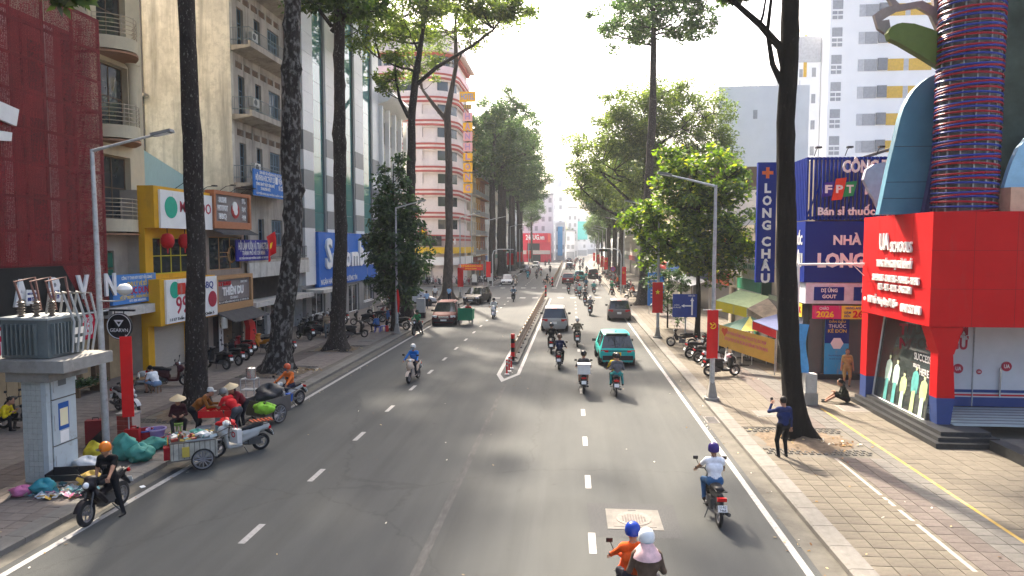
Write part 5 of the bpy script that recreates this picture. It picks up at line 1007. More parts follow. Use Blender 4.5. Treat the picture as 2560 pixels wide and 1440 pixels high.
LF3 = leaf_mat('leaf_bright', (.016, .04, .008), (.12, .19, .022), (.36, .36, .05), .5); LF4 = leaf_mat('leaf_dark', (.01, .03, .01), (.045, .09, .026), (.11, .18, .05), .35); LF5 = leaf_mat('leaf_cool', (.022, .05, .016), (.08, .135, .04), (.16, .21, .07), .45)
def cl(c, n, s, r, seed):
    g = random.Random(seed); return [(c[0]+g.gauss(0, s[0]), c[1]+g.gauss(0, s[1]), c[2]+g.gauss(0, s[2]), r*g.uniform(.6, 1.2)) for _ in range(n)]
GL = 'tall trees along the left pavement'; GR = 'trees along the right pavement'
make_tree('straight dark trunk before the sushi signs, first tall tree on left', (-13.6, 23.7, .1), [(0, 0, 0, .38), (.04, 0, 2, .35), (.18, 0, 6.2, .315), (.13, 0, 10.4, .3), (.07, 0, 14.5, .28), (0, .2, 21, .26), (0, .3, 27, .14)],
          [((-.5, 0, 26), (5.2, 6, 4.2))], BARK1, LF1, 150, 90, .32, 1.2, 8, 11, group=GL, attach=.7, knob=.05)
make_tree('knobbly grey blotched leaning trunk before the navy sign, second tall tree', (-13.83, 31.5, .1), [(-.15, 0, 0, .62), (.0, 0, 1.2, .52), (.35, 0, 3.5, .44), (.81, 0, 6.3, .43), (.74, 0, 10, .43), (.82, 0, 13.7, .4), (1.0, 0, 17.5, .36), (1., 0, 22, .28), (.8, 0, 28, .15)],
          [((-.2, 0, 27), (5.2, 5.6, 4.2))], BARK2, LF1, 150, 90, .32, 1.2, 8, 12, group=GL, attach=.72, knob=.22, flare=1.1)
make_tree('slim knotted trunk before the bank sign, third tall tree', (-13.43, 38.5, .1), [(-.05, 0, 0, .55), (.05, 0, 1.5, .4), (.29, 0, 6.2, .36), (.29, 0, 10.8, .34), (.41, 0, 19.6, .28), (.5, 0, 27, .16)],
          [((-3.2, 3.5, 28), (4.2, 8, 5)), ((6.8, 1.5, 26), (2.6, 4, 1.2))], BARK1, LF1, 200, 95, .32, 1.2, 8, 13, group=GL, attach=.62, knob=.2, flare=1.2,  # crown masses above the view, shaped for the shade on the road
          extra=[dict(path=[(-.05, 0, 18.3), (-1, -.3, 19.6), (-2.2, -.5, 20.3)], r=.1, clumps=cl((-1.5, -.3, 19.9), 14, (.8, .7, .35), .6, 1)), dict(path=[(-.05, 0, 18.0), (1.3, -.3, 19.3), (3.2, -.2, 20)], r=.12, clumps=cl((1.8, -.3, 19.6), 20, (1.1, .8, .4), .65, 2))])
make_tree('forked trunk beside the small dark tree, fourth tall tree on left', (-13.68, 56.5, .1), [(-.1, 0, 0, .5), (.1, 0, 3.2, .38), (.3, 0, 6.5, .36), (.47, 0, 13.2, .34), (.57, 0, 17, .32), (.93, 0, 20, .26), (1.63, 0, 24, .16), (2.2, 0, 28, .1)],
          [((-1.6, 0, 25.5), (4.6, 4.6, 4.2)), ((-3.6, -5, 29), (4.2, 5.5, 4)), ((2.3, 0, 27), (3.6, 3.6, 2.8)), ((-1.6, .5, 20.3), (2.2, 2, 1.5))], BARK1, LF2, 210, 95, .34, 1.0, 8, 14, group=GL, attach=.6, knob=.08,  # second mass, out of view, added to shade the near left lanes
          extra=[dict(path=[(.3, 0, 16.5), (-.5, .2, 18), (-.8, .3, 19.6), (-.9, .3, 22)], r=.16, clumps=cl((-1, .3, 21), 8, (.8, .8, .8), .7, 3)), dict(path=[(.8, 0, 19), (2.6, -.2, 20.4), (5.6, -.4, 22), (7.4, -.4, 23.3), (8.4, -.5, 24.6)], r=.17, clumps=cl((8.4, -.4, 24.9), 26, (1.2, .9, .6), .7, 4)+cl((5.5, -.3, 25), 22, (1.4, .9, .7), .65, 5))])
make_tree('brown smooth trunk at the junction corner before the hotel', (-13.4, 74, .1), [(-.1, 0, 0, .7), (0, 0, 2, .5), (.2, 0, 6.5, .42), (.21, 0, 15, .38), (.07, 0, 20, .35), (.5, 0, 22.3, .28), (1.05, 0, 25, .22), (1.0, 0, 31, .12)],
          [((-1, 0, 30), (6.5, 5.5, 4.5)), ((5.6, 0, 30.5), (4.2, 3.5, 2.6))], BARK3, LF2, 110, 90, .36, 1.05, 8, 15, group=GL, attach=.68, knob=.07,
          extra=[dict(path=[(-.1, 0, 19.5), (-1.4, .2, 21), (-2.6, .2, 22.6), (-3.6, .2, 25)], r=.26, clumps=cl((-3, .2, 25), 10, (1, 1, .8), .8, 6))])
make_tree('near black trunk beside the man photographing, first tree on right', (7.07, 22.1, .1), [(.05, 0, 0, .36), (-.05, 0, 1.1, .32), (-.29, 0, 3.6, .29), (-.45, 0, 7.4, .28), (-.51, 0, 10, .27), (-.46, 0, 11.6, .26), (-.46, 0, 14, .23), (-.3, .2, 18, .2), (-.2, .3, 24, .12)],
          [((.5, 1., 24), (6.6, 6.4, 4.0))], BARK4, LF1, 105, 90, .28, 1.15, 8, 21, group=GR, attach=.7, knob=.1, flare=1.7,
          extra=[dict(path=[(-.5, 0, 11.2), (-.73, 0, 12.1), (-1.35, 0, 12.8), (-2.32, -.1, 13.6), (-3, -.1, 14.3)], r=.14, clumps=cl((-2.1, -.1, 13.9), 9, (.5, .5, .25), .35, 7)), dict(path=[(-.5, 0, 10.7), (-.95, 0, 11.6), (-1.1, .1, 12.6), (-.95, .1, 14.2)], r=.09, clumps=cl((-.6, .1, 14.5), 4, (.3, .3, .2), .3, 8)),
                 dict(path=[(.2, .2, 17), (-3, .6, 18.5), (-6.2, .5, 17.6)], r=.15, clumps=cl((-6.1, -.1, 14.75), 12, (.45, .4, .22), .3, 9)+cl((-5.8, .3, 16.3), 8, (.6, .5, .5), .5, 10)), dict(path=[(-.3, .3, 20), (-3, 6, 22), (-5, 14, 23)], r=.14, clumps=cl((-4.6, 12.5, 23.2), 46, (2.6, 3., .8), 1., 13)), dict(path=[(.2, .2, 16), (2, -2, 17), (3.4, -4.5, 17.5)], r=.14, clumps=cl((3.2, -4.2, 17.6), 14, (1.2, 1.2, .5), .8, 12))])  # long limb with most clumps: unseen, added to mottle the right pavement with shade
make_tree('tall thin trunk with umbrella crown above the olive tree', (7.1, 69.5, .1), [(0, 0, 0, .62), (.05, 0, 1.5, .46), (.35, 0, 6.5, .42), (.5, 0, 12.6, .4), (.8, 0, 19, .36), (.8, 0, 24, .3), (.8, 0, 29, .15)],
          [((.9, 0, 29.5), (6.6, 6, 4.5)), ((-2.8, 0, 26.5), (2.6, 2.4, 1.3)), ((4.5, 0, 27), (2.6, 2.4, 1.5))], BARK1, LF5, 170, 105, .36, 1.0, 9, 22, group=GR, attach=.8, knob=.05, limb_r=.4)
make_tree('broad olive green crown over the parked motorbikes on right', (8.6, 82, .1), [(0, 0, 0, .62), (0, 0, 2, .5), (-.1, 0, 8, .46), (0, 0, 14, .36), (.3, 0, 22, .16)],
          [((-3.4, 0, 15.8), (6.4, 5, 6.2)), ((3.6, -.5, 19), (6.2, 5, 6.2)), ((-.6, -.5, 20.5), (5.4, 4.5, 4.6)), ((8, 0, 15.5), (3.2, 3, 4))], BARK1, LF2, 380, 150, .33, 1.3, 14, 23, group=GR, attach=.42, knob=.06, flat=.8, hollow=.3,
          extra=[dict(path=[(-.1, 0, 8.5), (-2.5, -1, 9), (-5, -1.5, 10.3), (-7.5, -1.5, 12.5)], r=.22), dict(path=[(-.1, 0, 9.6), (-2, -1, 11.2), (-4.5, -1.5, 13.5), (-6, -1.5, 15.5)], r=.22)])
make_tree('young bright green tree behind the right lamp post', (8.15, 45, .1), [(0, 0, 0, .17), (.02, 0, 3, .14), (-.1, 0, 6, .11), (-.2, 0, 10, .06), (-.2, 0, 12.4, .03)],
          [((-.6, 0, 7.2), (4.3, 3.2, 2.9)), ((-.1, 0, 10.3), (3.1, 2.6, 2.5)), ((.9, 0, 5.4), (2.8, 2.4, 1.6))], BARK4, LF3, 300, 72, .33, .7, 16, 24, group=GR, attach=.35, knob=.02, flare=.4, aspect=.52, flat=.6, limb_r=.6, twig=.016, hollow=.12)
make_tree('small dense dark tree with glossy leaves before the bank', (-12.4, 47, .1), [(0, 0, 0, .15), (.03, 0, 3, .12), (.1, 0, 8, .07), (.15, 0, 11.6, .03)],
          [((.2, 0, 5.3), (2.35, 2, 2.5)), ((.15, 0, 8.0), (1.7, 1.6, 2.1)), ((.2, 0, 10.6), (.9, .9, 1.5)), ((.3, 0, 3.2), (1.5, 1.5, 1.2))], BARK1, LF4, 200, 64, .36, .6, 12, 25, group=GL, attach=.25, knob=.02, flare=.5, aspect=.45, twig=.014, hollow=.1, droop=.5)
make_tree('little leafy sapling in front of the hotel motorbikes', (-15.9, 66, .1), [(0, 0, 0, .06), (.05, 0, 2, .05), (.1, 0, 4.4, .02)], [((0, 0, 3.4), (1.45, 1.2, 1.5))], BARK1, LF4, 26, 46, .36, .5, 5, 26, group=GL, attach=.35, knob=0, flare=.2, aspect=.45, twig=.012, name='sapling', droop=.5)
make_tree('bushy potted shrub behind the blue direction sign', (7.0, 50.5, .1), [(0, 0, 0, .06), (0, 0, 2, .05), (.1, 0, 4.3, .02)], [((0, 0, 3.3), (1.25, 1.2, 1.4)), ((.1, 0, 1.7), (1.0, 1, 1.0))], BARK4, LF4, 34, 46, .34, .45, 5, 27, group=GR, attach=.3, knob=0, flare=.2, aspect=.3, twig=.012, name='shrub', droop=.4)
# rows beyond the junction
far1 = make_tree('first trunk of the far left row, beyond the white sedan', (-13.9, 120, .1), [(0, 0, 0, .75), (0, 0, 2, .6), (.2, 0, 10, .55), (.1, 0, 17, .45), (.6, 0, 25, .22)], [((-1.2, 0, 22.5), (6.3, 6, 6.4)), ((4.6, 0, 21), (4.6, 5, 5.4)), ((1.5, 0, 28), (5.6, 5, 4.6))], BARK1, LF5, 240, 120, .42, 1.35, 11, 31, group='far left tree row', attach=.52, knob=.12, hollow=.3)
far2 = make_tree('second trunk of the far left row', (-13.5, 131, .1), [(0, 0, 0, .7), (0, 0, 2, .55), (-.1, 0, 10, .5), (.1, 0, 18, .4), (.2, 0, 27, .2)], [((0, 0, 24), (6, 6, 6.5)), ((4, 0, 27.5), (4.5, 4.5, 4)), ((5.5, 0, 19), (4, 4, 3.5))], BARK1, LF5, 200, 120, .44, 1.4, 10, 32, group='far left tree row', attach=.52, knob=.12, hollow=.3)
for o in (far1, far2): proto_done(o)
for i, (x, y, s, k, rz) in enumerate(((-13.9, 141, 1.02, 0, 1.4), (-13.6, 155, .95, 1, .5), (-13.9, 166, 1.0, 0, 2.6), (-13.6, 177, .93, 1, 4.1), (-13.8, 191, .9, 0, 3.9), (-13.0, 226, .72, 1, 2.2))):
    copy_tree((far1, far2)[k], (x, y, .1), (0, 0, rz), ['third', 'fourth', 'fifth', 'sixth', 'seventh', 'last'][i]+' trunk of the far left tree row', scale=(s, s, s))
fr1 = make_tree('grey trunk with rounded crown, first past the olive tree on right', (8.0, 112, .1), [(0, 0, 0, .6), (0, 0, 2, .48), (.1, 0, 9, .42), (0, 0, 14, .32), (0, 0, 19, .14)], [((-2.2, 0, 14.5), (5, 5, 4.2)), ((1.5, 0, 18.5), (5, 5, 4))], BARK1, LF5, 170, 120, .42, 1.25, 9, 33, group='far right tree row', attach=.5, knob=.1, hollow=.3)
proto_done(fr1)
for i, (x, y, s, rz) in enumerate(((8.2, 131, .92, 2.), (7.8, 143, .85, 3.6), (8.1, 160, .8, 5.), (8.0, 182, .72, 1.), (8.2, 206, .66, 2.9), (8.4, 228, .6, 4.4))):
    copy_tree(fr1, (x, y, .1), (0, 0, rz), ['second', 'third', 'fourth', 'fifth', 'sixth', 'last'][i]+' rounded tree of the far right row', scale=(s, s, s))
for i, (x, y, s) in enumerate(((-1.5, 330, .62), (-5.5, 318, .55))): copy_tree(fr1, (x, y, 0), (0, 0, i*2.), ['hazy round tree where the street bends', 'smaller hazy tree left of the bend'][i], 'hazy trees at the bend', scale=(s, s, s))
# a tree just out of the picture on the left, whose tips hang into the corner and shade the road
make_tree('leafy bough hanging into the top left corner', (-13.6, 13.6, .1), [(0, 0, 0, .45), (0, 0, 6, .38), (0, 0, 14, .3), (.2, 0, 22, .14)], [((-.5, 0, 22), (5.2, 5.8, 3.8))], BARK1, LF1, 110, 85, .3, 1.2, 8, 41, group=GL, attach=.6,
          extra=[dict(path=[(0, 0, 13), (1.2, .6, 13.2), (2.2, 1.0, 12.6)], r=.1, clumps=cl((2.35, .95, 11.85), 6, (.3, .2, .2), .25, 14)+cl((1.6, .8, 12.5), 6, (.4, .3, .3), .35, 15))])
# ---------------------------------------------------------------- smooth bodies from blended capsules
def sdf_mesh(name, prims, vox, mats, k=.03):
    """prims: ('c', a, b, ra, rb, mat[, sx]) capsule / ('e', centre, radii, mat) ellipsoid; one continuous surface"""
    lo = np.full(3, 1e9); hi = np.full(3, -1e9)
    for p in prims:
        if p[0] == 'c':
            r = max(p[3], p[4]); q = np.array([p[1], p[2]], float); lo = np.minimum(lo, q.min(0)-r); hi = np.maximum(hi, q.max(0)+r)
        else: c = np.array(p[1], float); r = np.array(p[2], float); lo = np.minimum(lo, c-r); hi = np.maximum(hi, c+r)
    lo -= 2.5*vox+k*.3; hi += 2.5*vox+k*.3; n = np.ceil((hi-lo)/vox).astype(int)+1
    D = np.full(n, .5, np.float32); RAW = np.full(n, 9., np.float32); MI = np.zeros(n, np.int8)
    ax = [lo[i]+vox*np.arange(n[i]) for i in range(3)]; pad = k+3*vox
    for p in prims:
        if p[0] == 'c':
            a, b = np.array(p[1], float), np.array(p[2], float); r = max(p[3], p[4]); l, h = np.minimum(a, b)-r-pad, np.maximum(a, b)+r+pad; mi = p[5]
        else: a = np.array(p[1], float); rr = np.array(p[2], float); l, h = a-rr-pad, a+rr+pad; mi = p[3]
        i0 = np.clip(((l-lo)/vox).astype(int), 0, n); i1 = np.clip(((h-lo)/vox).astype(int)+2, 0, n); sl = tuple(slice(u, v) for u, v in zip(i0, i1))
        X, Y, Z = np.meshgrid(*[ax[i][sl[i]] for i in range(3)], indexing='ij')
        if p[0] == 'c':
            d = b-a; L = max(1e-9, d @ d); t = np.clip(((X-a[0])*d[0]+(Y-a[1])*d[1]+(Z-a[2])*d[2])/L, 0, 1); sx = p[6] if len(p) > 6 else 1.
            dist = np.sqrt(((X-a[0]-t*d[0])/sx)**2+(Y-a[1]-t*d[1])**2+(Z-a[2]-t*d[2])**2)-(p[3]+(p[4]-p[3])*t)
        else:
            q = np.sqrt(((X-a[0])/rr[0])**2+((Y-a[1])/rr[1])**2+((Z-a[2])/rr[2])**2); dist = (q-1)*rr.min()
        dist = dist.astype(np.float32); A = D[sl]; h_ = np.clip(.5+.5*(A-dist)/k, 0, 1); D[sl] = A*(1-h_)+dist*h_-k*h_*(1-h_)
        c = dist < RAW[sl]; MI[sl][c] = mi; RAW[sl] = np.minimum(RAW[sl], dist)
    s = D < 0; cn = [s[i:n[0]-1+i, j:n[1]-1+j, q:n[2]-1+q] for i in (0, 1) for j in (0, 1) for q in (0, 1)]; cs = sum(c.astype(np.int8) for c in cn); act = (cs > 0) & (cs < 8)
    idx = np.full(act.shape, -1, np.int32); cells = np.argwhere(act); idx[act] = np.arange(len(cells)); pos = np.zeros((len(cells), 3)); cnt = np.zeros(len(cells))
    for axis in range(3):
        o = [q for q in range(3) if q != axis]
        for u in (0, 1):
            for v in (0, 1):
                c0 = cells.copy(); c0[:, o[0]] += u; c0[:, o[1]] += v; c1 = c0.copy(); c1[:, axis] += 1
                d0 = D[tuple(c0.T)]; d1 = D[tuple(c1.T)]; m = (d0 < 0) != (d1 < 0); f = np.where(m, d0/np.where(m, d0-d1, 1), 0); q = c0.astype(float); q[:, axis] += f; pos[m] += q[m]; cnt[m] += 1
    pos = lo+vox*pos/cnt[:, None]; F = []
    for axis in range(3):
        o = [q for q in range(3) if q != axis]; a = [slice(1, -1)]*3; a[axis] = slice(0, -1); b = list(a); b[axis] = slice(1, None)
        s0, s1 = s[tuple(a)], s[tuple(b)]; e = np.argwhere(s0 != s1); off = np.ones(3, int); off[axis] = 0; e = e+off; fl = s[tuple(e.T)]
        q = []
        for du, dv in ((-1, -1), (0, -1), (0, 0), (-1, 0)): c = e.copy(); c[:, o[0]] += du; c[:, o[1]] += dv; q.append(idx[tuple(c.T)])
        q = np.stack(q, 1); flip = fl if axis != 1 else ~fl; q[~flip] = q[~flip][:, ::-1]; F.append(q)
    F = np.concatenate(F); me = fast_mesh(name, pos, F, mats, True)
    mi = MI[tuple(np.clip(((pos-lo)/vox+.5).astype(int), 0, n-1).T)]; me.polygons.foreach_set('material_index', mi[F[:, 0]].astype(np.int32)); return me
SKIN = mat('skin', (.36, .19, .12), .6, var=.08); SKIND = mat('skin_tan', (.22, .115, .07), .6, var=.08); HAIR = mat('hair', (.012, .01, .009), .6); SHOE = mat('shoe', (.03, .028, .026), .6); EYE = mat('eye', (.01, .01, .01), .3)
def ik(a, b, l1, l2, pole):
    a, b = V(a), V(b); d = b-a; L = min(d.length, (l1+l2)*.999); b = a+d.normalized()*L; d = d.normalized(); x = (l1*l1-l2*l2+L*L)/(2*L); h = math.sqrt(max(0, l1*l1-x*x)); p = V(pole); p = (p-d*p.dot(d)).normalized(); return a+d*x+p*h, b
POSES = {  # pelvis, chest lean (forward, z of shoulders), hands, feet, knee pole, elbow pole, head turn/tilt
    'ride': dict(p=(0, 0, .86), s=(0, .10, 1.33), h=((-.30, .52, 1.0), (.30, .52, 1.0)), f=((-.17, .30, .37), (.17, .30, .37)), kp=(0, 1, .6), ep=(0, -.3, -1)),
    'pillion': dict(p=(0, -.02, .90), s=(0, .03, 1.38), h=((-.18, .28, 1.08), (.18, .28, 1.08)), f=((-.25, .28, .42), (.25, .28, .42)), kp=(0, 1, .6), ep=(0, -.3, -1)),
    'stop': dict(p=(0, 0, .86), s=(0, .06, 1.34), h=((-.30, .50, 1.0), (.22, .18, .86)), f=((-.38, .12, .06), (.17, .30, .37)), kp=(0, 1, .3), ep=(0, -.3, -1), turn=-40),
    'kerb': dict(p=(0, 0, .86), s=(0, .08, 1.34), h=((-.30, .50, 1.0), (.30, .50, 1.0)), f=((-.40, .1, .06), (.40, .1, .06)), kp=(0, 1, .3), ep=(0, -.3, -1)),
    'stand': dict(p=(0, 0, .88), s=(0, .0, 1.38), h=((-.27, .08, .76), (.27, .08, .76)), f=((-.11, 0, .06), (.11, .03, .06)), kp=(0, 1, 0), ep=(0, -1, 0)),
    'phone': dict(p=(0, 0, .88), s=(0, .0, 1.38), h=((-.20, .30, 1.46), (.27, .06, .78)), f=((-.12, 0, .06), (.12, .03, .06)), kp=(0, 1, 0), ep=(-.6, -.3, -1)),
    'bend': dict(p=(0, -.12, .86), s=(0, .26, 1.25), h=((-.15, .62, 1.0), (.18, .60, .96)), f=((-.12, 0, .06), (.12, -.05, .06)), kp=(0, 1, 0), ep=(0, -.2, -1), tilt=25),
    'sit': dict(p=(0, 0, .42), s=(0, .10, .9), h=((-.12, .34, .62), (.14, .34, .62)), f=((-.16, .38, .06), (.16, .42, .06)), kp=(0, .4, 1), ep=(0, -.3, -1), tilt=18),
    'low': dict(p=(0, 0, .36), s=(0, .24, .8), h=((-.1, .48, .66), (.14, .46, .62)), f=((-.16, .36, .06), (.16, .40, .06)), kp=(0, .2, 1), ep=(0, -.3, -1), tilt=25),
    'floor': dict(p=(0, 0, .14), s=(0, .14, .6), h=((-.1, .42, .42), (.12, .42, .4)), f=((-.12, .75, .06), (.16, .7, .06)), kp=(0, .1, 1), ep=(0, -.3, -1), tilt=25),
}
PM = {}
def person(label, loc, rz, pose, shirt, trousers, helmet=None, hat=None, sleeves=1, legs=1, skin=None, shoe=None, vox=.02, scale=1., hair=True, group=None, female=False, mask=None, skirt=False, scarf=None):
    """one continuous body; helmet, hat and mask are worn parts"""
    P = POSES[pose]; key = (pose, shirt, trousers, sleeves, legs, vox, female, skirt); skin = skin or SKIN; shoe = shoe or SHOE
    pe = V(P['p']); s = V(P['s']); up = (s-pe).normalized(); sh = .185 if not female else .165
    nk = s+up*.10+V((0, .01, 0)); tilt = R(P.get('tilt', 0)); turn = R(P.get('turn', 0)); fw = V((math.sin(turn)*-1, math.cos(turn)*math.cos(tilt), -math.sin(tilt))).normalized(); hd = nk+V((0, .02, .115))+fw*.02
    if tilt: hd = nk+V((0, .07, .09))
    rt = V((1, 0, 0))
    A = 1; T = 2; pr = []
    pr += [('c', pe+V((-.07, 0, .02)), pe+V((.07, 0, .02)), .125, .125, T), ('c', pe+up*.08, pe.lerp(s, .55), .125, .13, A, 1.15), ('c', pe.lerp(s, .62)+V((-.07, 0, 0)), pe.lerp(s, .62)+V((.07, 0, 0)), .125, .125, A), ('c', s+V((-sh+.04, 0, -.02)), s+V((sh-.04, 0, -.02)), .085, .085, A), ('c', s, nk+up*.04, .06, .052, 0)]
    hands = []
    for i, sx in ((0, -1), (1, 1)):
        S0 = s+rt*(sx*sh)+V((0, 0, -.03)); ep = V(P['ep']); ep = V((ep.x*sx*-1 if ep.x else sx*.45, ep.y, ep.z)); e, hnd = ik(S0, P['h'][i], .275, .25, ep); hands.append((e, hnd))
        pr += [('c', S0, e, .056, .044, A if sleeves else A), ('c', e, hnd, .042 if sleeves < 2 else .046, .030 if sleeves < 2 else .038, A if sleeves >= 1 else 0)]
        if sleeves < 1: pr[-2] = ('c', S0, S0.lerp(e, .6), .06, .056, A); pr.append(('c', S0.lerp(e, .6), e, .045, .042, 0))
        d = (hnd-e).normalized(); pr.append(('c', hnd, hnd+d*.06, .032, .03, 0))
        H0 = pe+rt*(sx*.095); kn, ft_ = ik(H0, P['f'][i], .43, .42, V(P['kp'])+V((sx*.15, 0, 0)))
        pr += [('c', H0, kn, .092 if not skirt else .12, .062, T), ('c', kn, ft_, .06 if legs else .055, .042, T if legs else 0), ('c', ft_+V((0, -.03, -.015)), ft_+V((0, .15, -.025)), .036, .03, 3)]
    if female: pr.append(('e', nk+V((0, -.06, .02)), (.07, .06, .13), 4))
    up2 = V((0, 0, 1)); pr += [('e', hd, (.078, .098, .118), 0), ('c', hd+fw*.075+V((0, 0, -.005)), hd+fw*.1+V((0, 0, -.035)), .014, .017, 0), ('e', hd+V((0, 0, -.07))+fw*.02, (.06, .07, .06), 0)]
    rtv = fw.cross(V((0, 0, 1))).normalized()
    for sx in (-1, 1): pr.append(('e', hd+rtv*(sx*.078)+V((0, 0, -.02)), (.016, .025, .035), 0))
    if hair: pr += [('e', hd-fw*.022+V((0, 0, .028)), (.086, .10, .106), 4)]
    if key not in PM: PM[key] = sdf_mesh('person', pr, vox, [SKIN, cloth(shirt), cloth(trousers), SHOE, HAIR], .028)
    me = PM[key]; b = MB()
    o = link('person', me, None, loc, (0, 0, rz)); o.scale = (scale,)*3; tag(o, label, 'person', group)
    if skin is not SKIN: setmat(o, 0, skin)
    if shoe is not SHOE: setmat(o, 3, shoe)
    fb_ = MB()                                                 # fingers, thumb
    for i, (e, hnd) in enumerate(hands):
        d = (hnd-e).normalized(); side = d.cross(V((0, 0, 1))); side = side.normalized() if side.length > .1 else V((1, 0, 0)); dn = side.cross(d)*(-1 if side.cross(d).z > 0 else 1)
        for q in range(4): a = hnd+d*.07+side*(.024*(q-1.5)); L = (.06, .075, .07, .055)[q]; fb_.tube([a, a+d*L*.5+dn*.012, a+d*L*.75+dn*.045], [.0095, .009, .007], 5)
        a = hnd+d*.02+side*((1 if i == 0 else -1)*.03); fb_.tube([a, a+d*.03+side*((1 if i == 0 else -1)*.025), a+d*.06+side*((1 if i == 0 else -1)*.02)], [.011, .01, .008], 5)
    fb_.build('fingers', skin, o, 60)
    ey = MB()
    for sx in (-1, 1): ey.cbox(hd+rtv*(sx*.033)+fw*.092+V((0, 0, .005)), (.02, .012, .009))
    ey.build('eyes', EYE, o)
    if helmet:
        hm_ = paint(helmet, .25) if isinstance(helmet, str) else helmet; c = hd+V((0, -.008, .03)); M = Euler((-tilt*.8, 0, turn)).to_matrix()
        hb = MB().lathe([(.0, .135), (.05, .13), (.095, .1), (.122, .05), (.13, 0), (.128, -.05), (.12, -.07), (.11, -.07)], 16, c, M=M); h_ = hb.build('helmet', hm_, o, 60)
        MB().cbox(c+M @ V((0, .135, -.03)), (.17, .09, .012), (R(-15)-tilt*.8, 0, turn)).build('peak', BLACK, h_)
    if hat == 'cone': MB().lathe([(0, .16), (.07, .115), (.24, .0), (.245, -.008), (.06, .10)], 20, hd+V((0, 0, .06)), M=Euler((-tilt*.6, 0, 0)).to_matrix()).build('conical_hat', mat('palm_leaf', (.62, .5, .3), .8, var=.1), o, 50)
    elif hat: MB().lathe([(0, .13), (.07, .12), (.105, .06), (.108, .0)], 14, hd+V((0, 0, .02))).cbox(hd+V((0, .13, .02)), (.16, .1, .012)).build('cap', cloth(hat), o, 50)
    if scarf: MB().lathe([(.085, .13), (.1, .1), (.15, .03), (.215, -.04), (.23, -.1), (.2, -.115), (.12, -.02), (.08, .05)], 16, nk+V((0, -.02, -.05))).build('scarf', cloth(scarf), o, 60)
    if mask: MB().cbox(hd+fw*.09+V((0, 0, -.045)), (.11, .03, .085), (0, 0, turn)).build('mask', plast(mask), o)
    return o
# ---------------------------------------------------------------- motorbikes: 0 scooter, 1 underbone, 2 retro scooter, 3 sport underbone
PLATE = sign('e8e8e4'); TAIL = mat('tail_red', (.5, .01, .012), .25, coat=.5); LAMP = mat('lamp_lens', (.75, .77, .78), .15, coat=.6); SEAT = mat('seat_vinyl', (.02, .02, .022), .55, bump=.1); ENG = mat('engine_grey', (.1, .1, .1), .55, .4)
def wheel_meshes(r, w, spokes=5, rimr=.62):
    Mx = Euler((0, R(90), 0)).to_matrix(); ty = MB().lathe([(r*rimr, -w*.4), (r*.86, -w*.5), (r*.97, -w*.3), (r, 0), (r*.97, w*.3), (r*.86, w*.5), (r*rimr, w*.4), (r*rimr, -w*.4)], 22, M=Mx).mesh('tyre', RUBBER, 50)
    b = MB().lathe([(r*rimr*.88, -w*.32), (r*rimr, -w*.36), (r*rimr, w*.36), (r*rimr*.88, w*.32), (r*rimr*.88, -w*.32)], 20, M=Mx); b.cyl((-w*.55, 0, 0), (w*.55, 0, 0), r*.17, n=10)
    for k in range(spokes): a = 2*math.pi*k/spokes; b.tube([(0, math.cos(a)*r*.12, math.sin(a)*r*.12), (0, math.cos(a)*r*rimr*.92, math.sin(a)*r*rimr*.92)], r*.055, 5)
    return ty, b.mesh('rim', mat('rim_metal', (.25, .25, .26), .4, .6), 40)
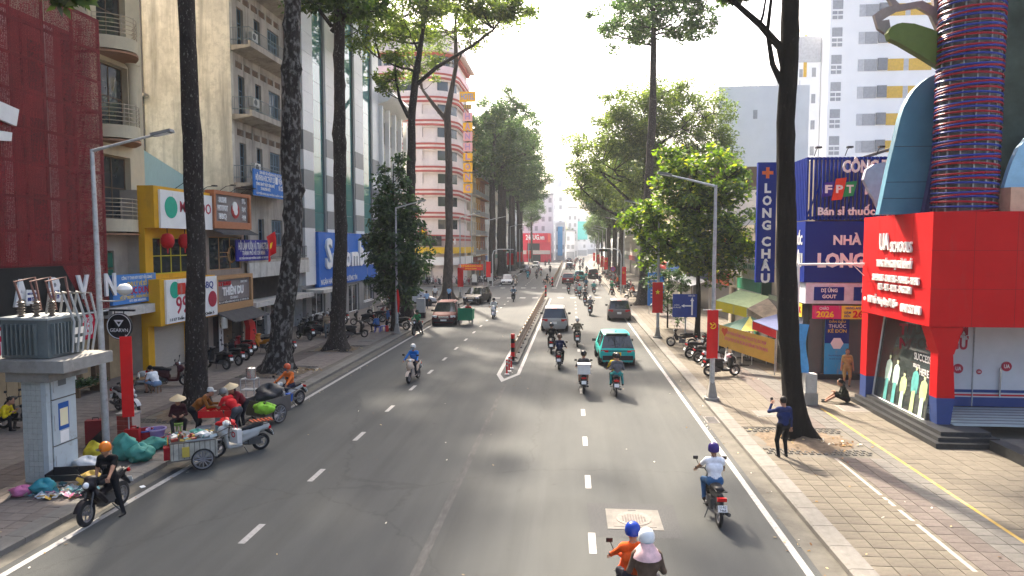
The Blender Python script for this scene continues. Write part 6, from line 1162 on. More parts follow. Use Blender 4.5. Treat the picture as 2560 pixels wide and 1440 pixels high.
def bike_proto(style):
    t = thing('motorbike', 'x', 'motorbike'); r = .26 if style in (0, 2) else .285; wb = .63; w = .10 if style != 1 else .08
    ty, rm_ = wheel_meshes(r, w, 5 if style in (0, 2, 3) else 9, .66 if style != 2 else .5)
    for y in (wb, -wb): o = link('wheel', ty, t, (0, y, r)); link('rim', rm_, o)
    B = [SKIN]  # slot 0 = paint
    if style == 0: pr = [('c', (0, -.78, .74), (0, -.1, .62), .10, .13, 0, 1.1), ('c', (0, -.45, .58), (0, -.05, .45), .12, .12, 0, 1.1), ('c', (-.13, .0, .31), (-.13, .32, .31), .05, .05, 0), ('c', (.13, .0, .31), (.13, .32, .31), .05, .05, 0), ('c', (0, .0, .3), (0, .35, .3), .06, .06, 0, 2.2), ('c', (0, .36, .34), (0, .43, .72), .06, .07, 0, 2.6), ('c', (0, .42, .7), (0, .40, .88), .07, .06, 0, 2.2), ('e', (0, .5, .78), (.13, .12, .16), 0), ('e', (0, .36, 1.0), (.19, .10, .075), 0)]
    elif style == 2: pr = [('e', (0, -.42, .54), (.23, .42, .2), 0), ('c', (0, -.75, .66), (0, -.1, .64), .08, .12, 0, 1.3), ('c', (0, .0, .28), (0, .35, .28), .05, .05, 0, 2.8), ('c', (0, .38, .3), (0, .44, .86), .05, .05, 0, 4.0), ('e', (0, .36, 1.0), (.11, .13, .09), 0)]
    elif style == 1: pr = [('c', (0, -.72, .72), (0, -.15, .62), .07, .09, 0), ('c', (0, -.15, .6), (0, .3, .62), .06, .06, 0), ('c', (0, .3, .62), (0, .4, .84), .07, .05, 0, 1.5), ('c', (-.13, .25, .42), (-.14, .38, .68), .045, .05, 0), ('c', (.13, .25, .42), (.14, .38, .68), .045, .05, 0), ('e', (0, .38, .98), (.12, .1, .09), 0)]
    else: pr = [('c', (0, -.78, .80), (0, -.2, .66), .075, .11, 0), ('c', (0, -.25, .6), (0, .25, .5), .10, .09, 0), ('c', (0, .2, .48), (0, .42, .78), .10, .09, 0, 1.35), ('c', (-.12, .1, .36), (-.15, .42, .66), .05, .06, 0), ('c', (.12, .1, .36), (.15, .42, .66), .05, .06, 0), ('e', (0, .45, .86), (.15, .12, .12), 0), ('e', (0, .37, .99), (.16, .1, .06), 0)]
    link('body', sdf_mesh('body', pr, .019, [paint('808080')], .05), t)
    zs_ = .80 if style != 3 else .83
    link('seat', sdf_mesh('seat', [('c', (0, -.62, zs_+.03), (0, -.28, zs_), .07, .08, 0, 1.55), ('c', (0, -.28, zs_-.01), (0, .05, zs_-.06), .075, .06, 0, 1.5)], .022, [SEAT], .04), t)
    e = MB().cbox((0, -.05 if style in (1, 3) else -.42, .36), (.2, .36, .22), mi=0).tube([(0, -.1, .3), (0, -wb, r)], .06, 6).tube([(.1, -.3, .5), (.1, -wb, r+.02)], .025, 5)
    if style in (1, 3): e.tube([(0, .3, .6), (0, -.2, .42)], .05, 6)
    e.tube([(-.22, -.02, .3), (.22, -.02, .3)], .018, 5).tube([(-.12, -.1, .24), (-.22, -.2, .04)], .014, 5); e.build('engine', ENG, t)
    fk = MB()
    for sx in (-.085, .085): fk.tube([(sx, wb, r), (sx, .46, .66), (sx*.6, .38, .9)], .02, 6)
    fk.build('front_fork', ENG if style != 1 else CHROME, t)
    fe = MB(); n = 7
    for sx in (-1, 1):
        pass
    for i in range(n): 
        a = R(20+i*22); fe.v += [(-.075, wb+math.cos(a)*(r+.035), r+math.sin(a)*(r+.035)), (.0, wb+math.cos(a)*(r+.06), r+math.sin(a)*(r+.06)), (.075, wb+math.cos(a)*(r+.035), r+math.sin(a)*(r+.035))]
    for i in range(n-1): fe.f += [(3*i, 3*i+1, 3*i+4, 3*i+3), (3*i+1, 3*i+2, 3*i+5, 3*i+4)]; fe.m += [0, 0]
    fe.build('front_fender', paint('808080'), t, 60)
    MB().tube([(0, -.72, .68), (0, -.98, .42)], [.07, .03], 6, sx=1.).build('rear_fender', BLACK, t); MB().cbox((0, -.95, .53), (.19, .012, .14), (R(-18), 0, 0)).build('number_plate', PLATE, t)
    MB().cbox((0, -.86, .70 if style != 3 else .78), (.2, .07, .075)).build('tail_light', TAIL, t)
    hb = MB().tube([(-.33, .32, 1.03), (-.18, .36, 1.0), (.18, .36, 1.0), (.33, .32, 1.03)], .016, 6); hb.tube([(-.34, .31, 1.03), (-.22, .35, 1.02)], .022, 6).tube([(.34, .31, 1.03), (.22, .35, 1.02)], .022, 6); hb.build('handlebar', BLACK, t)
    for sx in (-1, 1):
        o = MB().tube([(sx*.24, .35, 1.03), (sx*.31, .37, 1.2)], .008, 5); o.cbox((sx*.33, .37, 1.24), (.11, .02, .075), (0, 0, 0)); o.build('mirror', BLACK, t)
    hl = {0: (0, .46, 1.0), 1: (0, .48, .97), 2: (0, .49, 1.0), 3: (0, .57, .88)}[style]; MB().lathe([(0, .03), (.06, .015), (.075, -.03), (.0, -.03)], 12, hl, M=Euler((R(-90), 0, 0)).to_matrix()).build('headlight', LAMP, t, 60)
    MB().tube([(.12, -.1, .26), (.15, -.35, .27), (.16, -.85, .36)], [.025, .05, .045], 8).build('exhaust', mat('muffler', (.06, .06, .062), .4, .5), t, 50)
    gr = MB().tube([(-.1, -.6, .84), (-.11, -.85, .86), (.11, -.85, .86), (.1, -.6, .84)], .013, 5); gr.build('grab_rail', BLACK if style else ENG, t)
    return proto_done(t)
BIKES = [bike_proto(i) for i in range(4)]; USED = [False]*4
def bike(label, loc, rz, style=0, col='151518', group=None, lean=0., fend=None):
    o = BIKES[style]
    if USED[style]: o = copy_tree(o, loc, (0, lean, rz), label)
    else: USED[style] = True; o.location = loc; o.rotation_euler = (0, lean, rz); o['label'] = label
    if group: o['group'] = group
    elif 'group' in o: del o['group']
    for c in CH[o.name]:
        if c.name.startswith('body'): setmat(c, 0, paint(col))
        if c.name.startswith('front_fender'): setmat(c, 0, paint(fend or col))
    return o
# ---------------------------------------------------------------- cars
CGL = glass_mat('car_glass', (.02, .024, .028), .03); TRIM = mat('car_trim', (.022, .022, .024), .55); AMB = mat('amber_lens', (.6, .2, .02), .25)
def car(label, loc, rz, kind, col, plate='e8e8e4', group=None, name='car', brake=False):
    """kind: suv, hatch, sedan, mpv, pickup. Body lofted along its length, +y is the front"""
    K = dict(suv=(4.6, 1.86, 1.72), hatch=(4.25, 1.82, 1.64), sedan=(4.5, 1.76, 1.46), mpv=(4.6, 1.76, 1.75), pickup=(5.0, 1.86, 1.8))[kind]; L, W, H = K; hl = L/2; hw = W/2; gc = .24 if kind != 'sedan' else .18
    belt = H*.57; hood = belt-.04 if kind in ('suv', 'pickup') else belt-.10
    # stations: y, z_top(centre), half width scale, roof half width, is_glass_top, kind of side
    S = {'suv': [(-hl, .80, .90, .9), (-hl+.06, belt-.05, .96, .93), (-hl+.10, belt, .97, .92), (-hl+.42, H-.07, .98, .74), (-hl+.62, H-.02, 1, .75), (-.55, H, 1, .76), (-.47, H, 1, .76), (.42, H-.03, 1, .75), (.5, H-.05, 1, .75), (1.28, hood+.06, 1, .86), (1.36, hood+.02, 1, .88), (hl-.28, hood-.06, .97, .86), (hl-.06, hood-.22, .92, .84), (hl, .62, .86, .8)],
         'sedan': [(-hl, .75, .88, .88), (-hl+.06, belt+.02, .94, .86), (-hl+.5, belt+.1, .97, .84), (-hl+1.15, H-.03, 1, .72), (-hl+1.3, H, 1, .72), (-.35, H+.01, 1, .73), (-.27, H+.01, 1, .73), (.4, H-.02, 1, .72), (.48, H-.04, 1, .72), (1.3, hood+.08, 1, .84), (1.4, hood+.03, 1, .86), (hl-.3, hood-.05, .96, .84), (hl-.07, hood-.2, .9, .82), (hl, .55, .84, .78)]}
    st = [list(q) for q in S['suv' if kind != 'sedan' else 'sedan']]
    if kind == 'hatch': st[3][0] = -hl+.62; st[3][1] = H-.08; st[4][0] = -hl+.85
    if kind == 'mpv': st[9][0] = 1.5; st[10][0] = 1.6
    if kind == 'pickup': st[2][1] = H-.25; st[3][0] = -hl+.2
    t = thing(name, label, 'car', loc, rz, group); rows = []
    for y, zt, ws, rw in st:
        w_ = hw*ws; b = min(belt, zt-.03) if zt > belt else zt-.06; rows.append([(0, y, gc), (w_*.9, y, gc), (w_*.985, y, gc+.2), (w_, y, .62 if b > .66 else b-.06), (w_*.975, y, b-.02), (w_*.955, y, b+.01), (min(w_*rw, w_*.95) if zt > belt+.2 else w_*.93, y, zt-.05 if zt > belt+.2 else zt-.025), (w_*rw*.8, y, zt-.005), (0, y, zt)])
    n = len(rows); m = len(rows[0]); parts = {}
    def face(part, q): parts.setdefault(part, []).append(q)
    for i in range(n-1):
        for j in range(m-1):
            cab = 3 <= i <= 8 if kind != 'sedan' else 3 <= i <= 8
            part = 'body'
            if j == 5 and (3 <= i <= 7): part = 'side_window' if i not in (5, 7) and not (i == 3) else 'body'
            if j == 5 and i == 3: part = 'side_window'
            if j == 5 and i == 8: part = 'body'
            if j in (6, 7) and i == 8: part = 'windshield'
            if j in (6, 7) and ((i == 2 and kind != 'pickup') or (kind == 'sedan' and i == 2)): part = 'rear_window'
            if j <= 1: part = 'sill'
            for sx in (1, -1): face((part, sx if part == 'side_window' else 0), [(p[0]*sx, p[1], p[2]) for p in (rows[i][j], rows[i+1][j], rows[i+1][j+1], rows[i][j+1])])
    for i in (0, n-1):
        for j in range(m-1):
            for sx in (1, -1): face(('body', 0), [(rows[i][j][0]*sx, *rows[i][j][1:]), (rows[i][j+1][0]*sx, *rows[i][j+1][1:]), (0, rows[i][j+1][1], rows[i][j+1][2]), (0, rows[i][j][1], rows[i][j][2])])
    mats_ = dict(body=paint(col), sill=TRIM, side_window=CGL, windshield=CGL, rear_window=CGL)
    for (p, sx), fs in parts.items():
        b = bmesh.new()
        for f in fs:
            vs_ = []
            for q in f:
                if not vs_ or (V(q)-V(vs_[-1])).length > 1e-5: vs_.append(q)
            if len(vs_) > 2 and (V(vs_[0])-V(vs_[-1])).length < 1e-5: vs_.pop()
            if len(vs_) > 2: b.faces.new([b.verts.new(q) for q in vs_])
        bmesh.ops.remove_doubles(b, verts=b.verts, dist=1e-4); bmesh.ops.recalc_face_normals(b, faces=b.faces)
        if p == 'body': 
            ed = [e for e in b.edges if len(e.link_faces) == 2 and e.calc_face_angle(0) > R(25)]; bmesh.ops.bevel(b, geom=ed, offset=.025, segments=2, affect='EDGES', clamp_overlap=True)
        me = bpy.data.meshes.new(p); b.to_mesh(me); b.free(); me.materials.append(mats_[p]); me.polygons.foreach_set('use_smooth', [True]*len(me.polygons)); me.set_sharp_from_angle(angle=R(40)); link(p, me, t)
    r = .34 if kind != 'sedan' else .31; k = ('cw', r)
    if k not in WC: WC[k] = wheel_meshes(r, .23, 7, .68)
    for y in (-hl+.86, hl-.88):
        for sx in (-1, 1):
            MB().lathe([(r+.02, .0), (r+.085, .0), (r+.09, .02), (r+.02, .025)], 20, (sx*(hw-.012), y, r), M=Euler((0, R(90*sx), 0)).to_matrix()).build('wheel_arch', TRIM, t)
            MB().cyl((sx*(hw-.25), y, r), (sx*(hw-.0), y, r), r+.03, n=20).build('wheel_well', BLACK, t)
            o = link('wheel', WC[k][0], t, (sx*(hw-.085), y, r)); link('rim', WC[k][1], o)
    zl = belt-.14 if kind != 'sedan' else belt-.06
    if kind == 'pickup': zl = belt-.05
    for sx in (-1, 1):
        MB().cbox((sx*hw*.72, -hl+.06, zl), (hw*.42, .12, .16 if kind != 'hatch' else .10), (0, 0, sx*R(14))).build('tail_light', TAIL, t); MB().cbox((sx*hw*.74, hl-.12, hood-.22), (hw*.4, .16, .15), (0, 0, -sx*R(18))).build('headlight', LAMP, t)
        MB().cbox((sx*(hw+.1), .72, belt+.06), (.2, .1, .14)).build('mirror', TRIM if col not in ('8e1a20',) else paint(col), t)
        for y in (.25, -.75): MB().cbox((sx*(hw+.004), y, belt-.12), (.03, .18, .03)).build('door_handle', paint(col), t)
        MB().box(sx*hw*.62-.02, sx*hw*.62+.02, -hl+.8, .3, H-.045, H+.01).build('roof_rail', TRIM, t) if kind in ('suv', 'mpv') else None
    MB().cbox((0, -hl-.01, .46), (W*.84, .10, .22)).build('rear_bumper', TRIM if kind in ('hatch', 'pickup') else paint(col), t); MB().cbox((0, hl-.03, .42), (W*.8, .12, .2)).build('front_bumper', TRIM, t)
    MB().cbox((0, hl-.01, hood-.27), (W*.42, .06, .16)).build('grille', CHROME if kind == 'suv' else TRIM, t)
    zp = .66 if kind != 'sedan' else .46
    MB().cbox((0, -hl-.015 if zp > .6 else -hl-.065, zp), (.34, .012, .17)).build('rear_plate', sign(plate), t); MB().cbox((0, hl+.035, .45), (.46, .012, .12)).build('front_plate', sign(plate), t)
    if kind in ('suv', 'mpv', 'pickup'): MB().cbox((0, -hl+.36, H-.09), (.36, .05, .035)).build('brake_light', TAIL, t)
    if kind == 'hatch':
        MB().cbox((0, -hl+.03, zl+.01), (W*.6, .06, .05)).build('light_bar', TRIM, t); MB().cbox((0, -hl+.62, H-.03), (W*.62, .2, .035)).build('spoiler', TRIM, t); MB().prism([(-hl+1.25, H), (-hl+1.0, H), (-hl+1.0, H+.11)], -.015, .015, 'x').build('fin', TRIM, t)
    MB().tube([(-.35, -hl+(.2 if kind != 'sedan' else .6), belt+.12), (.1, -hl+(.26 if kind != 'sedan' else .7), belt+.22)], .012, 4).build('rear_wiper', TRIM, t)
    for sx in (-1, 1):
        for y in (-1.2, -.28, .66): MB().box(sx*(hw+.001)-.003, sx*(hw+.001)+.003, y-.006, y+.006, .42, belt-.05).build('door_gap', TRIM, t)
    MB().tube([(-.1, hl-1.02, hood+.05), (.45, hl-1.02, hood+.09)], .012, 4).build('wiper', TRIM, t)
    return t
# ---------------------------------------------------------------- traffic
mat('paint_46060c', (.07, .003, .006), .65, spec=.08)
AW, TO = 0., math.pi            # heading away from the camera / towards it
car('silver SUV driving away along the median fence', (-1.15, 50.6, 0), AW, 'suv', 'a9a8a2'); car('turquoise taxi hatchback with yellow plate, nearest car in the right lane', (2.3, 36.9, 0), R(2), 'hatch', '22b0a8', 'd8b62c')
car('brown SUV parked against the right kerb', (4.0, 57.9, 0), R(-3), 'suv', '6a6261'); car('dark red SUV parked facing us at the left kerb', (-9.75, 53.4, 0), TO+R(4), 'suv', '46060c')
car('black SUV turning out at the junction corner', (-9.8, 71.6, 0), TO+R(-10), 'suv', '15171a'); car('silver people carrier parked sideways behind the dark red SUV', (-15.6, 66.5, .12), R(-68), 'mpv', 'b4b6b8')
car('white sedan facing us just beyond the crossing', (-9.9, 106.2, 0), TO+R(3), 'sedan', 'd8d8d4'); car('grey SUV facing us behind the white sedan on left', (-10.0, 149, 0), TO, 'suv', '55585a')
car('small white car facing us far up the left lane', (-9.2, 180, 0), TO, 'hatch', 'cfd0ce'); car('red hatchback waiting beyond the crossing', (-.5, 109.4, 0), AW, 'hatch', '8e1a20')
car('turquoise taxi beyond the crossing, right of the red hatchback', (1.4, 118.8, 0), AW, 'hatch', '22b0a8', 'd8b62c'); car('black boxy pickup beyond the crossing', (4.0, 125.5, 0), R(-2), 'pickup', '1b1c1f')
car('grey SUV far up the right lane', (-.4, 170, 0), AW, 'suv', '77797a'); car('dark car farthest up the right lane', (-.6, 232, 0), AW, 'hatch', '2a2c30')
def rider(label, x, y, rz, style, col, shirt, trou, hel, z=0., pose='ride', vox=.026, blabel=None, **k):
    dz = k.pop('dz', 0); c, s = math.cos(rz), math.sin(rz); b = bike(blabel or label[0], (x, y, z), rz, style, col, k.pop('bgroup', None)); off = k.pop('off', -.16)
    person(label[1], (x-s*off, y+c*off, z+dz), rz, pose, shirt, trou, hel, vox=vox, **k); return b
WV = .017
ORD = 'first second third fourth fifth sixth seventh eighth ninth tenth eleventh twelfth thirteenth fourteenth fifteenth sixteenth'.split()
b_ = rider(('old black motorbike under the man in white T-shirt', 'rider in white T-shirt, jeans and purple helmet near the right kerb'), 3.25, 15.7, R(1), 1, '2a2b2a', 'dcdfe4', '3b5f86', '3a2c6e', sleeves=0, vox=WV, skin=SKIND)
for q, (tx, dz_) in enumerate((('51-R2', .032), ('7468', -.032))): text(b_, tx, (0, -.96+dz_*.32, .53+dz_), .05, LETK, w=.14, ext=.001, rot=(R(72), 0, 0))
b_ = rider(('orange scooter cut off by the bottom edge', 'rider in orange jacket and blue helmet at the bottom edge'), 1.02, 11.02, R(4), 0, 'd8561e', 'd8561e', '2c2c34', '1f3c96', vox=WV, sleeves=2)
person('pillion in patterned brown jacket, pink scarf and white helmet', (1.2, 10.53, .02), R(2), 'pillion', '5a4a3e', '2c2c34', 'd8dcdc', vox=WV, sleeves=2, scarf='d8b4b4')
rider(('black scooter carrying a white delivery box', 'rider in grey jacket behind a white delivery box'), .55, 29.0, 0, 0, '1c1c1e', '46484a', '6a4a40', '202022', vox=WV, sleeves=2, legs=0)
t = thing('delivery_box', 'white foam delivery box on the rack of a black scooter', 'box', (.55, 28.3, .86)); MB().box(-.26, .26, -.22, .22, 0, .36).build('tub', plast('d8d8d2'), t); MB().box(-.275, .275, -.235, .235, .361, .42).build('lid', plast('c8c4c0'), t)
rider(('black motorbike carrying a couple, right of the delivery scooter', 'driver in yellow jacket in front of the grey hoodie'), 1.85, 28.5, 0, 1, '1a1a1c', 'c9b02c', '5a2a2c', '1d1d20', vox=WV, off=-.02)
person('pillion in grey hoodie and teal patterned trousers', (1.9, 28.12, .0), 0, 'pillion', '5a5c62', '2a8a8a', '26272b', vox=WV, sleeves=2)
rider(('black scooter ridden by the man in navy shirt', 'rider in navy shirt and brown helmet'), -.55, 34.4, R(-2), 0, '1a1416', '1e2742', '14151c', '6a5446', vox=WV)
rider(('black scooter right behind the silver SUV', 'rider in black jacket right behind the silver SUV'), -1.1, 39.2, R(1), 0, '18181a', '111214', '121214', '2a2b2c', vox=WV, sleeves=2)
rider(('dark scooter ridden in the khaki jacket', 'rider in khaki jacket between silver SUV and turquoise taxi'), .4, 42.0, 0, 0, '202022', '6e6452', '2a2a2c', 'c8c4bc', vox=.02, sleeves=2)
for i, (x, y, st, col, sh, tr, he, d) in enumerate(((1.68, 60.1, 0, '17171a', '6c6f72', '4a4440', 'd0d0d0', 'light grey hoodie past the silver SUV'), (1.43, 69.8, 0, '1a1a1c', '2e3238', '22242a', '1c1c20', 'charcoal shirt just before the crossing'), (.98, 78.2, 0, '222226', '8fb0b2', '30343c', 'b03030', 'pale teal jacket on the crossing'), (.62, 83, 0, '7a1c22', '9a9698', '33343a', '3a3a3e', 'pale grey shirt beyond the pale teal jacket'), (2.79, 84.4, 1, '202226', '3f9a96', '2a2a30', 'b89ca0', 'turquoise jacket on the crossing, right'), (-.3, 86.2, 0, '1c1c20', '4a4c4e', '2c2e34', '3a3a3c', 'dark grey top beside the far median post'), (1.99, 92.3, 0, '1d2026', '3a6078', '26282e', '8a8478', 'steel blue jacket past the crossing'), (2.44, 113.6, 0, '222428', '2a8a86', '24262c', 'b02a2a', 'teal jacket and red helmet past the crossing'), (.98, 102.7, 0, '2a2426', 'c8705a', '2e2e34', 'b89080', 'salmon shirt past the crossing'), (4.4, 106, 0, '1c1c20', '22263c', '24262c', 'd8d8d8', 'navy top and white helmet past the crossing'),
        (3.25, 144, 0, '202024', '2a2a2e', '222226', '303034', 'dark top right of the grey SUV far ahead'), (1.98, 154, 0, '202024', '3a3a40', '222226', '505058', 'grey top far ahead in the right lane'), (2.9, 174, 0, '202024', '2a2c30', '222226', '404048', 'black top far ahead in the right lane'), (.78, 163, 0, '24202a', 'b04048', '222226', 'a03038', 'red top beside the far grey SUV'), (-.1, 159, 0, '1c1c20', '26262a', '222226', '303030', 'black top just behind the far grey SUV'))):
    rider(('motorbike under the rider in '+d, 'rider in '+d), x, y, R((i*37 % 9)-4), st, col, sh, tr, he, sleeves=1)
for i, (x, y) in enumerate(((1.2, 205), (2.6, 210), (3.6, 216), (1.6, 222), (3.1, 228), (4.2, 234), (.4, 214), (2.2, 240))):
    rider(('motorbike in the crowd at the far end of the right lane', 'rider in the crowd at the far end of the right lane'), x, y, 0, 0, ('202024', '8a2a2c', 'c8c8c8')[i % 3], ('8a5a58', '3a5a70', 'b8b0a8', '303036')[i % 4], '2a2a30', ('a03030', 'd0d0d0', '2a2a2e')[i % 3], vox=.035, group='riders at the far end', bgroup='motorbikes at the far end')
rider(('cream scooter coming towards us in the left lane', 'rider in bright blue hooded jacket and face mask'), -7.1, 30.4, TO+R(-6), 0, 'cdb9a4', '2c6cb4', '22242a', 'd0d0cc', vox=WV, sleeves=2, mask='7ab4d0')
rider(('white scooter coming towards us before the crossing', 'rider in pale shirt and black helmet on white scooter'), -6.45, 57.2, TO, 0, 'd4d8da', 'b4bcbc', '6a7478', '18181a', vox=.02, mask='c8d4d8')
rider(('dark scooter coming towards us just before the crossing', 'rider in blue grey shirt before the crossing'), -6.2, 73.9, TO+R(5), 0, '20242c', '5a7080', '2e3038', '202024')
for i, (x, y, st, col, sh, he, d) in enumerate(((-8.2, 102, 2, 'c8b8a4', '8a8478', 'b4b0a4', 'beige top beside the white sedan'), (-7.63, 121.8, 0, '1f8a9a', '2a8a9c', '38424a', 'turquoise on a turquoise scooter'), (-6.09, 122, 0, '26262a', '4a4a50', '404048', 'grey next to the turquoise scooter'), (-5.85, 134.2, 0, 'b0b0b0', 'a8605a', '3a3a40', 'dusty red up the left lane'), (-7.2, 153, 0, '6a6a70', '8a8a90', 'c8c8c8', 'pale grey up the left lane'), (-4.59, 151.3, 0, '26262a', '3a3c44', '50505a', 'slate near the far median'), (-7.15, 191.6, 0, '2a2a2e', '55555c', '44444a', 'grey far up the left lane'), (-6.6, 206.4, 0, '2a2a2e', '6a5a58', '38383e', 'brown far up the left lane'), (-8.3, 138, 0, 'a83a38', '9a9a9c', '8a8a90', 'light top behind the turquoise scooter'))):
    rider(('oncoming motorbike of the rider in '+d, 'oncoming rider in '+d), x, y, TO+R((i*31 % 7)-3), st, col, sh, '2c2e34', he)
rider(('scooter turning round the far median end', 'rider in dark top turning round the far median end'), -3.6, 104.9, TO+R(50), 0, 'b89a86', '24262a', '202226', '1e1e22')
rider(('motorbike stopped at the right kerb beyond crossing', 'green jacket rider stopped at right kerb'), 5.0, 84.6, R(-8), 0, '1c1c20', '1f6a48', '2a2c30', '2a8a5a', pose='kerb')
rider(('motorbike stopped at the left kerb by the lamp post', 'green jacket delivery rider stopped at left kerb'), -10.5, 46.2, TO+R(-8), 3, '1c201e', '1d7a4a', '26282c', '1c3a2c', pose='kerb', vox=.02, sleeves=2, z=0.)
rider(('black sporty motorbike stopped at the bottom left kerb', 'man in black T-shirt and orange helmet on stopped motorbike'), -10.62, 14.5, TO+R(-12), 3, '120f14', '0f1012', '17181b', 'd8761e', pose='stop', vox=WV, sleeves=0, fend='121214') if False else None
b_ = bike('black sporty motorbike stopped at the bottom left kerb', (-10.6, 14.55, 0), TO+R(2), 3, '141016', lean=R(3)); person('man in black T-shirt and orange helmet on stopped motorbike', (-10.58, 14.72, -.02), TO+R(2), 'stop', '0f1012', '17181b', 'd8761e', vox=.016, sleeves=0)
bike('silver scooter parked with a red tray, before the vendors', (-9.78, 19.3, 0), R(133), 0, 'b0b2b0', lean=R(-7))
rider(('black and white motorbike pushing the waste cart', 'cart man in orange vest, blue sleeves and orange helmet'), -10.65, 24.9, R(160), 1, 'b8bab8', 'd06a2c', '23283a', 'c0502a', vox=.018, mask='3a6a90', sleeves=2)
# parked
GP = 'motorbikes parked on the left pavement'
bike('dark maroon motorbike parked by the low table', (-17.1, 27.8, .12), R(-75), 0, '3a1218', lean=R(7)); bike('white motorbike half hidden by the near lamp post', (-15.9, 23.2, .12), R(-120), 3, 'c4c6c6', lean=R(6)); bike('motorbike beside the man in yellow jersey', (-18.0, 20.9, .12), R(95), 0, '1a1c1e', lean=R(6))
PL = [(-17.2, 31.9, 70, 0, '17171a', 'first black motorbike right of the first trunk'), (-17.1, 33.0, 66, 1, '1a1a1c', 'second black motorbike right of the first trunk'), (-17.5, 34.5, 72, 0, '151517', 'third motorbike in front of sushi entrance'), (-17.9, 35.9, 68, 0, '7a141c', 'red scooter at the sushi entrance'), (-17.3, 37.0, 60, 3, 'c07a1c', 'yellow and black motorbike by the second trunk'), (-16.9, 42.2, 55, 0, '151618', 'black scooter just right of the second trunk'), (-17.9, 45.2, 68, 0, '131416', 'black scooter below the first bank window'), (-17.8, 46.3, 70, 3, '1d1d20', 'dark motorbike below the bank, second one'), (-17.8, 47.4, 66, 0, '161618', 'dark scooter below the bank, third one'), (-17.7, 48.6, 70, 1, '2a1618', 'dark motorbike below the bank, fourth one'), (-16.2, 43.6, -70, 0, '222226', 'grey black scooter behind the guard'), (-13.9, 43.2, -52, 0, '1d1b1a', 'black scooter with brown side right of the third trunk'), (-15.6, 50.2, 100, 0, '17171a', 'black scooter beyond the third trunk'), (-16.4, 57.2, 95, 2, 'cfc8b8', 'cream retro scooter before the bank door'), (-15.4, 58.6, 85, 0, '1a1a1c', 'black scooter behind the cream retro scooter'), (-12.2, 47.6, 80, 3, '1c1c1f', 'black motorbike behind the standing blue shirt'), (-17.6, 49.8, 72, 0, '18181a', 'dark scooter below the bank, fifth one'), (-17.7, 51, 68, 0, '3a3a3e', 'grey scooter below the bank, sixth one'), (-16.6, 44.4, 60, 1, '1a1a1c', 'dark motorbike between guard and bank wall'), (-16.0, 36.6, 75, 0, '1c1c1e', 'black scooter half hidden by the second trunk'), (-15.2, 52.0, 110, 3, '1c1c20', 'dark motorbike beyond the guard'), (-14.6, 53.8, 95, 0, '6a1a1e', 'dark red scooter behind the small dark tree')]
for x, y, a, st, col, lab in PL: bike(lab, (x, y, .12), R(a), st, col, GP, R(6))
for i, (x, y, a, st, col, lab) in enumerate(((6.5, 41.0, 65, 1, '2a2420', 'old motorbike with a basket below the blue direction sign'), (6.9, 37.2, -72, 3, '1a1a1c', 'farthest black motorbike of the row behind the red banner'), (7.1, 35.9, -74, 0, '17171a', 'third motorbike of the row behind the red banner'), (7.3, 34.5, -76, 0, 'c8cacc', 'white scooter second in the row behind the red banner'), (6.95, 32.2, -78, 0, '141518', 'nearest black scooter of the row, pink helmet on it'), (8.3, 40.5, -60, 3, '202024', 'motorbike behind the yellow banner'))):
    bike(lab, (x, y, .12), R(a), st, col, 'motorbikes parked on the right pavement', R(6))
o = tag(MB().lathe([(0, .13), (.06, .12), (.11, .06), (.12, 0), (.1, -.03), (0, -.03)], 16, (7.25, 32.12, 1.02)).build('pink_helmet', paint('c98a94'), None, 60), 'pink helmet hung on the nearest parked scooter', 'helmet')
for i in range(14): bike(ORD[i]+' motorbike from the road in the row before the hotel', (-14.0-.62*i, 101.5+(i % 3)*.5, .12), R(170+(i*53 % 30)), (0, 1, 3)[i % 3], ('1a1a1c', '4a4c50', '7a2024', 'b8babc')[i % 4], 'motorbikes before the hotel', R(6))
for i in range(9): bike(ORD[i]+' motorbike of the row running back along the far left kerb', (-13.2-.5*(i % 3), 107+1.1*i, .12), R(80+(i*41 % 24)), (0, 3)[i % 2], ('18181a', 'c8c8c8', '3a3c40')[i % 3], 'motorbikes on the far left kerb', R(6))
for i in range(16): bike(ORD[i]+' parked motorbike past the crossing beneath the far right trees', (6.7+.5*(i % 3), 88+3.1*i, .12), R(-75+(i*47 % 30)), (0, 3, 1)[i % 3], ('18181a', '5a5c60', '7a2428', '26262a')[i % 4], 'motorbikes beneath the far right trees', R(6))
rider(('white retro scooter on right pavement past the brown SUV', 'person in orange top on a scooter beside the tall trunk'), 6.75, 76.5, R(95), 2, 'c8c4bc', 'b8502c', '4a4844', '26262a', z=.12)
